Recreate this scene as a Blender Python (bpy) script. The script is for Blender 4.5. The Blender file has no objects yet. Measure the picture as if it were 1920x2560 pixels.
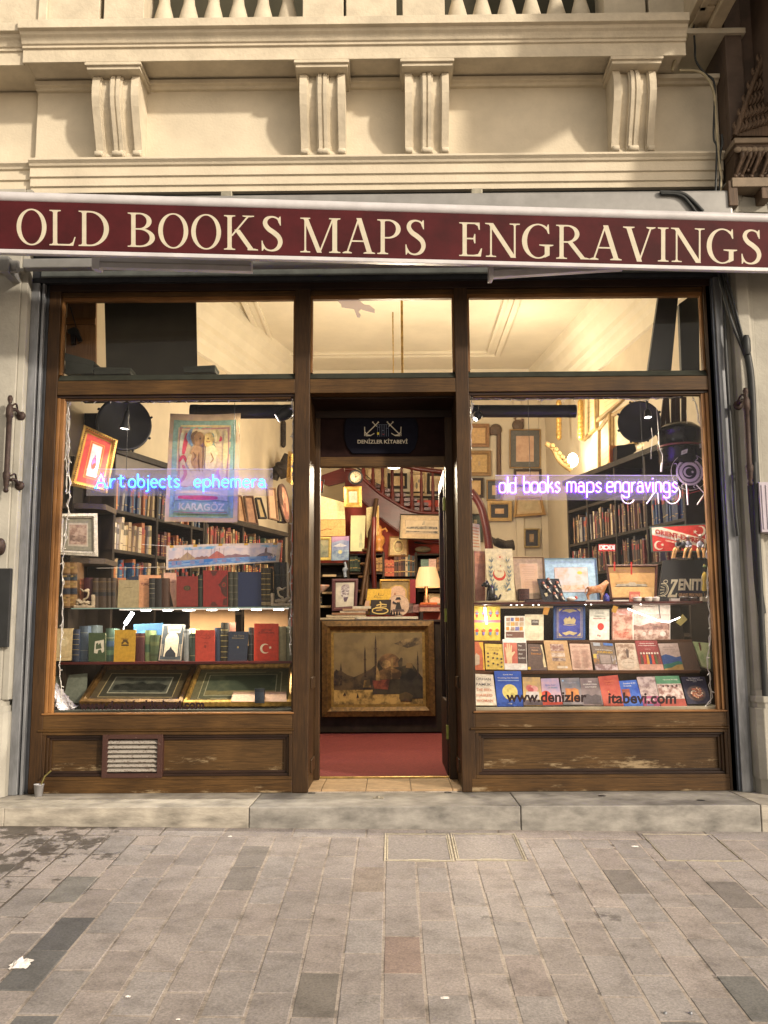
import bpy, math, random
from mathutils import Vector, Matrix
rnd = random.Random(11)
sc = bpy.context.scene
COL = sc.collection
R = math.radians

# ------------------------------------------------------------------ camera
CX, CD, CH = 0.0,6.6,1.148
FPX, PW, PH = 2350.0,1920.0,2560.0
PITCH, YAW, ROLL = math.atan(325 / 2350.0),0.0085,0.006
_Rm = Matrix.Rotation(YAW, 3,'Z') @ Matrix.Rotation(PITCH, 3,'X')
FW = _Rm @ Vector((0,1,0)); _r0 = _Rm @ Vector((1,0,0)); _u0 = _Rm @ Vector((0,0,1))
RT = _r0 * math.cos(ROLL) - _u0 * math.sin(ROLL)
UP = _u0 * math.cos(ROLL) + _r0 * math.sin(ROLL)
CAMP = Vector((CX, -CD, CH))
cd = bpy.data.cameras.new('camera'); cam = bpy.data.objects.new('camera', cd); COL.objects.link(cam)
cd.sensor_fit = 'HORIZONTAL'; cd.sensor_width = 36.0; cd.lens = 36.0 * FPX / PW
cd.clip_start = 0.05; cd.clip_end = 400
cam.matrix_world = Matrix(((RT.x, UP.x, -FW.x, CAMP.x),(RT.y, UP.y, -FW.y, CAMP.y),(RT.z, UP.z, -FW.z, CAMP.z),(0,0,0,1)))
sc.camera = cam

# ------------------------------------------------------------------ sky, key light, exposure
SUN_EL, SUN_AZ = R(24), R(47)          # the street lamp's light comes from the right, in front and above
world = bpy.data.worlds.new('World'); sc.world = world; world.use_nodes = True
wn = world.node_tree; bg = wn.nodes['Background']
sky = wn.nodes.new('ShaderNodeTexSky'); sky.sky_type = 'NISHITA'; sky.sun_disc = False
sky.sun_elevation = SUN_EL; sky.sun_rotation = R(180) - SUN_AZ
hs = wn.nodes.new('ShaderNodeHueSaturation'); hs.inputs['Saturation'].default_value = 0.25
tint = wn.nodes.new('ShaderNodeMixRGB'); tint.blend_type = 'MULTIPLY'; tint.inputs[0].default_value = 1
tint.inputs[2].default_value = (1.0,0.86,0.70,1)
wn.links.new(sky.outputs[0], hs.inputs['Color']); wn.links.new(hs.outputs[0], tint.inputs[1])
wn.links.new(tint.outputs[0], bg.inputs['Color']); bg.inputs['Strength'].default_value = 0.125
sd = bpy.data.lights.new('street_lamp_light','SUN'); sd.energy = 2.15; sd.angle = R(3); sd.color = (1.0,0.87,0.70)
so = bpy.data.objects.new('street_lamp_light', sd); COL.objects.link(so)
_sdir = Vector((-math.sin(SUN_AZ) * math.cos(SUN_EL), math.cos(SUN_AZ) * math.cos(SUN_EL),-math.sin(SUN_EL)))
so.rotation_euler = _sdir.to_track_quat('-Z','Y').to_euler()
vs = sc.view_settings; vs.view_transform = 'Standard'; vs.look = 'None'; vs.gamma = 1; vs.use_curve_mapping = False
vs.exposure = 0.9
cy = sc.cycles
cy.max_bounces = 7; cy.diffuse_bounces = 3; cy.glossy_bounces = 3; cy.transmission_bounces = 5; cy.transparent_max_bounces = 14
cy.caustics_reflective = False; cy.caustics_refractive = False; cy.sample_clamp_indirect = 1.2; cy.sample_clamp_direct = 12; cy.blur_glossy = 2.0
cy.use_denoising = True

# ------------------------------------------------------------------ pixel -> point helpers (design-time measuring)
def ray(x, y):
    return FW + RT * ((x - PW / 2) / FPX) - UP * ((y - PH / 2) / FPX)
def at(x, y, Y):                        # the point of the plane at depth Y that the photograph shows at pixel x, y
    d = ray(x, y); return CAMP + d * ((Y + CD) / d.y)
def gnd(x, y, z=0.0):
    d = ray(x, y); return CAMP + d * ((z - CH) / d.z)
class K:                                # a measuring window of the photograph
    def __init__(s, ox, oy, sx): s.o = (ox, oy, sx)
    def __call__(s, x, y): return (s.o[0] + x / s.o[2], s.o[1] + y / s.o[2])
L3 = K(100,960,2.5136); L4 = K(100,1360,2.5136); R5 = K(1160,960,2.5136); R6 = K(1160,1360,2.5136)
D7 = K(740,960,3.686); D8 = K(740,1460,3.686)
q1 = K(1180,1360,5.027); q2 = K(1480,1360,5.027); q3 = K(1180,1560,5.027); q4 = K(1480,1560,5.027)
q5 = K(140,1400,5.027); q6 = K(420,1400,5.027); q7 = K(1480,1000,5.027); q8 = K(1480,1200,5.027)
v4 = K(1180,1000,5.53); v5 = K(140,980,5.027); v6 = K(440,980,5.184)
S0 = K(0,0,1)

# ------------------------------------------------------------------ materials
def lin(c, k=1.0):
    out = []
    for v in c[:3]:
        v = v / 255.0
        out.append((v / 12.92 if v <= 0.04045 else ((v + 0.055) / 1.055) ** 2.4) * k)
    return tuple(out)
_mc = {}
def nd(nt, t, **kw):
    n = nt.nodes.new(t)
    for k, v in kw.items():
        if k in n.inputs: n.inputs[k].default_value = v
        else: setattr(n, k, v)
    return n
def base(name):
    m = bpy.data.materials.new(name); m.use_nodes = True
    return m, m.node_tree, m.node_tree.nodes['Principled BSDF']
def mat(name, col, rough=0.6, metal=0.0, var=0.25, scale=14.0, bump=0.0, emit=None, es=0.0, stretch=(1,1,1), col2=None, detail=5.0, lo=0.35, hi=0.65, spec=0.4, coat=0.0, bscale=None):
    """plain surface with procedural mottling; col, col2 in linear light"""
    key = name
    if key in _mc: return _mc[key]
    m, nt, b = base(name)
    tc = nd(nt, 'ShaderNodeTexCoord'); mp = nd(nt, 'ShaderNodeMapping'); mp.inputs['Scale'].default_value = stretch
    nt.links.new(tc.outputs['Object'], mp.inputs[0])
    nz = nd(nt, 'ShaderNodeTexNoise', Scale=scale, Detail=detail, Roughness=0.62); nt.links.new(mp.outputs[0], nz.inputs['Vector'])
    rp = nt.nodes.new('ShaderNodeValToRGB'); rp.color_ramp.elements[0].position = lo; rp.color_ramp.elements[1].position = hi
    c2 = col2 if col2 else tuple(v * (1 - var) for v in col)
    rp.color_ramp.elements[0].color = (*c2,1); rp.color_ramp.elements[1].color = (*(col if col2 else tuple(min(.9, v * (1 + var * .45)) for v in col)),1)
    nt.links.new(nz.outputs[0], rp.inputs[0]); nt.links.new(rp.outputs[0], b.inputs['Base Color'])
    b.inputs['Roughness'].default_value = rough; b.inputs['Metallic'].default_value = metal
    b.inputs['Specular IOR Level'].default_value = spec; b.inputs['Coat Weight'].default_value = coat
    if bump:
        bp = nd(nt, 'ShaderNodeBump', Strength=bump, Distance=0.01)
        if bscale:
            n2 = nd(nt, 'ShaderNodeTexNoise', Scale=bscale, Detail=4.0); nt.links.new(mp.outputs[0], n2.inputs['Vector']); nt.links.new(n2.outputs[0], bp.inputs['Height'])
        else: nt.links.new(nz.outputs[0], bp.inputs['Height'])
        nt.links.new(bp.outputs[0], b.inputs['Normal'])
    if emit:
        b.inputs['Emission Color'].default_value = (*emit, 1); b.inputs['Emission Strength'].default_value = es
    _mc[key] = m; return m
def C(r, g, b, rough=0.6, k=0.85):      # a paint, cloth or paper of this picture colour
    return mat('paint_%d_%d_%d' % (r, g, b) + ('' if rough == 0.6 else '_gloss%d' % (rough * 100)), lin((r, g, b), k), rough, var=0.22, scale=40)
def mott(c1, c2, scale=18, lo=.42, hi=.58, rough=.55, stretch=(1,1,1)):   # an engraving, photograph or map: two inks mottled
    n = 'print_%d_%d_%d_%d_%d_%d_%g_%g' % (*c1, *c2, scale, stretch[2])
    return mat(n, lin(c1,.85), rough, col2=lin(c2,.85), scale=scale, lo=lo, hi=hi, detail=7, stretch=stretch)
def glow(name, col, s):
    if name in _mc: return _mc[name]
    m, nt, b = base(name); b.inputs['Base Color'].default_value = (*[min(1, v) for v in col],1)
    b.inputs['Emission Color'].default_value = (*col, 1); b.inputs['Emission Strength'].default_value = s
    _mc[name] = m; return m
def glass(name, tintc=(1,1,1), refl=1.0, rough=0.02, dirt=0.0):
    if name in _mc: return _mc[name]
    m = bpy.data.materials.new(name); m.use_nodes = True; nt = m.node_tree; nt.nodes.clear()
    out = nd(nt, 'ShaderNodeOutputMaterial'); tr = nd(nt, 'ShaderNodeBsdfTransparent'); tr.inputs[0].default_value = (*tintc, 1)
    gl = nd(nt, 'ShaderNodeBsdfGlossy', Roughness=rough); fr = nd(nt, 'ShaderNodeFresnel', IOR=1.45)
    mu = nd(nt, 'ShaderNodeMath', operation='MULTIPLY'); mu.inputs[1].default_value = refl; nt.links.new(fr.outputs[0], mu.inputs[0])
    mx = nd(nt, 'ShaderNodeMixShader'); nt.links.new(mu.outputs[0], mx.inputs[0]); nt.links.new(tr.outputs[0], mx.inputs[1]); nt.links.new(gl.outputs[0], mx.inputs[2])
    last = mx
    if dirt:
        df = nd(nt, 'ShaderNodeBsdfDiffuse'); df.inputs[0].default_value = (.75,.72,.78,1)
        tl = nd(nt, 'ShaderNodeBsdfTranslucent'); tl.inputs[0].default_value = (.75,.72,.78,1)
        a = nd(nt, 'ShaderNodeMixShader'); a.inputs[0].default_value = .4; nt.links.new(df.outputs[0], a.inputs[1]); nt.links.new(tl.outputs[0], a.inputs[2])
        m2 = nd(nt, 'ShaderNodeMixShader'); m2.inputs[0].default_value = dirt; nt.links.new(mx.outputs[0], m2.inputs[1]); nt.links.new(a.outputs[0], m2.inputs[2]); last = m2
    nt.links.new(last.outputs[0], out.inputs[0]); _mc[name] = m; return m

def wood(name, c1, c2, axis, rough=0.52, wear=0.0, scale=5.0):
    """varnished timber, grain along axis; wear leaves bleached patches"""
    if name in _mc: return _mc[name]
    m, nt, b = base(name)
    tc = nd(nt, 'ShaderNodeTexCoord'); mp = nd(nt, 'ShaderNodeMapping')
    s = [22.0,22.0,22.0]; s['xyz'.index(axis)] = 1.1; mp.inputs['Scale'].default_value = s
    nt.links.new(tc.outputs['Object'], mp.inputs[0])
    nz = nd(nt, 'ShaderNodeTexNoise', Scale=scale, Detail=8.0, Roughness=0.68, Distortion=0.4); nt.links.new(mp.outputs[0], nz.inputs['Vector'])
    rp = nt.nodes.new('ShaderNodeValToRGB'); rp.color_ramp.elements[0].position = .32; rp.color_ramp.elements[1].position = .70
    rp.color_ramp.elements[0].color = (*c1,1); rp.color_ramp.elements[1].color = (*c2,1); nt.links.new(nz.outputs[0], rp.inputs[0])
    big = nd(nt, 'ShaderNodeTexNoise', Scale=2.3, Detail=3.0); nt.links.new(tc.outputs['Object'], big.inputs['Vector'])
    br = nt.nodes.new('ShaderNodeValToRGB'); br.color_ramp.elements[0].position = .3; br.color_ramp.elements[0].color = (.38,.35,.32,1); br.color_ramp.elements[1].position = .7; br.color_ramp.elements[1].color = (.92,.90,.84,1)
    nt.links.new(big.outputs[0], br.inputs[0])
    mx = nd(nt, 'ShaderNodeMixRGB', blend_type='MULTIPLY'); mx.inputs[0].default_value = 1; nt.links.new(rp.outputs[0], mx.inputs[1]); nt.links.new(br.outputs[0], mx.inputs[2])
    col = mx.outputs[0]
    if wear:
        sp = nd(nt, 'ShaderNodeMapping'); ss = [9.0,9.0,9.0]; ss['xyz'.index(axis)] = 2.2; sp.inputs['Scale'].default_value = ss; nt.links.new(tc.outputs['Object'], sp.inputs[0])
        wz = nd(nt, 'ShaderNodeTexNoise', Scale=1.3, Detail=9.0, Roughness=0.75); nt.links.new(sp.outputs[0], wz.inputs['Vector'])
        sep = nd(nt, 'ShaderNodeSeparateXYZ'); nt.links.new(tc.outputs['Generated'], sep.inputs[0])
        dn = nd(nt, 'ShaderNodeMath', operation='MULTIPLY_ADD'); dn.inputs[1].default_value = -0.26; dn.inputs[2].default_value = 0.10; nt.links.new(sep.outputs[2], dn.inputs[0])
        ad = nd(nt, 'ShaderNodeMath', operation='ADD'); nt.links.new(wz.outputs[0], ad.inputs[0]); nt.links.new(dn.outputs[0], ad.inputs[1])
        wr = nt.nodes.new('ShaderNodeValToRGB'); wr.color_ramp.elements[0].position = .60 - .06 * wear; wr.color_ramp.elements[1].position = .70 - .06 * wear; nt.links.new(ad.outputs[0], wr.inputs[0])
        wm = nd(nt, 'ShaderNodeMixRGB'); wm.inputs[2].default_value = (.27,.20,.115,1); nt.links.new(wr.outputs[0], wm.inputs[0]); nt.links.new(col, wm.inputs[1]); col = wm.outputs[0]
    nt.links.new(col, b.inputs['Base Color']); b.inputs['Roughness'].default_value = rough; b.inputs['Specular IOR Level'].default_value = .25
    bp = nd(nt, 'ShaderNodeBump', Strength=.25, Distance=.004); nt.links.new(nz.outputs[0], bp.inputs['Height']); nt.links.new(bp.outputs[0], b.inputs['Normal'])
    _mc[name] = m; return m

# ------------------------------------------------------------------ mesh builder
class MB:
    def __init__(s): s.v = []; s.f = []; s.m = []; s.sm = []; s.mats = []
    def mi(s, m):
        if m not in s.mats: s.mats.append(m)
        return s.mats.index(m)
    def add(s, vs_, fs, m, smooth=False):
        o = len(s.v); s.v += [tuple(p) for p in vs_]; i = s.mi(m)
        for f in fs: s.f.append(tuple(o + k for k in f)); s.m.append(i); s.sm.append(smooth)
        return s
    def box(s, x0, x1, y0, y1, z0, z1, m):
        p = [(x, y, z) for x in (x0, x1) for y in (y0, y1) for z in (z0, z1)]
        return s.add(p, [(0,1,3,2),(4,6,7,5),(0,4,5,1),(2,3,7,6),(0,2,6,4),(1,5,7,3)], m)
    def hexa(s, p, m):                  # p: front bl br tr tl, back bl br tr tl
        return s.add(p, [(0,1,2,3),(7,6,5,4),(0,4,5,1),(3,2,6,7),(0,3,7,4),(1,5,6,2)], m)
    def poly(s, pts, m): return s.add(pts, [tuple(range(len(pts)))], m)
    def plate(s, pts, n, t, m):         # a flat outline given thickness t along n
        n = Vector(n) * t; a = [Vector(p) for p in pts]; b = [p + n for p in a]; k = len(a)
        fs = [tuple(range(k)), tuple(range(2 * k - 1, k - 1,-1))] + [(i, i + k, (i + 1) % k + k, (i + 1) % k) for i in range(k)]
        return s.add(a + b, fs, m)
    def ext(s, prof, ax, a0, a1, m, smooth=False, closed=True):   # prof in the two other axes
        def P(u, v, a): return {'x': (a, u, v),'y': (u, a, v),'z': (u, v, a)}[ax]
        k = len(prof); vs_ = [P(u, v, a0) for u, v in prof] + [P(u, v, a1) for u, v in prof]
        fs = [(i, (i + 1) % k, (i + 1) % k + k, i + k) for i in range(k if closed else k - 1)]
        s.add(vs_, fs, m, smooth)
        if closed: s.add(vs_[:k],[tuple(range(k))], m); s.add(vs_[k:],[tuple(range(k))], m)
        return s
    def tube(s, pts, r, m, n=6, closed=False, caps=True):
        pts = [Vector(p) for p in pts]; k = len(pts); rr = r if isinstance(r, (list, tuple)) else [r] * k
        vs_ = []; ref = None
        for i, p in enumerate(pts):
            if closed: t = pts[(i + 1) % k] - pts[i - 1]
            else: t = pts[min(i + 1, k - 1)] - pts[max(i - 1,0)]
            if t.length < 1e-9: t = Vector((0,0,1))
            t.normalize()
            if ref is None: ref = Vector((0,0,1)) if abs(t.z) < .9 else Vector((1,0,0))
            a = (ref - t * ref.dot(t))
            if a.length < 1e-6: a = t.orthogonal()
            a.normalize(); b = t.cross(a); ref = a
            for j in range(n):
                w = 2 * math.pi * j / n; vs_.append(p + (a * math.cos(w) + b * math.sin(w)) * rr[i])
        fs = []
        for i in range(k if closed else k - 1):
            for j in range(n):
                i2 = (i + 1) % k; fs.append((i * n + j, i * n + (j + 1) % n, i2 * n + (j + 1) % n, i2 * n + j))
        s.add(vs_, fs, m, True)
        if caps and not closed: s.add(vs_[:n],[tuple(range(n - 1,-1,-1))], m); s.add(vs_[-n:],[tuple(range(n))], m)
        return s
    def lathe(s, prof, c, m, n=16, ax=(0,0,1), caps=True, seg=None):
        ax = Vector(ax).normalized(); a = ax.orthogonal().normalized(); b = ax.cross(a); c = Vector(c); vs_ = []
        for r, h in prof:
            for j in range(n):
                w = 2 * math.pi * (j + .5) / n; vs_.append(c + ax * h + (a * math.cos(w) + b * math.sin(w)) * r)
        k = len(prof); fs = [(i * n + j, i * n + (j + 1) % n, (i + 1) * n + (j + 1) % n, (i + 1) * n + j) for i in range(k - 1) for j in range(n)]
        s.add(vs_, fs, m, True)
        if caps:
            if prof[0][0] > 1e-5: s.add(vs_[:n],[tuple(range(n - 1,-1,-1))], m)
            if prof[-1][0] > 1e-5: s.add(vs_[-n:],[tuple(range(n))], m)
        return s
    def ell(s, c, r, m, n=12, k=7):
        c = Vector(c); r = r if isinstance(r, (tuple, list)) else (r, r, r); vs_ = []; fs = []
        for i in range(k + 1):
            a = math.pi * i / k
            for j in range(n):
                w = 2 * math.pi * j / n; vs_.append((c.x + r[0] * math.sin(a) * math.cos(w), c.y + r[1] * math.sin(a) * math.sin(w), c.z - r[2] * math.cos(a)))
        for i in range(k):
            for j in range(n): fs.append((i * n + j, i * n + (j + 1) % n, (i + 1) * n + (j + 1) % n, (i + 1) * n + j))
        return s.add(vs_, fs, m, True)
    def obj(s, name, parent=None, origin=(0,0,0), bevel=0.0, seg=2):
        me = bpy.data.meshes.new(name); o = Vector(origin)
        me.from_pydata([tuple(Vector(p) - o) for p in s.v],[], s.f)
        for m in s.mats: me.materials.append(m)
        me.polygons.foreach_set('material_index', s.m); me.polygons.foreach_set('use_smooth', s.sm); me.update()
        ob = bpy.data.objects.new(name, me); COL.objects.link(ob)
        if parent: ob.parent = parent
        if bevel:
            bv = ob.modifiers.new('edge_wear','BEVEL'); bv.width = bevel; bv.segments = seg; bv.limit_method = 'ANGLE'; bv.angle_limit = R(40)
        return ob
def tag(o, label=None, cat=None, group=None, kind=None):
    if label: o['label'] = label
    if cat: o['category'] = cat
    if group: o['group'] = group
    if kind: o['kind'] = kind
    return o
class T:                                # a thing: an Empty at its base that parents its parts
    def __init__(s, name, label, cat, loc, group=None, kind=None):
        s.o = bpy.data.objects.new(name, None); COL.objects.link(s.o); s.loc = Vector(loc); s.o.location = s.loc
        s.o.empty_display_size = .05
        tag(s.o, label, cat, group, kind)
    def part(s, name, mb, parent=None, label=None, bevel=0.0, seg=2):
        ob = mb.obj(name, parent or s.o, s.loc, bevel, seg)
        if label: ob['label'] = label
        return ob
def single(name, label, cat, mb, loc, group=None, bevel=0.0):
    o = mb.obj(name, None, loc, bevel); o.location = loc; return tag(o, label, cat, group)

# ------------------------------------------------------------------ writing
_tm = {}
def textmesh(s_, bold=0.0, sp=1.0):
    k = (s_, bold, sp)
    if k in _tm: return _tm[k]
    cu = bpy.data.curves.new('lettering','FONT'); cu.body = s_; cu.size = 1; cu.offset = bold; cu.space_character = sp; cu.resolution_u = 3; cu.fill_mode = 'FRONT'
    ob = bpy.data.objects.new('lettering', cu); COL.objects.link(ob)
    dg = bpy.context.evaluated_depsgraph_get(); me = bpy.data.meshes.new_from_object(ob.evaluated_get(dg))
    vs_ = [(v.co.x, v.co.y) for v in me.vertices]; fs = [tuple(p.vertices) for p in me.polygons]
    bpy.data.objects.remove(ob); bpy.data.curves.remove(cu); bpy.data.meshes.remove(me)
    if not vs_: vs_ = [(0,0)]
    x0 = min(v[0] for v in vs_); x1 = max(v[0] for v in vs_); y1 = max(v[1] for v in vs_)
    _tm[k] = ([(x - x0, y) for x, y in vs_], fs, x1 - x0, y1); return _tm[k]
def arc(cx, cy_, rx, ry, a0, a1, n=10, e=2.0):
    out = []
    for i in range(n + 1):
        a = R(a0 + (a1 - a0) * i / n); c, s_ = math.cos(a), math.sin(a)
        out.append((cx + rx * math.copysign(abs(c) ** (2 / e), c), cy_ + ry * math.copysign(abs(s_) ** (2 / e), s_)))
    return out
def spline(pts, n=6):
    out = []; k = len(pts)
    for i in range(k - 1):
        p0, p1, p2, p3 = pts[max(i - 1,0)], pts[i], pts[i + 1], pts[min(i + 2, k - 1)]
        for j in range(n):
            t = j / n
            out.append(tuple(.5 * (2 * b + (c - a) * t + (2 * a - 5 * b + 4 * c - d) * t * t + (3 * b - a - 3 * c + d) * t ** 3) for a, b, c, d in zip(p0, p1, p2, p3)))
    out.append(tuple(pts[-1])); return out
# ------------------------------------------------------------------ flat things: a measured quad with its own distance, size and thickness
def M_(m): return C(*m) if isinstance(m, tuple) else m
class Q:
    def __init__(s, pts, Y):            # bl br tr tl (photo pixels), Y one depth or four
        ys = Y if isinstance(Y, (tuple, list)) else [Y] * 4
        s.p = [at(p[0], p[1], y) for p, y in zip(pts, ys)]; s.fin()
    def fin(s):
        a, b, c, d = s.p; s.n = (b - a).cross(d - a).normalized()
        if s.n.y > 0: s.n = -s.n
        s.W = ((b - a).length + (c - d).length) / 2; s.H = ((d - a).length + (c - b).length) / 2
        s.base = (a + b) / 2
    def P(s, u, v, w=0.0):
        a, b, c, d = s.p; return (a * (1 - u) + b * u) * (1 - v) + (d * (1 - u) + c * u) * v + s.n * w
    def sub(s, mu, mv=None):            # an inner quad, margins in metres
        mv = mu if mv is None else mv; u, v = mu / s.W, mv / s.H
        r = Q.__new__(Q); r.p = [s.P(u, v), s.P(1 - u, v), s.P(1 - u, 1 - v), s.P(u, 1 - v)]; r.fin(); return r
    def slab(s, mb, m, w0, w1, u0=0, u1=1, v0=0, v1=1):   # between two offsets along the normal
        f = [s.P(u0, v0, w1), s.P(u1, v0, w1), s.P(u1, v1, w1), s.P(u0, v1, w1)]; b = [s.P(u0, v0, w0), s.P(u1, v0, w0), s.P(u1, v1, w0), s.P(u0, v1, w0)]
        return mb.hexa(f + b, m)
def qrect(x0, y0, x1, y1, k=S0): return [k(x0, y1), k(x1, y1), k(x1, y0), k(x0, y0)]
def qset(k, *pts): return [k(*p) for p in pts]
STEP = 0.0004
def art(mb, q, shapes, w=0.0):
    asp = q.H / q.W
    for s in shapes:
        w += STEP; k = s[0]
        if k == 'r': mb.poly([q.P(s[1], s[2], w), q.P(s[3], s[2], w), q.P(s[3], s[4], w), q.P(s[1], s[4], w)], M_(s[5]))
        elif k == 'e':
            n = s[6] if len(s) > 6 else 20
            mb.poly([q.P(s[1] + s[3] * math.cos(2 * math.pi * i / n), s[2] + s[4] * math.sin(2 * math.pi * i / n), w) for i in range(n)], M_(s[5]))
        elif k == 'p': mb.poly([q.P(u, v, w) for u, v in s[1]], M_(s[2]))
        elif k == 'l':
            pts = s[1]; hw = s[2] / 2; vs_ = []
            for i, p in enumerate(pts):
                a = pts[max(i - 1,0)]; b = pts[min(i + 1, len(pts) - 1)]; dx, dy = (b[0] - a[0]),(b[1] - a[1]) * asp; l = math.hypot(dx, dy) or 1
                nx, ny = -dy / l * hw, dx / l * hw / asp; vs_ += [q.P(p[0] + nx, p[1] + ny, w), q.P(p[0] - nx, p[1] - ny, w)]
            mb.add(vs_, [(2 * i, 2 * i + 1,2 * i + 3,2 * i + 2) for i in range(len(pts) - 1)], M_(s[3]))
        elif k == 'c':                  # crescent opening to the angle s[5]
            u, v, r, m, ang = s[1:6]; ca, sa = math.cos(R(ang)), math.sin(R(ang)); o = []
            for i in range(25): a = R(40 + 280 * i / 24); o.append((math.cos(a), math.sin(a)))
            i_ = [(.25 + .80 * math.cos(R(-52.5 - (360 - 105) * j / 24 + 360)),.80 * math.sin(R(-52.5 - (360 - 105) * j / 24 + 360))) for j in range(25)]
            i_[0] = o[-1]; i_[-1] = o[0]
            i_ = i_[::-1]; vs_ = []
            for x, y in o + i_: vs_.append(q.P(u + r * (x * ca - y * sa), v + r * (x * sa + y * ca) / asp, w))
            mb.add(vs_, [(j, j + 1,25 + j + 1,25 + j) for j in range(24)], M_(m))
        elif k == 's':
            u, v, r, m = s[1:5]; rot = s[5] if len(s) > 5 else 90
            pts = [((r if j % 2 == 0 else r * .4) * math.cos(R(rot + 36 * j)),(r if j % 2 == 0 else r * .4) * math.sin(R(rot + 36 * j))) for j in range(10)]
            c0 = q.P(u, v, w); vs_ = [c0] + [q.P(u + x, v + y / asp, w) for x, y in pts]
            mb.add(vs_, [(0,1 + j, 1 + (j + 1) % 10) for j in range(10)], M_(m))
        elif k == 't':                  # text, u, v(baseline), h(cap height as part of H), colour, align, max width
            tx, u, v, h, m = s[1:6]; al = s[6] if len(s) > 6 else 'c'; mw = s[7] if len(s) > 7 else None; bold = s[8] if len(s) > 8 else .012
            vs2, fs, tw, th = textmesh(tx, bold); hh = h * q.H / .70; ww = tw * hh / q.W; sx = 1.0
            if mw and ww > mw: sx = mw / ww
            if mw and al == 'f': sx = mw / ww
            x0 = {'c': u - ww * sx / 2,'l': u, 'r': u - ww * sx, 'f': u - ww * sx / 2}[al]
            mb.add([q.P(x0 + x * hh / q.W * sx, v + y * hh / q.H, w) for x, y in vs2], fs, M_(m))
    return w
def lines(u0, u1, v0, v1, n, h, col, jag=.3, seed=1):      # rows of print too small to read in the photograph
    r_ = random.Random(seed); o = []
    for i in range(n):
        v = v1 - (v1 - v0) * (i + .5) / n; a = u0 + (u1 - u0) * jag * .5 * r_.random(); b = u1 - (u1 - u0) * jag * .5 * r_.random(); o.append(('r', a, v - h / 2, b, v + h / 2, col))
    return o
PAGES = lambda: mat('page_edges', lin((226,210,176),.8),.8, var=.3, scale=90, stretch=(1,1,6))
def book(label, pts, Y, col, shapes=(), t=.022, group=None, name='book', rough=.5, spine=None):
    """front cover measured as a quad; boards, spine and pages behind it"""
    q = Q(pts, Y); b = T(name, label, 'book', q.base, group)
    m = M_(col); sp = M_(spine) if spine else m; mb = MB(); bt = min(.003, t * .2)
    q.slab(mb, m, -bt, 0); q.slab(mb, m, -t, -t + bt)
    e = .0035 / q.W; q.slab(mb, sp, -t + bt, -bt, 0, e)
    art(mb, q, shapes)
    b.part('cover', mb)
    pg = MB(); q.slab(pg, PAGES(),-t + bt, -bt, e, 1 - .004 / q.W, .003 / q.H, 1 - .004 / q.H); b.part('pages', pg)
    return b
def spine_book(label, x0, x1, ytop, ybot, Y, col, bands=(), k=S0, depth=.15, group=None, lab=None, raised=0, ribcol=None):
    """a book standing spine out"""
    q = Q(qrect(x0, ytop, x1, ybot, k), Y); b = T('book', label, 'book', q.base, group); mb = MB(); m = M_(col)
    bt = min(.003, q.W * .15); e = bt / q.W; n = 5                 # a slightly rounded spine
    for i in range(n):
        u0, u1 = i / n, (i + 1) / n; r0 = .006 * math.sin(math.pi * u0); r1 = .006 * math.sin(math.pi * u1)
        mb.hexa([q.P(u0,0, r0), q.P(u1,0, r1), q.P(u1,1, r1), q.P(u0,1, r0), q.P(u0,0,-.002), q.P(u1,0,-.002), q.P(u1,1,-.002), q.P(u0,1,-.002)], m)
    q.slab(mb, m, -depth, -.002,0, e); q.slab(mb, m, -depth, -.002,1 - e, 1)
    def band(v0, v1, mm, out):
        mm = M_(mm)
        for i in range(n):
            u0, u1 = i / n, (i + 1) / n; r0 = .006 * math.sin(math.pi * u0) + out; r1 = .006 * math.sin(math.pi * u1) + out
            mb.hexa([q.P(u0, v0, r0), q.P(u1, v0, r1), q.P(u1, v1, r1), q.P(u0, v1, r0), q.P(u0, v0,0), q.P(u1, v0,0), q.P(u1, v1,0), q.P(u0, v1,0)], mm)
    for v0, v1, mm in bands: band(v0, v1, mm, .0012)
    for i in range(raised): v = (i + 1) / (raised + 1); band(v - .008, v + .008, ribcol or col, .0028)
    b.part('cover', mb); pg = MB(); q.slab(pg, PAGES(),-depth + .004,-.003, e, 1 - e, .003 / q.H, 1 - .004 / q.H); b.part('pages', pg); return b
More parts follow.
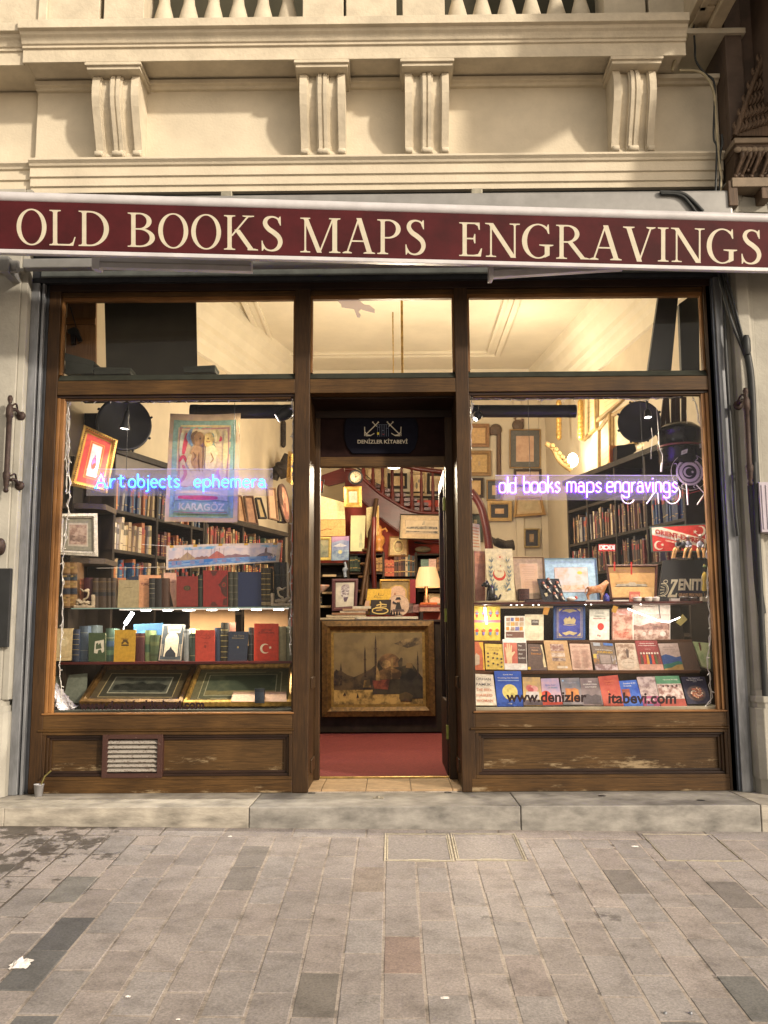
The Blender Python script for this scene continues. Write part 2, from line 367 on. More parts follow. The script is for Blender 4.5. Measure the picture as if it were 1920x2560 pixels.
def picture(label, pts, Y, fw, fcol, mats=(), shapes=(), bg=(200,190,170), t=.02, group=None, name='framed_picture', cat='picture', glossy=False, bead=None):
    """frame of four mitred sides, mounts inside one another, the printed sheet"""
    q = Q(pts, Y); p = T(name, label, cat, q.base, group); f = MB(); m = M_(fcol); u, v = fw / q.W, fw / q.H
    o = [(0,0),(1,0),(1,1),(0,1)]; i_ = [(u, v),(1 - u, v),(1 - u, 1 - v),(u, 1 - v)]; md = [((a[0] + 1.4 * b[0]) / 2.4,(a[1] + 1.4 * b[1]) / 2.4) for a, b in zip(o, i_)]
    for j in range(4):
        k = (j + 1) % 4
        f.add([q.P(*o[j],-t), q.P(*o[k],-t), q.P(*o[j], t * .35), q.P(*o[k], t * .35), q.P(*md[j], t * .6), q.P(*md[k], t * .6), q.P(*i_[j],0), q.P(*i_[k],0), q.P(*i_[j],-t * .5), q.P(*i_[k],-t * .5)],
              [(0,1,3,2),(2,3,5,4),(4,5,7,6),(6,7,9,8)], m)
    if bead:
        bm = M_(bead)
        for j in range(4):
            k = (j + 1) % 4; L = (q.P(*md[k]) - q.P(*md[j])).length; n = max(4, int(L / .016))
            for c in range(n):
                s_ = (c + .5) / n; uu = md[j][0] * (1 - s_) + md[k][0] * s_; vv = md[j][1] * (1 - s_) + md[k][1] * s_; c0 = q.P(uu, vv, t * .6); f.ell(c0,.0055, bm, 6,4)
    q.slab(f, C(70,55,40),-t, -t * .8)
    p.part('frame', f)
    s_ = MB(); w = -t * .45; mm = fw
    q.sub(fw * .98).slab(s_, M_(mats[0][1]) if mats else M_(bg),-t * .7, w)
    for i, (wid, col) in enumerate(mats):
        if i: q.sub(mm).slab(s_, M_(col), w - .001, w + .0006 * i)
        mm += wid
    if mats: p.part('mount', s_); s_ = MB()
    ins = q.sub(mm) if mats else q.sub(fw * .98); w2 = w + .0006 * (len(mats) + 1)
    if mats: ins.slab(s_, M_(bg), w - .002, w2)
    art(s_, ins, shapes, w2 if mats else w)
    p.part('print', s_)
    if glossy:
        g = MB(); gq = q.sub(fw * .95); g.poly([gq.P(0,0,.001), gq.P(1,0,.001), gq.P(1,1,.001), gq.P(0,1,.001)], glass('picture_glass', refl=.8)); p.part('glass', g)
    return p
def sheet(name, label, cat, pts, Y, col, shapes=(), t=.002, group=None, part='sheet'):
    q = Q(pts, Y); mb = MB(); q.slab(mb, M_(col),-t, 0); art(mb, q, shapes); return single(name, label, cat, mb, q.base, group)
# ------------------------------------------------------------------ materials of the place
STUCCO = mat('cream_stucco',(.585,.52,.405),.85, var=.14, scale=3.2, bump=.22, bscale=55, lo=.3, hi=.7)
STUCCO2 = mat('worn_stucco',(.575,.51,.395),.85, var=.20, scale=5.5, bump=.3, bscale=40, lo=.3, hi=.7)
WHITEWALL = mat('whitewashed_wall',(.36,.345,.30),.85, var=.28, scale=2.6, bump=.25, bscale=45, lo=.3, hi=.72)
STONE = mat('white_marble_step',(.355,.325,.275),.6, var=.55, scale=5.0, bump=.2, bscale=30, lo=.3, hi=.68, stretch=(1,1,3))
STONEG = mat('grey_marble_step',(.27,.257,.235),.55, var=.55, scale=5.4, bump=.15, bscale=30, lo=.3, hi=.68, stretch=(1,1,2))
WV = wood('varnished_timber_upright',(.030,.015,.006),(.088,.044,.015),'z')
WH = wood('varnished_timber_rail',(.046,.024,.008),(.145,.076,.024),'x')
WHW = wood('weathered_timber_rail',(.050,.026,.008),(.150,.078,.025),'x', wear=.08)
WPANEL = wood('weathered_timber_panel',(.044,.024,.008),(.130,.070,.024),'x', wear=.12)
WSASH = wood('pale_varnished_sash',(.17,.075,.024),(.36,.185,.066),'z')
WSASHH = wood('pale_varnished_sash_rail',(.17,.075,.024),(.34,.17,.06),'x')
WDARK = wood('dark_stained_timber',(.016,.008,.006),(.045,.022,.014),'x')
WDARKZ = wood('dark_stained_upright',(.016,.008,.006),(.045,.022,.014),'z')
BLACKWOOD = mat('black_painted_shelf',(.030,.021,.014),.6, var=.4, scale=9, spec=.15)
REDWOOD = wood('red_mahogany',(.06,.008,.008),(.14,.022,.018),'x', rough=.3)
REDWOODZ = wood('red_mahogany_upright',(.06,.008,.008),(.14,.022,.018),'z', rough=.3)
STEEL = mat('galvanised_shutter_steel',(.25,.26,.28),.45, metal=.6, var=.3, scale=7, stretch=(3,3,.6))
DARKSTEEL = mat('dark_shutter_steel',(.028,.030,.036),.45, metal=.3, var=.35, scale=8)
ALU = mat('white_lacquered_aluminium',(.50,.49,.51),.4, var=.14, scale=5)
ALUG = mat('grey_aluminium',(.27,.267,.26),.4, metal=.2, var=.15, scale=6)
IRON = mat('rusty_wrought_iron',(.045,.027,.022),.6, metal=.3, var=.5, scale=30, bump=.3)
CABLE = mat('black_cable',(.020,.023,.024),.5, var=.3, scale=20)
WIRE = mat('clear_fairy_light_wire',(.55,.52,.48),.4, var=.2, scale=40)
BRASS = mat('worn_brass',(.50,.34,.12),.35, metal=.9, var=.4, scale=25)
GOLD = mat('gilt_frame',(.56,.34,.085),.36, metal=.45, var=.45, scale=28, bump=.2)
GOLDD = mat('dark_gilt_frame',(.135,.072,.020),.5, metal=.35, var=.5, scale=26, bump=.2)
BLACKM = mat('black_lacquered_metal',(.014,.014,.016),.35, var=.4, scale=12)
CREAMW = mat('cream_inside_wall',(.58,.49,.35),.85, var=.12, scale=3, lo=.3, hi=.7)
CEIL = mat('cream_ceiling',(.70,.63,.49),.9, var=.10, scale=2.5, lo=.3, hi=.7)
REDWALL = mat('red_painted_wall',(.34,.055,.040),.8, var=.18, scale=3)
CARPET = mat('red_carpet',(.175,.030,.029),.95, var=.35, scale=60, bump=.4)
PANE = glass('window_pane', refl=.42)

def sides(mb, prof, x0, x1, m, smooth=False): mb.ext(prof, 'x', x0, x1, m, smooth)
# ------------------------------------------------------------------ pavement
def gz(x, y): return -.0115 * x + .081 * (y + .55)       # the street falls away from the shop
def tb(mb, x0, x1, y0, y1, h0, h1, m):
    P_ = lambda x, y, h: (x, y, gz(x, y) + h)
    mb.hexa([P_(x0, y0, h0), P_(x1, y0, h0), P_(x1, y0, h1), P_(x0, y0, h1), P_(x0, y1, h0), P_(x1, y1, h0), P_(x1, y1, h1), P_(x0, y1, h1)], m)
def paver_mat(name, flat=None):
    m, nt, b = base(name)
    at_ = nd(nt, 'ShaderNodeAttribute', attribute_name='stone'); tc = nd(nt, 'ShaderNodeTexCoord')
    n1 = nd(nt, 'ShaderNodeTexNoise', Scale=95.0, Detail=5.0, Roughness=.7); n2 = nd(nt, 'ShaderNodeTexNoise', Scale=7.0, Detail=6.0, Roughness=.65)
    for n in (n1, n2): nt.links.new(tc.outputs['Object'], n.inputs['Vector'])
    r1 = nt.nodes.new('ShaderNodeValToRGB'); r1.color_ramp.elements[0].position = .3; r1.color_ramp.elements[0].color = (.58,.58,.58,1); r1.color_ramp.elements[1].position = .7; r1.color_ramp.elements[1].color = (1.2,1.18,1.16,1)
    r2 = nt.nodes.new('ShaderNodeValToRGB'); r2.color_ramp.elements[0].position = .25; r2.color_ramp.elements[0].color = (.22,.21,.20,1) if flat else (.60,.59,.58,1); r2.color_ramp.elements[1].position = .55; r2.color_ramp.elements[1].color = (1,1,1,1)
    nt.links.new(n1.outputs[0], r1.inputs[0]); nt.links.new(n2.outputs[0], r2.inputs[0])
    a = nd(nt, 'ShaderNodeMixRGB', blend_type='MULTIPLY'); a.inputs[0].default_value = 1; a.inputs[1].default_value = (*(flat or (1,1,1)),1)
    if not flat: nt.links.new(at_.outputs['Color'], a.inputs[1])
    nt.links.new(r1.outputs[0], a.inputs[2])
    c = nd(nt, 'ShaderNodeMixRGB', blend_type='MULTIPLY'); c.inputs[0].default_value = 1; nt.links.new(a.outputs[0], c.inputs[1]); nt.links.new(r2.outputs[0], c.inputs[2])
    # wet stains: near the kerb at one end, and drips here and there
    sp = nd(nt, 'ShaderNodeSeparateXYZ'); nt.links.new(tc.outputs['Object'], sp.inputs[0])
    n3 = nd(nt, 'ShaderNodeTexNoise', Scale=4.2, Detail=7.0, Roughness=.72); nt.links.new(tc.outputs['Object'], n3.inputs['Vector'])
    def mad(src, k, o):
        n = nd(nt, 'ShaderNodeMath', operation='MULTIPLY_ADD', use_clamp=True); n.inputs[1].default_value = k; n.inputs[2].default_value = o; nt.links.new(src, n.inputs[0]); return n.outputs[0]
    wx = mad(sp.outputs[0],-1.5,-1.9); wy = mad(sp.outputs[1],.75,1.75)
    w = nd(nt, 'ShaderNodeMath', operation='MULTIPLY'); nt.links.new(wx, w.inputs[0]); nt.links.new(wy, w.inputs[1])
    th = nd(nt, 'ShaderNodeMath', operation='MULTIPLY_ADD'); th.inputs[1].default_value = .75 if flat else .17; nt.links.new(w.outputs[0], th.inputs[0]); nt.links.new(n3.outputs[0], th.inputs[2])
    wr = nt.nodes.new('ShaderNodeValToRGB'); wr.color_ramp.elements[0].position = .62 if flat else .655; wr.color_ramp.elements[1].position = .65 if flat else .69; nt.links.new(th.outputs[0], wr.inputs[0])
    d = nd(nt, 'ShaderNodeMixRGB', blend_type='MULTIPLY'); d.inputs[2].default_value = (.26,.25,.24,1); nt.links.new(wr.outputs[0], d.inputs[0]); nt.links.new(c.outputs[0], d.inputs[1])
    nt.links.new(d.outputs[0], b.inputs['Base Color'])
    rr = nd(nt, 'ShaderNodeMapRange'); rr.inputs['To Min'].default_value = .8; rr.inputs['To Max'].default_value = .38; nt.links.new(wr.outputs[0], rr.inputs[0]); nt.links.new(rr.outputs[0], b.inputs['Roughness'])
    bp = nd(nt, 'ShaderNodeBump', Strength=.35, Distance=.003); nt.links.new(n1.outputs[0], bp.inputs['Height']); nt.links.new(bp.outputs[0], b.inputs['Normal'])
    return m
PAVER = paver_mat('concrete_pavers'); PAVB = paver_mat('mortar_bed',(.42,.365,.315))
ground = MB(); ground.poly([(-60,-60,-1.0),(60,-60,-1.0),(60,.2,-1.0),(-60,.2,-1.0)], mat('street_ground',(.30,.26,.22),.9, var=.3, scale=8))
tag(ground.obj('ground'), kind='structure')
bed = MB(); bed.poly([(x, y, gz(x, y) - .0022) for x, y in ((-5,-9),(5,-9),(5,-.5),(-5,-.5))], PAVB)
pav_bed = tag(bed.obj('pavement_bed'), kind='structure')
def gt(x, y):
    d = ray(x, y); n = Vector((.0115,-.081,1)); return CAMP + d * ((.081 * .55 - CAMP.dot(n)) / d.dot(n))
PX, PL = .166,.3755
def cell(p):
    c = math.floor((p.x + .05) / PX); y0 = -1.485 - (.188 if c % 2 else 0); return c, math.floor((p.y - y0) / PL)
q9 = K(0,1700,1.728); q10 = K(960,1700,1.728)
special = {}
for (k, x, y, col) in [(q9,1390,1360,(0.195,0.177,0.158)),(q9,1085,765,(0.219,0.201,0.189)),(q9,1030,860,(0.219,0.201,0.189)),(q9,290,1110,(0.116,0.116,0.119)),(q9,110,1290,(0.134,0.134,0.134)),(q9,300,900,(0.207,0.201,0.189)),
                       (q10,95,1180,(.285,.215,.185)),(q10,1030,865,(0.195,0.177,0.165)),(q10,1500,915,(0.195,0.177,0.165)),(q10,1560,1350,(0.171,0.171,0.165)),(q10,640,1260,(0.305,0.262,0.244)),(q9,150,1480,(0.158,0.158,0.158)),(q10,1330,1475,(0.183,0.177,0.171)),(q9,1540,830,(0.305,0.256,0.219))]:
    special[cell(gt(*k(x, y)))] = col
covers = [(-.057,.333,-1.19,-.66),(.341,.738,-1.17,-.645),(1.51,1.94,-1.145,-.632)]
pv = MB(); cols = []
def paver(x0, x1, y0, y1, col, top):
    g = .0042; x0 += g * rnd.uniform(.5,1.5); x1 -= g * rnd.uniform(.5,1.5); y0 += g * rnd.uniform(.4,1.3); y1 -= g * rnd.uniform(.4,1.3); c = .004
    tl = [rnd.uniform(-.0022,.0022) for _ in range(4)]
    b = [(x0, y0),(x1, y0),(x1, y1),(x0, y1)]; t = [(x0 + c, y0 + c),(x1 - c, y0 + c),(x1 - c, y1 - c),(x0 + c, y1 - c)]
    vs_ = [(x, y, gz(x, y) - .03) for x, y in b] + [(x, y, gz(x, y) + top - .004 + e) for (x, y), e in zip(b, tl)] + [(x, y, gz(x, y) + top + e) for (x, y), e in zip(t, tl)]
    fs = [(i, (i + 1) % 4,(i + 1) % 4 + 4, i + 4) for i in range(4)] + [(i + 4,(i + 1) % 4 + 4,(i + 1) % 4 + 8, i + 8) for i in range(4)] + [(8,9,10,11)]
    pv.add(vs_, fs, PAVER); cols.extend([col] * len(fs))
def basecol():
    k = rnd.uniform(.86,1.10); w = rnd.uniform(-.008,.012); return (.325 * k + w, .296 * k, .282 * k - w * .6)
for c in range(-26,27):
    x0 = -.05 + c * PX; y0 = -1.485 - (.188 if c % 2 else 0)
    for r in range(-18,4):
        a, b = y0 + r * PL, y0 + (r + 1) * PL; b = min(b, -.745)
        if b - a < .05: continue
        clip = [(x0, x0 + PX, a, b)]
        for (u0, u1, w0, w1) in covers:
            if x0 < u1 - .01 and x0 + PX > u0 + .01:
                clip = [p for g0, g1, s0, s1 in clip for p in ((g0, g1, s0, min(s1, w0)),(g0, g1, max(s0, w1), s1),(g0, min(g1, u0), max(s0, w0), min(s1, w1)),(max(g0, u1), g1, max(s0, w0), min(s1, w1))) if p[1] - p[0] > .012 and p[3] - p[2] > .012]
        for g0, g1, p0, p1 in clip: paver(g0, g1, p0, p1, special.get((c, r), basecol()),0)
x = -4.4
while x < 4.4:                                  # the border course along the step
    w = rnd.uniform(.36,.46); paver(x, x + w, -.74,-.56, basecol(),0); x += w
po = pv.obj('pavement'); tag(po, kind='structure'); ca = po.data.color_attributes.new('stone','FLOAT_COLOR','CORNER')
k_ = 0
for p, c in zip(po.data.polygons, cols):
    for li in p.loop_indices: ca.data[li].color = (*c, 1)
for (u0, u1, w0, w1), lb in zip(covers, ['steel rimmed paver cover below the doorway, nearer the cup','steel rimmed paver cover beside the first, below the wooden doorpost','thin rimmed square cover set apart in the paving before the purple neon window']):
    cx_, cy_ = (u0 + u1) / 2,(w0 + w1) / 2; th_ = T('access_cover', lb, 'cover',(cx_, cy_, gz(cx_, cy_)),'access covers in the paving')
    fr = MB(); e = .010 if u0 < 1 else .005
    for a0, a1, b0, b1 in ((u0, u1, w0, w0 + e),(u0, u1, w1 - e, w1),(u0, u0 + e, w0 + e, w1 - e),(u1 - e, u1, w0 + e, w1 - e)): tb(fr, a0, a1, b0, b1,-.03,.004, mat('cover_rim_steel',(.42,.38,.30),.5, metal=.4, var=.3, scale=30))
    e2 = e + .005
    for a0, a1, b0, b1 in ((u0 + e2, u1 - e2, w0 + e2, w0 + e2 + .006),(u0 + e2, u1 - e2, w1 - e2 - .006, w1 - e2),(u0 + e2, u0 + e2 + .006, w0 + e2, w1 - e2),(u1 - e2 - .006, u1 - e2, w0 + e2, w1 - e2)):
        if u0 < 1: tb(fr, a0, a1, b0, b1,-.03,.002, mat('cover_rim_steel',(0,0,0)))
    th_.part('rim', fr)
    lid = MB(); tb(lid, u0 + e + .008, u1 - e - .008, w0 + e + .008, w1 - e - .008,-.03,-.001, mat('cover_infill',(.292,.265,.25),.85, var=.28, scale=70, bump=.4)); th_.part('lid', lid)
    if u0 < 1:
        hd = MB(); tb(hd, cx_ - .06, cx_ + .06, w0 + .003, w0 + .02,-.01,.006, mat('cover_rim_steel',(0,0,0))); th_.part('handle', hd)

# ------------------------------------------------------------------ kerb step of stone slabs
ZT = .133
kerb = bpy.data.objects.new('kerb', None); COL.objects.link(kerb); tag(kerb, kind='structure')
for x0, x1, m in [(-6,-2.437, STONE),(-2.437,-.905, STONE),(-.902,.785, STONEG),(.788,2.27, STONEG),(2.274,6, STONE)]:
    s_ = MB(); s_.box(x0 + .0007, x1 - .0007,-.552 + rnd.uniform(-.006,.006),.0,-.2, ZT + rnd.uniform(-.002,.002), m); o = s_.obj('kerb_slab', kerb, bevel=.006, seg=3); o['kind'] = 'structure'
fl = MB(); fl.box(-2.7,2.7,.0,.03,-.2, ZT - .004, STONE); fl.box(-.60,.49,.03,.56,-.2,.136, PAVB)
tag(fl.obj('floor_base'), kind='structure')
st = MB()
for i, (a, b) in enumerate([(-.588,-.50),(-.495,-.195),(-.190,.115),(.120,.40),(.405,.468)]):
    st.box(a, b, .032,.40,.1,.150, mat('terracotta_tile',(.40,.27,.15),.5, var=.25, scale=12)); st.box(a, b, .404,.545,.1,.150, mat('terracotta_tile',(0,0,0)))
tag(st.obj('entrance_floor', bevel=.002), kind='structure')

# ------------------------------------------------------------------ the building
B = T('shop_building','cream stuccoed building front with corbels, cornice and balustrade above the shop','building',(0,0, ZT))
w = MB()
w.box(-2.66,2.47,.0,.3,4.64,5.33, STUCCO); w.box(-4.6,-2.66,.055,.35,4.64,5.33, STUCCO)
B.part('frieze', w, bevel=.004)
w = MB()
sides(w, [(.1,5.275),(-.03,5.285),(-.045,5.30),(-.075,5.305),(-.08,5.335),(.1,5.335)],-2.66,2.47, STUCCO2)
prof = [(-.42,5.285),(-.42,5.385),(-.437,5.387),(-.437,5.405),(-.45,5.41),(-.458,5.425),(-.472,5.443),(-.492,5.456),(-.500,5.475),(-.535,5.478),(-.535,5.54),(-.1,5.56),(.1,5.56),(.1,5.337),(-.40,5.337),(-.402,5.285)]
prof = [(y + .09, z + .034) if y < -.3 else (y, z) for y, z in prof]
sides(w, prof, -2.65,2.14, STUCCO2); sides(w, [(y + .03, z) for y, z in prof],-4.6,-2.653, STUCCO2)
B.part('cornice', w, bevel=.002)
w = MB()
for x0, x1, dy in ((-2.655,2.45,0),(-4.6,-2.655,.045)):
    sides(w, [(.1,4.45),(-.062 + dy, 4.45),(-.062 + dy, 4.492),(-.078 + dy, 4.497),(-.078 + dy, 4.559),(-.094 + dy, 4.564),(-.094 + dy, 4.635),(-.110 + dy, 4.640),(-.118 + dy, 4.655),(-.140 + dy, 4.672),(-.140 + dy, 4.688),(.1,4.694)], x0, x1, STUCCO)
B.part('architrave', w, bevel=.0015)
S_PROF = [(y * .86, z) for y, z in [(-.262,5.268),(-.285,5.225),(-.296,5.17),(-.292,5.10),(-.268,5.03),(-.225,4.95),(-.178,4.87),(-.140,4.80),(-.122,4.755),(-.128,4.735),(-.142,4.722),(-.142,4.706),(-.125,4.696)]]
def corbel(x0, x1):
    w = MB(); n = x1 - x0; S = STUCCO2
    cx0, cx1 = x0 - .035, x1 + .035
    w.box(cx0 + .012, cx1 - .012,-.315,.02,5.268,5.292, S); w.box(cx0, cx1,-.335,.02,5.292,5.312, S); w.box(cx0 + .006, cx1 - .006,-.328,.02,5.312,5.3365, S)
    strips = [(0,.16,.004),(.16,.19,-.012),(.19,.36,-.034),(.36,.40,-.004),(.40,.48,.012),(.48,.52,.001),(.52,.60,.012),(.60,.64,-.004),(.64,.81,-.034),(.81,.84,-.012),(.84,1,.004)]
    for a, b, d in strips:
        pr = [(y - d, z) for y, z in S_PROF] + [(.01,4.694),(.01,5.268)]
        w.ext(pr, 'x', x0 + a * n, x0 + b * n, S)
    for a, b in ((0,.17),(.38,.62),(.83,1)):                   # little scrolls at the foot
        w.lathe([(.0,0),(.020,.001),(.022,.004),(.022,(b - a) * n - .004),(.0,(b - a) * n)],(x0 + a * n, -.135,4.715), S, 10,(1,0,0))
    return w
for x0, x1 in ((-2.165,-1.825),(-.650,-.320),(.117,.437),(1.632,1.942)): B.part('corbel', corbel(x0, x1), bevel=.003)
w = MB(); w.box(-4.6,2.62,-.23,.3,5.558,5.60, STUCCO2); B.part('plinth', w, bevel=.003)
for a, b in ((-4.6,-2.61),(-2.549,-2.165),(-2.131,-1.83),(-.640,-.335),(-.315,.06),(.106,.421),(1.607,1.917),(1.94,2.6)):
    w = MB(); w.box(a, b, -.16,.12,5.60,6.9, STUCCO2); B.part('pedestal', w, bevel=.005)
w = MB(); w.box(-2.611,-2.548,-.19,.12,5.60,6.9, STUCCO2); B.part('pilaster_strip', w, bevel=.004)
BP = [(r * 1.13, z) for r, z in [(.062,0),(.062,.05),(.045,.055),(.045,.065),(.052,.075),(.052,.09),(.038,.10),(.034,.115),(.052,.16),(.070,.22),(.072,.27),(.058,.34),(.040,.42),(.034,.50),(.044,.52),(.044,.54),(.034,.56),(.05,.60),(.06,.62),(.06,.66)]]
for x0, n in ((-1.725,6),(.530,6)):
    for i in range(n):
        w = MB(); c = (x0 + i * .1905 + (0 if x0 < 0 else i * -.002),.03,5.60); w.lathe(BP, c, STUCCO2,14); w.box(c[0] - .075, c[0] + .075,-.05,.11,5.60,5.645, STUCCO2); B.part('baluster', w)
for a, b in ((-1.83,-.64),(.421,1.607)): w = MB(); w.box(a, b, -.17,.06,6.26,6.40, STUCCO2); B.part('rail', w, bevel=.008)
w = MB(); w.box(-4.6,2.6,.9,1.0,5.5,8.5, mat('shade_toned_upper_wall',(.055,.05,.03),.9, var=.2, scale=3)); B.part('upper_wall', w)  # wall colour darkened to put shade into the gaps between the balusters
# shutter box and dark head above the shop window
w = MB(); w.box(-2.64,2.44,-.045,.3,3.765,4.30, DARKSTEEL); w.box(-2.64,2.44,-.02,.3,4.30,4.449, DARKSTEEL)
w.box(-2.55,2.38,-.058,-.045,3.80,3.86, mat('grey_green_steel',(.10,.11,.105),.5, var=.3, scale=9)); w.box(-2.55,2.38,-.066,-.045,3.90,3.93, DARKSTEEL)
B.part('shutter_box', w, bevel=.002)
w = MB()
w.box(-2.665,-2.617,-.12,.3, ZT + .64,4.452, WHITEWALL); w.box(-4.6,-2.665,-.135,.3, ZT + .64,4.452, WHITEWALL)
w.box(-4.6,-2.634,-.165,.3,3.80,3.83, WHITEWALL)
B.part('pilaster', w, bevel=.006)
w = MB(); p_ = [(-4.6,-.18),(-2.70,-.18),(-2.635,-.15),(-2.615,-.11),(-2.615,.1),(-4.6,.1)]
w.ext(p_, 'z', ZT + .0, ZT + .56, WHITEWALL); w.ext([(x - .01, y + .015 if y < 0 else y) for x, y in p_],'z', ZT + .56, ZT + .60, WHITEWALL); w.ext([(x - .028, y + .03 if y < 0 else y) for x, y in p_],'z', ZT + .60, ZT + .64, WHITEWALL)
B.part('pilaster_base', w, bevel=.006)
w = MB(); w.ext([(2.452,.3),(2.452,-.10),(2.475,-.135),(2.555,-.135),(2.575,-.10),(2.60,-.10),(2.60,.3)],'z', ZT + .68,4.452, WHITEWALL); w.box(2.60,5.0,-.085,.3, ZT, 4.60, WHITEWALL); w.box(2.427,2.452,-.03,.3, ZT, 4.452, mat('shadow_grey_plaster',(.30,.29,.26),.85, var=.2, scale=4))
B.part('pilaster', w, bevel=.006)
w = MB()
for x0, x1, y, z0, z1 in ((2.44,2.62,-.19,0,.10),(2.43,2.63,-.20,.10,.56),(2.445,2.61,-.185,.56,.60),(2.435,2.62,-.195,.60,.64),(2.448,2.605,-.165,.64,.68)):
    w.ext([(x0,.1),(x0, y + .045),(x0 + .035, y),(x1 - .035, y),(x1, y + .045),(x1,.1)],'z', ZT + z0, ZT + z1, WHITEWALL)
B.part('pilaster_base', w, bevel=.005)
for x0, x1, nm in ((-2.616,-2.555,0),(2.345,2.405,1)):
    g = T('shutter_guide',['grey steel shutter channel against the pilaster with the dark wall sign','grey steel shutter channel beside the black cables'][nm],'shutter rail',((x0 + x1) / 2,-.03, ZT),'shutter rails')
    w = MB(); w.box(x0, x1,-.055,.03, ZT, 3.76, STEEL); g.part('channel', w, bevel=.003)
    w = MB()
    if nm == 0: w.box(x1, x1 + .012,-.01,.03, ZT, 3.76, DARKSTEEL); w.box(x1 + .012, x1 + .030,-.040,.03, ZT, 3.76, STEEL); w.box(x1 + .03, x1 + .052,-.005,.04, ZT, 3.76, DARKSTEEL)
    else: w.box(x0 - .014, x0,-.03,.03, ZT, 3.76, mat('blue_grey_steel',(.15,.17,.21),.4, metal=.5, var=.3, scale=9)); w.box(x0 - .045, x0 - .014,.0,.05, ZT, 3.76, DARKSTEEL); w.box(x1, x1 + .022,-.035,.03, ZT, 3.76, STEEL)
    g.part('lip', w, bevel=.002)
# ------------------------------------------------------------------ the timber shopfront
F = T('shopfront','brown varnished timber shopfront with two display windows and a recessed door','shopfront',(0,0, ZT))
Zr0, Zr1, Zs0, Zs1, Zh = .222,.562,.673,2.912,3.70
for x0, x1 in ((-2.503,-2.418),(-.696,-.586),(.466,.561),(2.284,2.332)):
    w = MB(); w.box(x0, x1,0,.13, ZT, Zh + .07, WV); F.part('post', w, bevel=.004)
w = MB(); w.box(-2.503,2.332,-.004,.13, Zh + .012,3.768, WDARK); w.box(-2.418,2.284,.02,.10, Zh - .022, Zh + .012, WH); F.part('head', w, bevel=.003)
SP = ((-2.418,-.696),(-.586,.466),(.561,2.284))
for i, (x0, x1) in enumerate(SP):
    w = MB(); w.box(x0, x1,.003,.12,2.933,3.037, WH); F.part('transom_rail', w, bevel=.003)
    w = MB(); w.ext([(.02,3.037),(.012,3.045),(.05,3.091),(.12,3.091),(.12,3.037)],'x', x0, x1, mat('dark_green_sill',(.030,.033,.026),.5, var=.3, scale=10)); F.part('transom_sill', w)
    w = MB(); m_ = .016
    w.box(x0, x0 + m_, .03,.075,3.091, Zh - .022, WSASH); w.box(x1 - m_, x1,.03,.075,3.091, Zh - .022, WSASH); w.box(x0 + m_, x1 - m_, .03,.075, Zh - .052, Zh - .022, WSASHH); F.part('transom_sash', w, bevel=.002)
    g = MB(); g.poly([(x0,.055,3.07),(x1,.055,3.07),(x1,.055, Zh),(x0,.055, Zh)], PANE); gp = F.part('transom_pane', g)
    if i == 1:
        s_ = MB(); px = [(395,275),(425,245),(500,262),(590,262),(640,305),(690,310),(742,350),(742,388),(660,368),(612,352),(588,375),(612,405),(598,432),(575,425),(548,350),(430,335),(425,305)]
        kk = K(740,680,3.770); s_.plate([at(*kk(a, b),.050) for a, b in px],(0,1,0),.002, glass('torn_tape',(.9,.84,.84),.3,.3, dirt=.42)); o = F.part('torn_sticker', s_, gp)
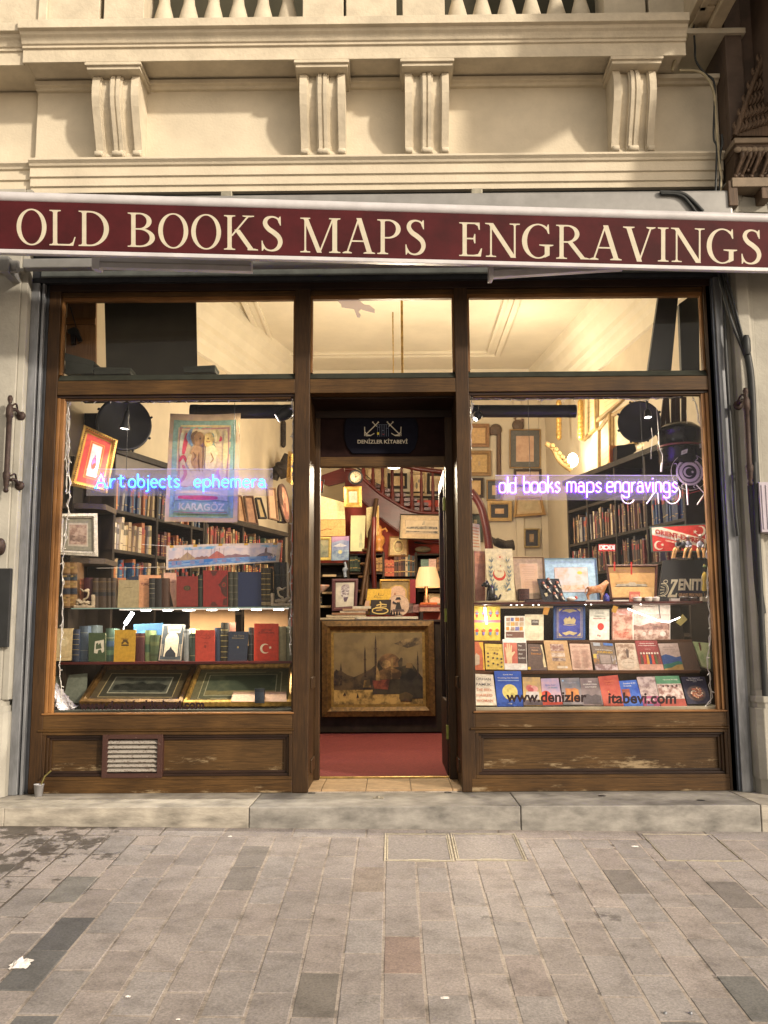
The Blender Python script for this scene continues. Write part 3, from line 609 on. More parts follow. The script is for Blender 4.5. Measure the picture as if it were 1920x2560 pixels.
for x0, x1, i in ((-2.418,-.696,0),(.561,2.284,2)):
    w = MB(); w.box(x0, x1,.0,.12, Zr1, Zs0 - .012, WH if i == 0 else WHW); w.box(x0 - .01, x1 + .01,-.012,.12, Zs0 - .012, Zs0, WSASHH); w.ext([(.0, Zr1),(-.012, Zr1 - .004),(-.012, Zr1 - .012),(.0, Zr1 - .016),(.05, Zr1 - .016),(.05, Zr1)],'x', x0 - .03, x1 + .01, WH); F.part('window_rail', w, bevel=.003)
    w = MB(); w.box(x0 - .03, x1,-.002,.12, ZT + .002, Zr0, WHW); F.part('base_rail', w, bevel=.004)
    w = MB(); a, b = x0 - .0, x1 + .0; m_ = .058
    for d, c0, c1, mm in ((.0,0,.022, WH),(.016,.022,.040, WDARK),(.03,.040, m_, WDARK)):
        w.box(a + c0, b - c0, d, .1, Zr1 - .016 - c1, Zr1 - .016 - c0, mm); w.box(a + c0, b - c0, d, .1, Zr0 + c0, Zr0 + c1, mm)
        w.box(a + c0, a + c1, d, .1, Zr0 + c1, Zr1 - .016 - c1, WV); w.box(b - c1, b - c0, d, .1, Zr0 + c1, Zr1 - .016 - c1, WV)
    F.part('panel_moulding', w, bevel=.003)
    w = MB(); w.box(a + m_, b - m_, .045,.1, Zr0 + m_, Zr1 - .016 - m_, WPANEL); F.part('panel', w)
    w = MB()
    if i == 0:
        w.box(x0, x0 + .022,.012,.07, Zs0, Zs1, WSASH); w.box(x0 + .022, x0 + .050,.026,.07, Zs0, Zs1, WSASH); w.box(x1 - .010, x1,.02,.07, Zs0, Zs1, WV)
    else:
        w.box(x1 - .022, x1,.012,.07, Zs0, Zs1, WSASH); w.box(x1 - .050, x1 - .022,.026,.07, Zs0, Zs1, WSASH); w.box(x0, x0 + .010,.02,.07, Zs0, Zs1, WV)
    w.box(x0, x1,.02,.07, Zs1,2.933, WDARK); w.box(x0 + .03, x1 - .03,.03,.07, Zs1 - .012, Zs1, WH)
    F.part('window_sash', w, bevel=.003)
    g = MB(); g.poly([(x0,.050, Zs0 - .005),(x1,.050, Zs0 - .005),(x1,.050, Zs1),(x0,.050, Zs1)], PANE); gp = F.part('window_pane', g)
    t = MB(); VIN = mat('dark_red_vinyl', lin((40,9,14),.7),.5, var=.1)
    if i == 0: q = Q(qset(L4,(245,1040),(1368,1031),(1368,981),(245,990)),.048); art(t, q, [('t','www.denizlerkitabevi.com',0,0,1.05, VIN, 'l',1.0,.042)])
    else:
        q = Q(qset(q3,(430,975),(1605,978),(1605,850),(430,850)),.048); art(t, q, [('t','www.denizler',0,0,1.0, VIN, 'l',1.0,.030)])
        q = Q(qset(q4,(205,993),(1185,998),(1185,862),(205,862)),.048); art(t, q, [('t','itabevi.com',0,0,1.0, VIN, 'l',1.0,.030)])
    F.part('vinyl_lettering', t, gp)
# vent grille in the left panel
w = MB(); FL = mat('flaking_red_brown_paint',(.045,.016,.011),.6, col2=(.34,.29,.23), scale=44, lo=.27, hi=.33, bump=.3)
vx0, vx1, vz0, vz1 = -2.0,-1.585,.238,.528
for a, b, c, d in ((vx0, vx0 + .036, vz0, vz1),(vx1 - .036, vx1, vz0, vz1),(vx0 + .036, vx1 - .036, vz0, vz0 + .03),(vx0 + .036, vx1 - .036, vz1 - .03, vz1)): w.box(a, b, -.006,.05, c, d, FL)
fg = F.part('vent_grille', w, bevel=.002)
w = MB()
for i in range(7):
    z = vz0 + .048 + i * .031; w.ext([(.0, z - .004),(.004, z - .009),(.036, z + .012),(.032, z + .016)],'x', vx0 + .036, vx1 - .036, mat('flaking_white_louvre',(.36,.33,.29),.6, col2=(.07,.026,.018), scale=70, lo=.34, hi=.46))
w.box(vx0 + .036, vx1 - .036,.046,.05, vz0 + .03, vz1 - .03, BLACKM); F.part('louvre', w, fg)
# recessed entrance: side linings, header panel
DY = .50
zi = at(960,1166, DY).z; zp1 = at(960,1142, DY).z; zp0 = at(960,1003, DY).z; zfl = .150
for x0, x1, m in ((-.612,-.586, WV),(.466,.492, WV)):
    w = MB(); w.box(x0, x1,.13, DY + .08, zfl - .02,2.93, m)
    s = 1 if x0 < 0 else -1; xi = x1 if x0 < 0 else x0
    for a, b, c, d in ((.16,.46,.24,.33),(.16,.46,.82,.90)): w.box(min(xi, xi + s * .012), max(xi, xi + s * .012), a, b, c, d, WV)
    F.part('door_lining', w, bevel=.003)
w = MB(); w.box(-.612,.492,.13, DY + .08,2.92,2.95, WDARK); F.part('porch_ceiling', w)
w = MB()
for x0, x1 in ((-.586,-.548),(.410,.466)): w.box(x0, x1, DY - .02, DY + .06, zfl, 2.92, WV)
w.box(-.548,.410, DY - .01, DY + .06, zi, zp1, WH); w.box(-.586,.466, DY - .03, DY - .012,2.86,2.92, WDARK)
F.part('door_frame', w, bevel=.003)
w = MB(); w.box(-.548,.410, DY + .01, DY + .05, zp1,2.87, mat('dark_header_board',(.016,.007,.006),.8, var=.3, scale=14, spec=.1)); F.part('header_board', w)
w = MB(); w.box(-.586,.466, DY + .055, DY + .085, zfl - .002, zfl + .012, BRASS); F.part('threshold', w, bevel=.003)
# hanging shop sign over the door
Sg = T('shop_sign','dark rounded shop plaque with crossed anchors and the shop name over the door','sign', at(960,1140, DY - .04))
kk = D7; yy = DY - .006
pl = MB(); pts = [(515,250),(470,300),(445,380),(445,500),(470,580),(520,640),(1050,640),(1095,590),(1125,500),(1125,380),(1095,300),(1040,250)]
pl.plate([at(*kk(*p), yy) for p in pts],(0,1,0),.014, mat('midnight_blue_plaque',(.006,.006,.012),.8, var=.2, scale=20, spec=.1)); Sg.part('board', pl, bevel=.003)
SG = mat('silver_gilt_sign_paint',(.52,.46,.34),.5, var=.15, scale=40)
em = MB(); qq = Q(qset(kk, (560,552),(1035,552),(1035,340),(560,340)), yy - .001)
def sgn(pts, w_, m=None): return ('l',[((x - 560) / 475,(552 - y) / 212) for x, y in pts], w_, m or SG)
sh = [('t','DENİZLER KİTABEVİ',.5,.02,.155, SG, 'f',.97,.018)]
for f in (1,-1):
    X = lambda x: 800 + f * (x - 800)
    sh += [sgn([(X(640),470),(X(760),352)],.018), sgn([(X(712),358),(X(745),392)],.014), sgn([(X(632),395),(X(634),440),(X(655),468),(X(690),474),(X(722),455)],.016), sgn([(X(632),480),(X(634),440)],.013), sgn([(X(642),478),(X(690),476)],.018),('e',(X(708) - 560) / 475,(552 - 353) / 212,.014,.033, SG),('e',(X(758) - 560) / 475,(552 - 353) / 212,.014,.033, SG)]
BL = C(70,80,120); 
for x in (752,772,792,812,832,852): sh.append(sgn([(x, 378),(x, 486)],.006, C(120,128,150)))
for x, y in ((762,400),(802,430),(842,410)): sh.append(sgn([(x - 10, y),(x + 10, y)],.006, C(120,128,150)))
sh += [('r',(748 - 560) / 475,(552 - 470) / 212,(765 - 560) / 475,(552 - 448) / 212, C(226,205,60)), sgn([(798,462),(806,470),(814,462)],.008, C(200,50,50)), sgn([(752,378),(852,378)],.005, C(120,128,150))]
art(em, qq, sh); Sg.part('emblem', em)
# glazed door leaf standing open inwards, brass hinges
D = T('door','dark timber door leaf standing open into the shop','door',(.42, DY + .1, zfl))
w = MB(); w.box(.402,.440, DY + .09, DY + .17, zfl + .01, zi - .005, WDARKZ); w.box(.402,.440, DY + .80, DY + .90, zfl + .01, zi - .005, WDARKZ); w.box(.402,.440, DY + .17, DY + .80, zfl + .01, zfl + .55, WDARKZ); w.box(.402,.440, DY + .17, DY + .80, zi - .11, zi - .005, WDARKZ); D.part('leaf', w, bevel=.003)
g = MB(); g.box(.418,.424, DY + .17, DY + .80, zfl + .55, zi - .11, PANE); D.part('pane', g)
for y in (1260,1538,1830):
    c = at(1127, y, DY + .075); w = MB(); w.box(.393,.412, DY + .055, DY + .10, c.z - .05, c.z + .05, mat('green_brass_hinge',(.20,.22,.05),.4, metal=.6, var=.3, scale=20)); D.part('hinge', w)

# ------------------------------------------------------------------ awning: roller tube, lettered valance, folding arms
AY0, AY1 = -.88,-.45
def aw(x, y):                           # the awning's own slanting plane, measured in the photograph
    X0, X1 = -2.52,2.60; d = ray(x, y); n = Vector((-(AY1 - AY0), X1 - X0,0)); p0 = Vector((X0, AY0,0)); return CAMP + d * ((p0 - CAMP).dot(n) / d.dot(n))
A = T('awning','rolled up awning with a burgundy valance lettered in cream capitals','awning',(0,-.6,3.63))
axd = Vector((5.12,.43,0)).normalized(); nrm = Vector((axd.y, -axd.x, 0))
def apt(t, z, out=0): return Vector((-2.52, AY0,0)) + axd * t + Vector((0,0, z)) + nrm * out
E0, E1 = -1.2,6.6
def abar(z0, z1, o0, o1, m):
    w = MB(); w.hexa([apt(E0, z0, o1), apt(E1, z0, o1), apt(E1, z1, o1), apt(E0, z1, o1), apt(E0, z0, o0), apt(E1, z0, o0), apt(E1, z1, o0), apt(E0, z1, o0)], m); return w
w = MB(); rr_ = [(.036 * math.cos(a),.036 * math.sin(a)) for a in [2 * math.pi * i / 20 for i in range(20)]]
w.add([apt(E0,4.022 + z, o - .02) for o, z in rr_] + [apt(E1,4.022 + z, o - .02) for o, z in rr_],[(i, (i + 1) % 20,(i + 1) % 20 + 20, i + 20) for i in range(20)] , ALU, True); A.part('front_tube', w)
w = abar(3.664,3.990,-.016,-.0006, mat('burgundy_valance', lin((104,28,36),.38),.7, var=.38, scale=3.5, bump=.12, bscale=9, spec=.2)); val = A.part('valance', w)
w = abar(3.634,3.662,-.03,.004, ALU); A.part('bottom_bar', w, bevel=.004)
w = abar(3.70,4.02,-.20,-.05, ALUG); A.part('carrier', w, bevel=.006)
w = MB(); w.box(-2.66,2.45,-.24,-.046,4.02,4.335, ALUG); A.part('cassette', w, bevel=.02, seg=3)
for x in (570,1190):
    c = at(x, 482,-.1); w = MB(); w.box(c.x - .04, c.x + .04,-.17,-.03,4.338,4.40, mat('clip_steel',(.30,.28,.22),.5, metal=.4)); A.part('bracket', w, bevel=.004)
w = MB(); a, b = at(30,662,-.20), at(700,662,-.20); w.box(-2.62,2.40,-.23,-.15, a.z - .035, a.z + .035, ALUG); A.part('torsion_bar', w, bevel=.008)
for p0, p1, y0, y1 in ((238,628,-.40,-.52),(1223,1560,-.42,-.34)):
    w = MB(); q = Q([(p0,668 if p0 < 1000 else 693),(p1,678 if p0 < 1000 else 672),(p1,645),(p0,634 if p0 < 1000 else 650)],[y0, y1, y1, y0])
    q.slab(w, ALU, -.05,0); q.slab(w, ALUG, -.005,.006,0,1,.38,.46); q.slab(w, ALU, -.06,.012,-.02 if p0 < 1000 else 0,.03,-.18,1.02); A.part('folding_arm', w, bevel=.004)
w = MB(); c = at(25,665,-.3)
w.box(c.x - .05, c.x + .012,-.36,-.12, c.z - .06, c.z + .05, ALUG); w.lathe([(.0,0),(.022,.0),(.022,.05),(0,.05)],(c.x + .04,-.34, c.z - .02), ALUG, 10,(0,1,0)); w.box(c.x + .012, c.x + .07,-.33,-.30, c.z - .055, c.z + .03, ALUG); A.part('arm_bracket', w, bevel=.004)
# serif capitals drawn for the valance: cap height 1
SW = .118
def stem(x, y0=0, y1=1, top=True, bot=True, w_=SW, sw=.155):
    o = [[(x - w_ / 2, y0 + .0),(x + w_ / 2, y0),(x + w_ / 2, y1),(x - w_ / 2, y1)]]
    if top: o.append([(x - w_ / 2, y1 - .075),(x - w_ / 2 - .025, y1 - .04),(x - sw, y1 - .03),(x - sw, y1),(x + sw, y1),(x + sw, y1 - .03),(x + w_ / 2 + .025, y1 - .04),(x + w_ / 2, y1 - .075)])
    if bot: o.append([(x - w_ / 2, y0 + .075),(x + w_ / 2, y0 + .075),(x + w_ / 2 + .025, y0 + .04),(x + sw, y0 + .03),(x + sw, y0),(x - sw, y0),(x - sw, y0 + .03),(x - w_ / 2 - .025, y0 + .04)])
    return o
def ring(cx, cy_, rx, ry, ix, iy, a0, a1, n=28, dx=0):
    return [('strip', arc(cx, cy_, rx, ry, a0, a1, n), arc(cx + dx, cy_, ix, iy, a0, a1, n))]
def vstroke(pts):                       # (x, y, width)
    p = spline(pts, 8); L, Rr = [],[]
    for i, (x, y, w_) in enumerate(p):
        a, b = p[max(i - 1,0)], p[min(i + 1, len(p) - 1)]; dx, dy = b[0] - a[0], b[1] - a[1]; l = math.hypot(dx, dy) or 1
        L.append((x - dy / l * w_ / 2, y + dx / l * w_ / 2)); Rr.append((x + dy / l * w_ / 2, y - dx / l * w_ / 2))
    return [('strip', L, Rr)]
def diag(x0, y0, x1, y1, w_): return [[(x0 - w_ / 2, y0),(x0 + w_ / 2, y0),(x1 + w_ / 2, y1),(x1 - w_ / 2, y1)]]
def serif(x, y, hw, up): s = 1 if up else -1; return [[(x - hw, y),(x + hw, y),(x + hw, y + s * .028),(x + hw * .35, y + s * .06),(x - hw * .35, y + s * .06),(x - hw, y + s * .028)]]
GL = {
 'O': (ring(.42,.5,.41,.515,.285,.475,0,360,44),.84),
 'L': (stem(.165) + [[(.16,0),(.62,0),(.62,.045),(.16,.045)],[(.42,.045),(.56,.045),(.645,.10),(.70,.25),(.73,.25),(.665,0),(.42,0)]],.74),
 'D': (stem(.165) + [[(.16,.955),(.32,.955),(.32,1),(.16,1)],[(.16,0),(.32,0),(.32,.045),(.16,.045)]] + ring(.32,.5,.53,.5,.39,.455,-90,90),.87),
 'B': (stem(.165) + [[(.16,.955),(.32,.955),(.32,1),(.16,1)],[(.16,0),(.33,0),(.33,.045),(.16,.045)],[(.16,.505),(.33,.505),(.33,.548),(.16,.548)]] + ring(.32,.7525,.34,.2475,.205,.2045,-90,90) + ring(.33,.274,.42,.274,.28,.23,-90,90),.77),
 'K': (stem(.165) + diag(.22,.40,.68,.985,.06) + diag(.78,0,.37,.585,.15) + serif(.66,.972,.14, False)[:0] + [[(.52,1),(.84,1),(.84,.975),(.74,.955),(.62,.955),(.52,.975)],[(.66,0),(.95,0),(.95,.028),(.86,.05),(.66,.05)]],.93),
 'S': (vstroke([(.555,.80,.035),(.50,.935,.05),(.345,.985,.05),(.20,.925,.10),(.155,.79,.125),(.24,.645,.135),(.40,.53,.14),(.535,.40,.135),(.575,.24,.125),(.50,.085,.10),(.34,.012,.05),(.17,.06,.05),(.075,.23,.035)]) + [[(.585,1.0),(.56,1.0),(.515,.93),(.565,.74),(.592,.74)],[(.065,0),(.09,0),(.13,.07),(.085,.29),(.055,.29)]],.66),
 'M': (stem(.15, w_=.05, sw=.14) + diag(.155,1,.55,.0,.135) + diag(.555,.0,.94,1,.048) + stem(.985, w_=.135, sw=.16),1.15),
 'A': (diag(.13,.02,.45,.985,.05) + diag(.77,.02,.465,1.02,.145) + [[(.24,.335),(.64,.335),(.64,.378),(.24,.378)]] + serif(.13,0,.13, True) + serif(.76,0,.165, True),.92),
 'P': (stem(.165) + [[(.16,.955),(.32,.955),(.32,1),(.16,1)],[(.16,.45),(.32,.45),(.32,.494),(.16,.494)]] + ring(.32,.725,.36,.275,.225,.231,-90,90),.70),
 'E': (stem(.165) + [[(.16,.955),(.56,.955),(.56,1),(.16,1)],[(.16,.50),(.45,.50),(.45,.545),(.16,.545)],[(.16,0),(.60,0),(.60,.045),(.16,.045)],[(.44,1),(.585,1),(.59,.79),(.562,.79),(.53,.90),(.44,.955)],[(.42,.045),(.54,.07),(.625,.24),(.655,.24),(.62,0),(.42,0)],[(.435,.66),(.465,.66),(.465,.385),(.435,.385),(.41,.49),(.41,.555)]],.68),
 'N': (stem(.165, w_=.05, sw=.145, top=False) + [[(0,1),(.20,1),(.20,.97),(.09,.955),(0,.972)]] + diag(.15,1,.80,-.01,.15) + stem(.835, w_=.05, sw=.145, bot=False),.97),
 'G': (ring(.46,.5,.45,.515,.315,.475,48,318,34, dx=.01) + [[(.655,.02),(.795,.09),(.795,.40),(.655,.40)],[(.50,.375),(.50,.405),(.90,.405),(.90,.375),(.80,.35),(.655,.35)],[(.745,1.0),(.77,1.0),(.785,.72),(.755,.72),(.69,.87)]],.91),
 'R': (stem(.165) + [[(.16,.955),(.32,.955),(.32,1),(.16,1)],[(.16,.475),(.32,.475),(.32,.519),(.16,.519)]] + ring(.32,.7375,.355,.2625,.22,.2185,-90,90) + diag(.79,.0,.40,.50,.15) + [[(.70,0),(.95,0),(.95,.028),(.87,.05),(.70,.05)]],.90),
 'V': (diag(.46,-.02,.145,.98,.145) + diag(.46,.01,.79,.98,.05) + serif(.15,1,.165, False) + serif(.79,1,.13, False),.92),
 'I': (stem(.165),.33),
}
CREAMT = mat('cream_sign_lettering', lin((218,209,186),.66),.6, var=.08, scale=20)
def serif_word(mb, word, bl, br, tr, tl, gap=.06):
    adv = []; x = 0
    for ch in word: adv.append(x); x += GL[ch][1] + gap
    W = x - gap; w_ = .0002; it = 0
    for ch, a in zip(word, adv):
        for pc in GL[ch][0]:
            w_ += .00012; off = nrm * w_; it += 1
            P_ = lambda p: (bl * (1 - (p[0] + a) / W) + br * ((p[0] + a) / W)) * (1 - p[1]) + (tl * (1 - (p[0] + a) / W) + tr * ((p[0] + a) / W)) * p[1] + off
            if pc[0] == 'strip':
                n = len(pc[1]); mb.add([P_(p) for p in pc[1]] + [P_(p) for p in pc[2]],[(i, i + 1, n + i + 1, n + i) for i in range(n - 1)], CREAMT)
            else: mb.poly([P_(p) for p in pc], CREAMT)
        w_ = .0002
t = MB(); SX = 1920 / 1659.0
for wd, x0, yb0, yt0, x1, yb1, yt1 in (('OLD',35,528,451,237,533,457),('BOOKS',275,533,459,612,543,468),('MAPS',648,545,470,921,551,476),('ENGRAVINGS',991,553,480,1646,571,497)):
    serif_word(t, wd, aw(x0 * SX, yb0 * SX), aw(x1 * SX, yb1 * SX), aw(x1 * SX, yt1 * SX), aw(x0 * SX, yt0 * SX))
A.part('lettering', t, val)
# ------------------------------------------------------------------ the room behind the glass
RZ, BY = 4.69,5.6
def st(name, mb, bevel=0): return tag(mb.obj(name, bevel=bevel), kind='structure')
w = MB(); w.poly([(-3.2,.56,.158),(3.2,.56,.158),(3.2,7,.158),(-3.2,7,.158)], CARPET); st('floor', w)
w = MB(); w.box(-3.2,3.2,.3,7, RZ, RZ + .1, CEIL)
def frame_mould(x0, x1, y0, y1, m, zz, wd, dp):       # plaster mouldings on the ceiling, a rectangle of profiled strips
    for off, ww, d in ((0, wd * .35, dp),(wd * .35, wd * .4, dp * .45),(wd * .75, wd * .25, dp * .8)):
        a0, a1, b0, b1 = x0 + off, x1 - off, y0 + off, y1 - off
        w.box(a0, a1, b0, b0 + ww, zz - d, zz, m); w.box(a0, a1, b1 - ww, b1, zz - d, zz, m); w.box(a0, a0 + ww, b0 + ww, b1 - ww, zz - d, zz, m); w.box(a1 - ww, a1, b0 + ww, b1 - ww, zz - d, zz, m)
frame_mould(-1.55,1.35,.8,4.75, CEIL, RZ, .17,.045)
st('ceiling', w, .004)
w = MB(); w.box(-1.6,2.4, BY, BY + .1,.1, RZ, CREAMW)
w.ext([(BY, RZ - .34),(BY - .03, RZ - .32),(BY - .04, RZ - .26),(BY - .10, RZ - .20),(BY - .16, RZ - .10),(BY - .20, RZ - .07),(BY - .22, RZ),(BY, RZ)],'x',-1.5,2.3, CEIL)
st('back_wall', w)
def walldir(p0, p1): d = Vector((p1[0] - p0[0], p1[1] - p0[1],0)); return d.normalized(), d.length
def obl(mb, p0, p1, out, prof, m):      # extrude a (distance from wall, z) profile along an oblique wall
    a, b = Vector((p0[0], p0[1],0)), Vector((p1[0], p1[1],0)); d = (b - a).normalized(); n = Vector((-d.y, d.x, 0)) * out; k = len(prof)
    vs_ = [a + n * u + Vector((0,0, z)) for u, z in prof] + [b + n * u + Vector((0,0, z)) for u, z in prof]
    mb.add(vs_, [(i, (i + 1) % k, (i + 1) % k + k, i + k) for i in range(k)] + [tuple(range(k)), tuple(range(k, 2 * k))], m)
CROWN = [(0, RZ - .62),(.03, RZ - .61),(.03, RZ - .50),(.05, RZ - .46),(.05, RZ - .40),(.09, RZ - .36),(.09, RZ - .30),(.14, RZ - .22),(.16, RZ - .14),(.22, RZ - .10),(.24, RZ),(0, RZ)]
for nm, p0, p1, out in (('left_wall',(-2.58,.3),(-1.20,5.65),-1),('right_wall',(2.66,.3),(2.02,5.65),1)):
    w = MB(); obl(w, p0, p1, out, [(0,.1),(0, RZ),(-.1, RZ),(-.1,.1)], CREAMW); obl(w, p0, p1, out, CROWN, CEIL); st(nm, w)
# pilaster strips and door trims on the far wall
w = MB()
for x in (1.62,1.95): w.box(x, x + .10, BY - .04, BY, .2, RZ - .34, CREAMW)
w.box(1.62,2.05, BY - .05, BY - .04,2.2,2.24, CREAMW); st('wall_moulding', w, .004)

# ------------------------------------------------------------------ pendant lamp and other lamps, each with its own light
def point(name, p, e, col=(1,.84,.60), r=.05):
    l = bpy.data.lights.new(name, 'POINT'); l.energy = e; l.color = col; l.shadow_soft_size = r
    o = bpy.data.objects.new(name, l); COL.objects.link(o); o.location = p; return o
def spot(name, p, tgt, e, col=(1,.85,.62), size=80, blend=.5, r=.03):
    l = bpy.data.lights.new(name, 'SPOT'); l.energy = e; l.color = col; l.spot_size = R(size); l.spot_blend = blend; l.shadow_soft_size = r
    o = bpy.data.objects.new(name, l); COL.objects.link(o); o.location = p; o.rotation_euler = (Vector(tgt) - Vector(p)).to_track_quat('-Z','Y').to_euler(); return o
BULB = glow('lamp_bulb',(1,.80,.48),14)
ch = at(1008,1158,2.2); cz = ch.z
Ch = T('chandelier','gilt chandelier hanging on a rod behind the door header','chandelier',(ch.x, 2.2, cz))
w = MB(); w.tube([(ch.x, 2.2, cz + .1),(ch.x, 2.2, RZ)],.012, BRASS, 8); Ch.part('rod', w)
w = MB(); w.lathe([(.0,0),(.03,.01),(.05,.05),(.03,.10),(.05,.14),(.02,.20)],(ch.x, 2.2, cz), BRASS, 12); Ch.part('body', w)
for i in range(6):
    a = i * math.pi / 3 + .3; dx, dy = math.cos(a), math.sin(a)
    w = MB(); w.tube(spline([(ch.x + dx * .03,2.2 + dy * .03, cz + .08),(ch.x + dx * .12,2.2 + dy * .12, cz + .02),(ch.x + dx * .22,2.2 + dy * .22, cz + .05),(ch.x + dx * .24,2.2 + dy * .24, cz + .10)]),.008, BRASS, 6); arm = Ch.part('arm', w)
    w = MB(); w.ell((ch.x + dx * .24,2.2 + dy * .24, cz + .14),(.022,.022,.04), BULB, 10,6); Ch.part('bulb', w, arm)
point('chandelier_light',(ch.x, 2.2, cz + .42),58, r=.16)
point('chandelier_light',(ch.x, 2.2, cz - .10),82, r=.16)
gl_ = at(985,1172,3.2)
L1 = T('ceiling_lamp','glowing glass pendant lamp at the top of the doorway opening','lamp', gl_)
w = MB(); w.lathe([(.0,0),(.05,.005),(.10,.03),(.11,.06),(.04,.11),(.01,.12)], gl_, glow('lamp_glass',(1,.85,.60),6),16); L1.part('shade', w)
w = MB(); w.tube([gl_ + Vector((0,0,.12)),(gl_.x, 3.2, RZ)],.006, BRASS, 6); L1.part('cord', w)
# shop wall lamp near the gilt frames, beyond the purple neon sign
wl = at(1432,1150,3.9)
WL = T('wall_lamp','glaring wall lamp with a carved gilt bracket behind the purple neon sign','lamp', wl)
w = MB(); w.ell(wl, (.06,.06,.08), glow('lamp_glare',(1,.86,.58),16),12,8); WL.part('bulb', w)
w = MB(); w.tube(spline([wl + Vector((-.02,0,-.12)), wl + Vector((-.14,0,-.02)), wl + Vector((-.22,.02,.14)), wl + Vector((-.30,.03,.20))]),[.03] * 18 + [.02], mat('dull_gilt',(.36,.235,.09),.6, var=.3),8)
for i in range(6): w.ell(wl + Vector((-.05 - .035 * i, -.01,-.06 + .045 * i)),.03, mat('dull_gilt',(.36,.235,.09),.6, var=.3),8,5)
WL.part('bracket', w)
point('wall_lamp_light', wl + Vector((-.10,-.35,.15)),12,(1,.85,.60),.08)
point('wall_lamp_light', wl + Vector((-.6,-.7,.9)),8,(1,.85,.60),.08)

# ------------------------------------------------------------------ oblique bookcases along both side walls, every book an object
BC = [(118,84,52),(150,118,78),(92,60,42),(176,150,110),(60,44,38),(204,184,146),(46,62,88),(120,44,36),(62,76,58),(168,96,46),(34,34,40),(196,170,118),(140,132,122),(84,30,34),(52,84,112),(214,196,168)]
BN = ['brown','light brown','dark brown','tan','black-brown','cream','navy','brick red','green','orange','black','straw yellow','grey','maroon','blue','ivory']
proto = []
for i, c in enumerate(BC):              # unit book: x thickness, y depth back from the spine, z height
    for v in range(2):
        mb = MB(); m = C(*c); g = C(196,160,84) if sum(c) < 330 else C(84,52,38)
        n = 4
        for j in range(n):
            u0, u1 = j / n, (j + 1) / n; r0, r1 = -.02 * math.sin(math.pi * u0),-.02 * math.sin(math.pi * u1)
            mb.add([(u0, r0,0),(u1, r1,0),(u1, r1,1),(u0, r0,1)],[(0,1,2,3)], m)
            for z0, z1 in ([(.80,.83),(.70,.73),(.14,.16)],[(.62,.84),(.2,.22)])[v]: mb.add([(u0, r0 - .006, z0),(u1, r1 - .006, z0),(u1, r1 - .006, z1),(u0, r0 - .006, z1)],[(0,1,2,3)], g if v == 0 or z0 < .5 else C(*[min(255, int(k * .55)) for k in c]) if sum(c) > 330 else C(150,40,34))
        mb.add([(0,0,0),(0,1,0),(0,1,1),(0,0,1),(1,0,0),(1,1,0),(1,1,1),(1,0,1)],[(0,1,2,3),(4,5,6,7),(1,5,6,2),(0,1,5,4)], m)
        mb.add([(.08,.02,.985),(.92,.02,.985),(.92,1,.985),(.08,1,.985)],[(0,1,2,3)], PAGES())
        me = mb.obj('book'); proto.append(me.data); bpy.data.objects.remove(me)
ORD = 'first second third fourth fifth sixth seventh eighth ninth tenth eleventh twelfth thirteenth fourteenth fifteenth sixteenth seventeenth eighteenth nineteenth twentieth'.split()
def nth(i): return ORD[i] if i < 20 else ('%dth' % (i + 1) if (i + 1) % 10 not in (1,2,3) else '%d%s' % (i + 1,['st','nd','rd'][(i + 1) % 10 - 1]))
nbooks = 0
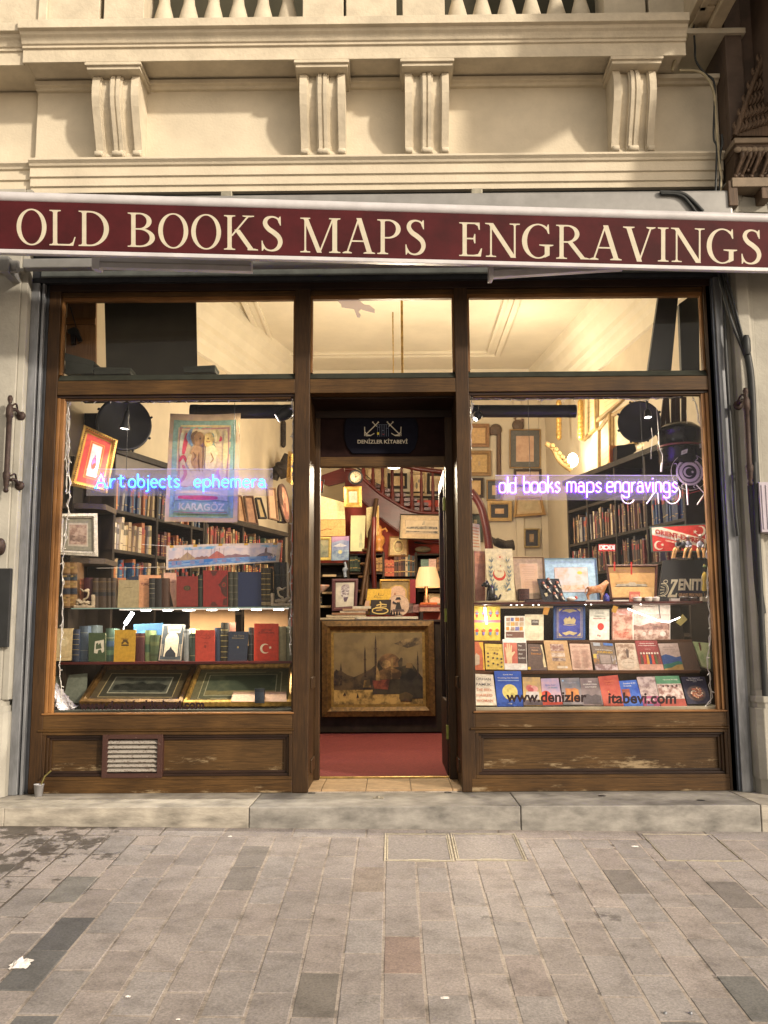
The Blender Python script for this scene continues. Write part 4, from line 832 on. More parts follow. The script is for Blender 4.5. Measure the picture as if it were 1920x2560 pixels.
class Case:
    """front plane from p0 going deeper along d; shelves at heights zs; out: side the books face (toward the room)"""
    def __init__(s, label, p0, d, L, zs, top, depth, name_side, ups, fascia):
        s.p0 = Vector((p0[0], p0[1],0)); s.d = Vector((d[0], d[1],0)).normalized(); s.L = L; s.zs = zs; s.side = 1 if s.p0.x > 0 else -1
        s.back = Vector((s.d.y, -s.d.x, 0)) * s.side; s.depth = depth; s.name = name_side; s.cnt = {}
        if s.back.x * s.side < 0: s.back = -s.back
        b = T('bookcase', label, 'bookcase', s.p0 + Vector((0,0,.16)),'oblique wall bookcases'); s.T = b
        def bx(mb, a0, a1, o0, o1, z0, z1, m):
            P_ = lambda a, o, z: s.p0 + s.d * a + s.back * o + Vector((0,0, z))
            mb.hexa([P_(a0, o0, z0), P_(a1, o0, z0), P_(a1, o0, z1), P_(a0, o0, z1), P_(a0, o1, z0), P_(a1, o1, z0), P_(a1, o1, z1), P_(a0, o1, z1)], m)
        s.bx = bx
        w = MB(); bx(w, 0, L, depth - .01, depth, .16, top, BLACKWOOD); b.part('back', w)
        for z in zs: w = MB(); bx(w, .0, L, .0, depth - .011, z - .028, z, BLACKWOOD); b.part('shelf', w, bevel=.003)
        for a in ups: w = MB(); bx(w, a - .014, a + .014,-.004, depth - .012,.16, top, BLACKWOOD); b.part('upright', w, bevel=.003)
        w = MB(); bx(w, -.03, L + .03,-.03, depth, top, top + .05, BLACKWOOD)
        if fascia: bx(w, 0, L, -.008,.01, top - fascia, top, mat('grey_brown_fascia',(.11,.085,.06),.6, var=.2, scale=6)); bx(w, 0, L, -.02,0, top - fascia - .02, top - fascia, BLACKWOOD)
        b.part('top', w, bevel=.004)
    def fill(s, si, a0, a1, hmin, hmax, where, pal=None, tmin=.016, tmax=.042, gap=.03):
        mass = where is None
        a = a0; z = s.zs[si]; ang = math.atan2(s.d.y, s.d.x)
        while a < a1 - .015:
            if rnd.random() < gap: a += rnd.uniform(.02,.08)
            th = rnd.uniform(tmin, tmax); h = rnd.uniform(hmin, hmax); dep = rnd.uniform(.13,.19)
            if a + th > a1: break
            ci = rnd.choice(pal) if pal else rnd.randrange(len(BC)); i = s.cnt.get(si, 0); s.cnt[si] = i + 1
            p = s.p0 + s.d * a + s.back * rnd.uniform(.012,.04) + Vector((0,0, z))
            sz = 'tall' if h > (hmin + hmax) / 2 + .02 else 'short' if h < (hmin + hmax) / 2 - .02 else 'slim' if th < .024 else 'thick'
            lb = '%s %s book, %s from the street on the %s' % (sz, BN[ci], nth(i), where)
            # local x along the case, local y into the case
            m4 = Matrix((( s.d.x, s.back.x, 0, p.x),(s.d.y, s.back.y, 0, p.y),(0,0,1, p.z),(0,0,0,1)))
            me_ = proto[ci * 2 + rnd.randrange(2)]
            tl = rnd.uniform(-.02,.02) if rnd.random() < .8 else rnd.uniform(.05,.12)
            mw = m4 @ Matrix.Rotation(tl, 4,'Y') @ Matrix.Diagonal((th, dep, h, 1))
            if mass:
                for pl in me_.polygons: MASS.add([mw @ me_.vertices[k].co for k in pl.vertices],[tuple(range(len(pl.vertices)))], me_.materials[pl.material_index])
            else: o = bpy.data.objects.new('book', me_); COL.objects.link(o); o.matrix_world = mw; o['label'] = lb; o['category'] = 'book'; o['group'] = 'books shelved in the ' + s.name
            a += th + .001 + (abs(tl) * h if abs(tl) > .03 else .0)
MASS = MB()
LC = Case('dark bookcase with a grey fascia along the wall behind the blue neon sign',(-2.19,.70),(.32,.947),1.42,[.60,.90,1.20,1.45,1.66,1.885,2.20],2.64,.28,'near blue neon bookcase',[.014,.62,1.18,1.40],.17)
LC2 = Case('lower dark bookcase deeper along the wall, framed prints leaning on its top',(-1.735,2.05),(.32,.947),1.75,[.60,.90,1.20,1.45,1.72,2.02],2.30,.28,'far blue neon bookcase',[.014,.75,1.73],0)
RC = Case('dark bookcase with a heavy sloping top beam behind the purple neon sign',(2.30,.70),(-.25,.968),2.15,[.60,.90,1.20,1.49,1.79,2.10,2.44],2.70,.27,'purple neon bookcase',[.014,.60,1.14,1.70,2.13],0)
w6 = "near blue neon bookcase's top shelf"
LC.fill(6,.05,1.38,.21,.30, w6,[6,14,5,11,9,10,12,13,6],.018,.036)
LC.fill(5,.05,.60,.19,.27, "near blue neon bookcase's second shelf", [5,3,15,12,11,9],.024,.044)
LC.fill(5,.64,1.38,.13,.22, "near blue neon bookcase's second shelf", [9,11,13,10,7,3])
LC.fill(4,.05,.60,.10,.17, None, [7,9,14,3,13])
LC.fill(4,.64,1.38,.12,.18, None)
LC2.fill(5,.04,1.70,.18,.25, None, [0,1,3,9,4,7,8,11,2],.014,.032)
LC2.fill(4,.04,1.70,.18,.25, None, [0,1,3,9,4,7,8,11,6],.014,.032)
RC.fill(5,.62,2.10,.20,.29, "purple neon bookcase's top shelf", [0,1,3,4,5,7,10,12,14,2],.014,.032)
RC.fill(5,.05,.58,.20,.29, "purple neon bookcase's top shelf", [6,14,10,3,6],.014,.04)
RC.fill(4,.20,2.10,.19,.26, None, [0,1,2,4,7,10,12,3,13],.014,.032)
tag(MASS.obj('shelved_books'),'rows of small old books filling the deeper shelves along both walls','books', kind='stuff')
# ------------------------------------------------------------------ left window: hanging things, lamps, shelves and what stands on them
GSH = glass('glass_shelf_sheet',(.82,.93,.90),1.0,.03)
GEDGE = mat('green_glass_edge',(.20,.30,.27),.2, var=.1)
zA = at(400,1519,.24).z
def shelf(name, label, x0, x1, y0, y1, z, t, m, edge=None, bevel=.002):
    h = T(name, label, 'shelf',((x0 + x1) / 2, y0, z - t)); w = MB(); w.box(x0, x1, y0 + (.003 if edge else 0), y1, z - t, z, m); h.part('board', w, bevel=0 if edge else bevel)
    if edge: w = MB(); w.box(x0, x1, y0, y0 + .003, z - t, z, edge); h.part('edge', w)
    return h
sh1 = shelf('glass_shelf','glass shelf lit from below carrying the upper row of old books',-2.33,-.74,.22,.52, zA, .008, GSH, GEDGE)
zB = at(400,1654,.26).z
shelf('wooden_shelf','dark red shelf carrying the lower row of old books under the lights',-2.40,-.72,.24,.62, zB, .018, REDWOOD)
LED = glow('led_white',(1,.93,.82),26)
ls = T('light_strip','strip of small white lights shining under the glass shelf','light strip',(-1.5,.30, zA - .02))
w = MB(); w.box(-2.0,-.76,.292,.308, zA - .014, zA - .009, glow('strip_glow',(1,.88,.74),.5)); ls.part('rail', w)
for px in (q5(1130,640), q5(1405,630), q5(1655,632), q6(275,630), q6(550,625), q6(825,620), q6(1110,612), q6(1390,600)):
    c = at(px[0], px[1] + 1,.30); w = MB()
    for k in range(-3,4): w.ell((c.x + k * .0105,.300, zA - .018),(.0062,.005,.0055 - .0006 * abs(k)), LED, 8,5)
    ls.part('diode', w)
def area(name, p, tgt, sx, sy, e, col):
    l = bpy.data.lights.new(name, 'AREA'); l.shape = 'RECTANGLE'; l.size = sx; l.size_y = sy; l.energy = e; l.color = col
    o = bpy.data.objects.new(name, l); COL.objects.link(o); o.location = p; o.rotation_euler = (Vector(tgt) - Vector(p)).to_track_quat('-Z','Y').to_euler(); return o
area('light_strip_light',(-1.45,.300, zA - .026),(-1.45,.31,0),1.2,.012,15,(1,.90,.74))
# clamp lamp glaring beside the strip
c = at(*q5(930,720),.42); cl = T('clamp_lamp','small glaring clamp lamp on a bent stem at the dim end of the light strip','lamp', c)
w = MB(); w.tube([c + Vector((-.035,0,-.05)), c + Vector((.02,0,.035))],.014, glow('clamp_bulb',(.95,.95,1),30),8); cl.part('bulb', w)
w = MB(); w.tube(spline([c + Vector((-.03,.01,-.05)), c + Vector((-.05,.01,-.10)), c + Vector((-.045,.02, zB - c.z))]),.006, ALUG, 6); cl.part('stem', w)
point('clamp_lamp_light', c + Vector((0,-.05,0)),1.6,(1,.92,.82),.02)
# --- books on the glass shelf
YB = at(0,1519,.27)
def B5(x0, x1, y0): return [q5(x0,602), q5(x1,602), q5(x1, y0), q5(x0, y0)]
def B6(x0, x1, y0): return [q6(x0,588), q6(x1,584), q6(x1, y0), q6(x0, y0)]
GU = 'old books on the glass shelf'
TB = [(.76,.98,(150,116,70)),(.60,.72,(52,60,66)),(.44,.58,(162,128,78)),(.30,.42,(40,44,56)),(.04,.28,(152,116,68))]
for x0, x1, lb in ((85,180,'tall tan book with dark blue spine bands at the string of lights'),(180,268,'tall tan banded book between its twin and the scroll bookend')):
    spine_book(lb, x0, x1,25,600,.28,(104,74,42), TB + [(v, v + .035,(212,176,108)) for v in (.86,.67,.50,.20,.10)], q5, group=GU)
spine_book('orange brown book standing behind the scroll bookend',250,348,235,600,.34,(136,78,44),[(.8,.9,(176,104,60))], q5, group=GU)
spine_book('dark maroon book above the scroll bookend',348,462,222,600,.31,(66,22,26),[], q5, group=GU)
for i, (x0, x1) in enumerate(((462,532),(534,632),(634,688),(690,744))):
    spine_book(['slim dark brown book, nearest the scroll bookend of its black-banded set','widest dark brown book of the black-banded set','narrow dark brown book, third of the black-banded set','last narrow dark brown book of the black-banded set, before the beige cover'][i], x0, x1,226,600,.285,(66,50,34),[(.40,.52,(22,22,22)),(.86,.88,(120,96,54)),(.62,.63,(120,96,54))], q5, group=GU)
book('orange pink book half hidden behind the beige cover', B5(745,870,224),.36,(196,128,84), group=GU)
book('plain beige cloth book facing out on the glass shelf',[q5(772,602), q5(1030,600), q5(1038,253), q5(786,251)],.275,(174,158,118),[('r',.3,.72,.7,.735,(120,104,72))], group=GU)
book('salmon book lettered TURQ behind dark ribbed spines',[q5(1032,600), q5(1295,600), q5(1310,190), q5(1042,188)],.33,(222,160,118),[('r',.26,.865,.86,.873,(120,60,40)),('t','TURQUIE',.08,.68,.075,(96,36,40),'l')], group=GU)
for i, (x0, x1, c) in enumerate(((1170,1240,(40,38,34)),(1242,1328,(34,28,24)),(1328,1412,(74,48,32)))):
    spine_book(['narrow black book with raised ribs before the salmon cover','middle black-brown book before the salmon cover','reddish brown leather book beside the pale pink cover'][i], x0, x1,228,600,.28, c, [(v, v + .015,(170,160,130)) for v in ((.16,.32,.48,.64,.8) if i == 0 else ())], q5, group=GU, raised=5 if i < 2 else 3)
book('tall pale pink book leaning with a dark wedge in front',[q5(1392,596), q5(1504,596), q5(1504,162), q5(1352,160)],.33,(224,176,150),[('p',[(.2,.02),(.75,.02),(.32,.72)],(52,46,40)),('r',.5,.72,.85,.74,(160,110,96))], group=GU)
book('brick red cover with a dark medallion on the glass shelf', B6(106,376,205),.275,(132,44,36),[('r',.04,.03,.96,.035,(96,30,24)),('r',.04,.965,.96,.97,(96,30,24)),('e',.5,.61,.17,.085,(58,48,30)),('e',.5,.61,.10,.05,(104,84,44)),('e',.5,.61,.05,.03,(58,48,30))], group=GU)
spine_book('thin dark green book between two red covers',376,440,188,586,.285,(36,42,34),[(.85,.87,(120,104,60)),(.6,.61,(120,104,60))], q6, group=GU)
book('large red album with dark arabesques, tallest on the glass shelf', B6(442,752,130),.27,(140,40,34),[('p',[(.98,.25),(.98,.90),(.80,.78),(.70,.66),(.60,.60),(.70,.52),(.74,.38),(.86,.28)],(74,36,26)),('p',[(.98,.02),(.98,.25),(.82,.2),(.78,.04)],(84,38,28)),('p',[(.3,.98),(.6,.98),(.5,.86),(.38,.84)],(84,38,28)),('e',.84,.60,.09,.07,(132,44,36)),('e',.84,.60,.05,.035,(80,60,34)),('p',[(.3,.02),(.6,.02),(.5,.12),(.36,.14)],(88,38,28))], t=.03, group=GU)
for i, (x0, x1) in enumerate(((753,812),(813,880))):
    spine_book(['olive ribbed spine touching the large red album','olive ribbed spine touching the navy cover'][i], x0, x1,150,582,.28,(52,50,36),[(v, v + .012,(168,158,126)) for v in (.2,.4,.6,.8)], q6, group=GU, raised=4)
book('plain navy blue cover on the glass shelf', B6(880,1170,150),.275,(28,40,74), group=GU)
for i, (x0, x1) in enumerate(((1172,1230),(1234,1290))):
    spine_book(['gilt ribbed brown book beside the navy cover','gilt ribbed brown book beside the second bookend'][i], x0, x1,100,576,.275,(62,52,32),[(v, v + .02,(176,150,84)) for v in (.05,.16,.28,.42,.56,.70,.84)] + [(.02,.1,(168,150,110))], q6, group=GU, raised=5)
for i, (x0, x1, c) in enumerate(((1328,1408,(30,34,34)),(1410,1492,(58,46,38)))):
    spine_book(['tall black book rising behind the second bookend','tall dark brown book rising behind the second bookend'][i], x0, x1,28,578,.40, c, [(.7,.72,(80,70,50))], q6, group=GU, raised=4)
for i, (x0, x1, y0) in enumerate(((915,1035,205), )): book('dark blue book lying behind the beige cover',[q5(x0,260), q5(x1,260), q5(x1, y0), q5(x0, y0)],.45,(36,44,66), group=GU)
def bookend(label, k, x0, x1, y0, y1, flip):
    q = Q(qrect(x0, y0, x1, y1, k),.25); b = T('bookend', label, 'bookend', q.base, 'carved bookends'); IV = mat('antique_ivory_plaster',(.44,.35,.23),.5, var=.45, scale=30, bump=.3)
    f = (lambda u: 1 - u) if flip else (lambda u: u)
    def bx(mb, u0, u1, v0, v1, w0, w1): u0, u1 = sorted((f(u0), f(u1))); q.slab(mb, IV, w0, w1, u0, u1, v0, v1)
    w = MB(); bx(w, 0,1,0,.13,-.07,0); bx(w, .86,1,.13,.66,-.07,0); b.part('base', w, bevel=.004)
    w = MB(); H = q.H
    def P_(u, v, o=-.03): return q.P(f(u), v, o)
    w.tube([P_(*p) for p in spline([(.26,.97,-.03),(.36,.90,-.025),(.44,.84,-.02),(.56,.86,-.02),(.66,.80,-.03),(.64,.62,-.03),(.58,.50,-.03),(.42,.42,-.03),(.5,.36,-.03)])],[.004] * 4 + [.006] * 12 + [.010] * 8 + [.007] * 25, IV, 7); w.ell(P_(.62,.88),(.016,.014,.014), IV, 10,6)
    for u, v, r in ((.18,.36,.020),(.30,.30,.017),(.44,.28,.016),(.62,.26,.020),(.74,.26,.014),(.14,.22,.014),(.40,.18,.016),(.58,.18,.014)): w.ell(P_(u, v),(r, .018, r * .8), IV, 10,6)
    w.tube([P_(.16,.36,-.02), P_(.34,.22,-.01), P_(.52,.30,-.01), P_(.76,.20,-.02)],.008, IV, 6); b.part('figure', w)
bookend('carved pale bookend with a serpent scroll beside the tall tan books', q5,220,478,350,602, False)
bookend('carved pale bookend with a coiling figure at the doorpost end of the glass shelf', q6,1290,1545,330,575, True)
# --- books on the dark red shelf
def Bx(x0, x1, y0): return [L4(x0,739), L4(x1,739), L4(x1, y0), L4(x0, y0)]
GD = 'old books on the dark red shelf'
book('pale worn cover lit by the glaring lamp reflection, first on the red shelf',[L4(92,735), L4(197,732), L4(207,530), L4(92,532)],.30,(206,184,138),[('r',.1,.1,.9,.12,(170,140,96)),('e',.5,.6,.3,.16,(222,204,160))], group=GD)
spine_book('navy ribbed book with gilt lines next to the pale worn cover',203,246,536,739,.31,(34,42,60),[(v, v + .015,(150,130,80)) for v in (.2,.36,.52,.68,.84)], L4, group=GD, raised=5)
spine_book('slate blue book, widest spine near the pale worn cover',247,302,515,739,.34,(62,74,86),[(.8,.82,(110,112,104)),(.3,.32,(110,112,104))], L4, group=GD)
spine_book('dim grey blue book standing behind the green cover',300,356,510,739,.42,(76,86,86),[], L4, group=GD)
book('bottle green cover with a small white house print', Bx(305,412,558),.285,(58,76,46),[('p',[(.32,.30),(.38,.70),(.90,.76),(.92,.36),(.80,.30),(.72,.42),(.58,.40),(.52,.28)],(206,200,178)),('p',[(.42,.42),(.44,.62),(.56,.66),(.58,.58),(.7,.66),(.78,.46)],(74,88,62))], group=GD)
spine_book('green and blue striped spine beside the mustard cover',414,466,530,739,.32,(58,80,66),[(.45,.62,(52,76,100)),(.2,.34,(84,112,84)),(.7,.72,(150,150,120))], L4, group=GD)
book('mustard yellow cover with a small black emblem',[L4(463,741), L4(592,741), L4(602,540), L4(470,540)],.285,(190,148,44),[('t','ORIENT',.5,.70,.05,(120,84,24),'f',.38),('p',[(.34,.56),(.42,.56),(.48,.62),(.54,.62),(.62,.56),(.70,.56),(.70,.60),(.62,.66),(.66,.70),(.38,.70),(.42,.66),(.34,.60)][::1],(84,62,22)),('r',.34,.50,.70,.545,(60,44,18))], group=GD)
spine_book('dark maroon book beside the mustard cover',602,656,560,739,.30,(72,30,30),[(.86,.88,(150,110,70))], L4, group=GD, raised=3)
spine_book('pale green book with yellow top beside the maroon spine',660,700,542,739,.31,(112,128,84),[(.3,.55,(70,96,70))], L4, group=GD)
spine_book('dark green book touching the arched cover',694,748,572,739,.29,(74,88,56),[(.6,.75,(96,104,64)),(.2,.3,(60,72,46))], L4, group=GD)
book('blue picture book standing at the back behind green spines',[L4(592,640), L4(762,640), L4(772,496), L4(588,505)],.46,(34,84,112),[('r',.02,.04,.98,.96,(26,70,104)),('e',.4,.4,.3,.3,(46,96,120))], group=GD)
ARC_ = [(.20,.12)] + [(.20 + .0,.50)] + [(.5 + .30 * math.cos(R(a)),.55 + .24 * math.sin(R(a))) for a in range(180,-1,-15)] + [(.80,.12)]
book('grey leaning cover with a white arch and a dark dome',[L4(742,735), L4(888,737), L4(912,505), L4(772,503)],[.27,.27,.31,.31],(76,82,84),[('r',.02,.02,.98,.985,(196,176,150)),('r',.05,.035,.95,.97,(70,78,82)),('p',[(.28,.76),(.24,.94),(.88,.94),(.82,.76)],(212,190,160)),('t','Constantinople',.55,.83,.05,(150,110,90),'f',.5),('p', ARC_, (218,204,176)),('p',[(.26,.12),(.26,.20),(.34,.28),(.42,.32),(.48,.40),(.54,.32),(.62,.28),(.72,.20),(.72,.12)],(34,38,44))] + [('r', u, .14, u + .02,.46,(200,186,160)) for u in (.06,.12,.86,.92)], group=GD)
spine_book('silvery grey book right after the arched cover',902,938,534,739,.30,(138,142,140),[(.9,.93,(90,92,92))], L4, group=GD)
spine_book('white and yellow slim book peeping above the dark green spine',936,976,532,739,.40,(220,206,150),[], L4, group=GD)
spine_book('short dark green book before the coral red cover',940,976,562,739,.29,(40,54,42),[(.86,.88,(140,130,90)),(.2,.22,(140,130,90))], L4, group=GD, raised=3)
def script(u0, u1, v, h, m, seed):
    r_ = random.Random(seed); pts = []; n = 16
    for i in range(n + 1): pts.append((u0 + (u1 - u0) * i / n + r_.uniform(-.01,.01), v + h * (r_.random() - .5) * (1.6 if i % 3 == 0 else .8)))
    return ('l', spline(pts, 3),.012, m)
book('coral red cover with black calligraphy', Bx(976,1097,541),.285,(182,66,48),[script(.2,.9,.84,.10,(96,34,28),3), script(.3,.8,.74,.06,(96,34,28),5), script(.38,.7,.60,.06,(110,40,32),7),('e',.52,.48,.06,.05,(130,48,38))], group=GD)
spine_book('navy slim book between the coral cover and the black ribbed spine',1098,1136,526,739,.31,(40,50,70),[], L4, group=GD)
spine_book('tall black ribbed book with gilt ornaments',1136,1182,494,739,.30,(44,40,28),[(v, v + .02,(150,134,84)) for v in (.1,.24,.38,.52,.66,.80)], L4, group=GD, raised=6)
book('brown side board standing behind the black ribbed book', Bx(1180,1228,493),.36,(104,66,50), group=GD)
book('slate navy cover with small gilt lettering and crest',[L4(1176,740), L4(1298,742), L4(1310,551), L4(1184,549)],.285,(44,52,68),[('t','Le Turc',.55,.84,.05,(150,132,86),'f',.5),('t','Ottoman',.5,.76,.05,(150,132,86),'f',.6),('e',.52,.48,.045,.035,(170,146,84)),('r',.02,.01,.05,.99,(30,36,50))], group=GD)
spine_book('black slim ribbed book before the flag cover',1310,1342,524,739,.30,(34,36,36),[(v, v + .012,(110,110,100)) for v in (.2,.5,.8)], L4, group=GD)
book('scarlet cover with a white crescent and star',[L4(1344,735), L4(1498,735), L4(1498,500), L4(1346,500)],.28,(206,62,36),[('t','ESKİ TÜRK',.52,.80,.05,(90,36,26),'f',.42),('t','KİTAPLARI',.5,.73,.05,(90,36,26),'f',.62),('r',.03,.535,.97,.54,(150,44,28)),('c',.45,.33,.20,(246,232,196),0),('s',.665,.36,.075,(246,232,196))], group=GD)
spine_book('beige book just after the scarlet crescent cover',1500,1546,518,739,.30,(150,142,108),[], L4, group=GD)
spine_book('grey green book, last on the red shelf by the doorpost',1547,1592,518,739,.31,(118,118,92),[(.8,.82,(170,160,120))], L4, group=GD)
for x0, x1, y0, lb in ((942,1228,404,'wide tan card board leaning behind the books under the glass shelf'),(1284,1560,404,'second tan card board leaning near the doorpost under the glass shelf')):
    sheet('card_board', lb, 'board',[L4(x0,640), L4(x1,640), L4(x1 - 4, y0), L4(x0, y0)],.58, mat('tan_card', lin((158,120,78),.8),.8, var=.18, scale=5), t=.012, group='tan boards')
# --- big framed prints lying on the window floor
FL0 = at(400,1782,.06).z
w = MB(); w.box(-2.418,-.69,.075,.80,.60, at(400,1770,.12).z - .01, mat('grey_green_baize',(.05,.055,.045),.8, var=.3, scale=20)); tag(w.obj('window_floor'), kind='structure')
def yz(p, z): d = ray(*p); return (CAMP + d * ((z - CH) / d.z)).y
picture('large gilt framed dark landscape engraving lying tilted below the red shelf', qset(L4,(247,997),(893,1000),(985,764),(398,762)),[.16,.16,.60,.60],.042, GOLDD, [(.05,(96,84,60)),(.006,(190,170,120)),(.045,(74,72,58)),(.008,(190,186,160))],[('p',[(.05,.15),(.95,.12),(.97,.45),(.8,.62),(.6,.55),(.5,.72),(.4,.55),(.25,.6),(.05,.48)], mott((38,40,34),(60,62,54)))], mott((70,74,66),(104,106,92),12),.03)
picture('large framed print in olive mounts lying beside the doorpost', qset(L4,(900,1002),(1580,1000),(1590,756),(992,766)),[.16,.16,.60,.60],.03, GOLD, [(.05,(120,116,84)),(.006,(206,196,150)),(.03,(110,112,84)),(.006,(200,196,160))],[('r',.0,.0,1,.22,(150,140,96))], mott((78,88,70),(110,116,90),5),.03)
sheet('paper_slip','pale pink slip lying at the foot of the olive mounted print','paper', qset(L4,(1200,990),(1550,990),(1548,928),(1215,928)),[.15,.15,.22,.22],(188,150,118), t=.003)
spine_book('small black book standing on the window floor by the web address',1350,1408,908,1000,.13,(28,36,44),[(.2,.75,(40,52,66))], L4, depth=.05)
c = at(*L4(160,1030),.18); pb = MB(); r_ = random.Random(4); n = 18; vs_ = []
for i in range(n + 1):
    for j in range(n + 1): u, v = i / n, j / n; vs_.append((c.x - .10 + u * .17 + r_.uniform(-.006,.006),.13 + .12 * v + .05 * math.sin(u * 9 + v * 5) * (1 - v) + r_.uniform(-.012,.012), c.z - .01 + .185 * v * max(.12,1 - u * 1.0) + r_.uniform(-.006,.006)))
pb.add(vs_, [(i * (n + 1) + j, (i + 1) * (n + 1) + j, (i + 1) * (n + 1) + j + 1, i * (n + 1) + j + 1) for i in range(n) for j in range(n)], mat('crumpled_white_plastic',(.58,.54,.56),.3, var=.2, scale=8), False)
single('plastic_bag','crumpled white plastic wrapping in the low corner of the blue neon window','bag', pb, c)
sheet('card_board','grey sheet leaning behind the crumpled plastic','board', qset(L4,(95,1000),(290,1000),(298,812),(100,830)),[.30,.30,.40,.40],(112,118,104), t=.006)
# --- hanging pieces
picture('tilted gilt frame with a pomegranate on a red mount', qset(v5,(172,1172),(640,1275),(772,606),(352,414)),[.28,.42,.42,.28],.030, GOLD, [(.012,(214,168,70)),(.040,(206,66,52)),(.006,(220,150,70)),(.008,(206,66,52)),(.004,(224,170,90))],[('e',.5,.42,.26,.20,(214,96,92),28),('e',.46,.47,.18,.12,(184,120,190),24),('e',.56,.34,.15,.10,(222,84,64),24),('p',[(.42,.60),(.40,.70),(.47,.66),(.50,.72),(.54,.66),(.60,.70),(.57,.60)],(190,130,176)),('l',[(.42,.36),(.52,.40),(.56,.38)],.02,(70,30,30))],(226,222,220),.03, bead=GOLDD)
picture('ornate white frame with a pale etching at the sash', qset(v5,(18,2042),(524,2066),(514,1526),(38,1532)),[.26,.30,.30,.26],.034, mat('white_carved_frame',(.54,.50,.42),.5, var=.3, scale=40, bump=.3),[(.004,(60,46,36)),(.030,(150,146,128)),(.006,(200,190,170))],[('r',.03,.05,.97,.95, mott((150,120,104),(196,170,150),26)),('p',[(.05,.2),(.95,.15),(.95,.42),(.7,.5),(.4,.42),(.05,.5)], mott((120,96,84),(166,140,122),30))],(206,190,172),.025, bead=mat('white_carved_frame',(0,0,0)))
qk = Q(qset(L3,(784,865),(1240,870),(1262,184),(818,184)),.40); nu, nv = 24,30
pk = MB(); KB = mat('unbleached_cotton', lin((216,186,140),.85),.85, var=.2, scale=9, bump=.2, bscale=120)
def wave(u, v): return .012 * math.sin(u * 6.5 + .5) * (.3 + .7 * (1 - v)) + .006 * math.sin(v * 11 + u * 4)
_P = qk.P
class QW(Q):
    def P(s, u, v, w=0.0): return _P(u, v - .012 * math.sin(u * math.pi) * v, w + wave(u, v))
qw = QW.__new__(QW); qw.__dict__.update(qk.__dict__)
pk.add([qw.P(i / nu, j / nv) for i in range(nu + 1) for j in range(nv + 1)],[(i * (nv + 1) + j, (i + 1) * (nv + 1) + j, (i + 1) * (nv + 1) + j + 1, i * (nv + 1) + j + 1) for i in range(nu) for j in range(nv)], KB, True)
GRN, RED, TAN, DTN, YEL, PNK, BLU = (146,176,148),(202,74,84),(196,158,100),(150,112,70),(232,204,130),(206,150,140),(120,140,150)
def gridrect(u0, v0, u1, v1, m, n=6):   # a painted patch that follows the cloth
    out = []
    for i in range(n):
        for j in range(n):
            a, b, c_, d = u0 + (u1 - u0) * i / n, u0 + (u1 - u0) * (i + 1) / n, v0 + (v1 - v0) * j / n, v0 + (v1 - v0) * (j + 1) / n; out.append((a, c_, b, d))
    return out, m
lay = .003
def cloth(shape_list):
    global lay
    for k_, *a in shape_list:
        lay += .0006
        if k_ == 'r':
            rs, m = gridrect(*a[:4], a[4],8)
            for (x0, y0, x1, y1) in rs: pk.poly([qw.P(x0, y0, lay), qw.P(x1, y0, lay), qw.P(x1, y1, lay), qw.P(x0, y1, lay)], M_(m))
        elif k_ == 'b':                 # brush stroke
            pts, wd, m = a; p = spline(pts, 5); vs_ = []
            for i, (x, y) in enumerate(p):
                p0, p1 = p[max(0, i - 1)], p[min(len(p) - 1, i + 1)]; dx, dy = p1[0] - p0[0],(p1[1] - p0[1]) * 1.5; l = math.hypot(dx, dy) or 1; ww = wd * (.55 + .45 * math.sin(math.pi * i / (len(p) - 1)))
                vs_ += [qw.P(x - dy / l * ww, y + dx / l * ww / 1.5, lay), qw.P(x + dy / l * ww, y - dx / l * ww / 1.5, lay)]
            pk.add(vs_, [(2 * i, 2 * i + 1,2 * i + 3,2 * i + 2) for i in range(len(p) - 1)], M_(m))
        elif k_ == 'e':
            u, v, ru, rv, m = a; n = 20; c_ = qw.P(u, v, lay); vs_ = [c_] + [qw.P(u + ru * math.cos(2 * math.pi * i / n), v + rv * math.sin(2 * math.pi * i / n), lay) for i in range(n)]
            pk.add(vs_, [(0,1 + i, 1 + (i + 1) % n) for i in range(n)], M_(m))
        elif k_ == 't':
            tx, u, v, h, mw, m = a; vs2, fs, tw, th = textmesh(tx, .03); hh = h / .7
            pk.add([qw.P(u + x / tw * mw, v + y * hh, lay) for x, y in vs2], fs, M_(m))
cloth([('r',.06,.04,.94,.94, GRN),('r',.13,.30,.87,.89,(214,190,140)),('r',.15,.315,.85,.875,(176,128,112)),('r',.18,.33,.82,.86,(212,186,140))])
cloth([('b',[(.16,.885),(.5,.892),(.84,.885)],.014, YEL),('b',[(.80,.45),(.80,.65),(.80,.84)],.035,(222,204,140)),('b',[(.19,.60),(.19,.70),(.19,.82)],.030,(200,196,160)),('b',[(.26,.82),(.24,.72),(.22,.62)],.030, RED),('b',[(.17,.55),(.22,.60),(.27,.55)],.022, RED),('b',[(.2,.36),(.26,.44),(.22,.52)],.024,(196,110,116)),('b',[(.74,.40),(.70,.46),(.72,.52)],.024,(190,130,160)),('e',.72,.77,.03,.025, RED),('b',[(.66,.86),(.70,.80),(.68,.74)],.022,(200,180,120)),('b',[(.32,.86),(.28,.78),(.34,.70)],.028, BLU),('b',[(.64,.84),(.60,.76),(.66,.68)],.024,(130,150,120))])
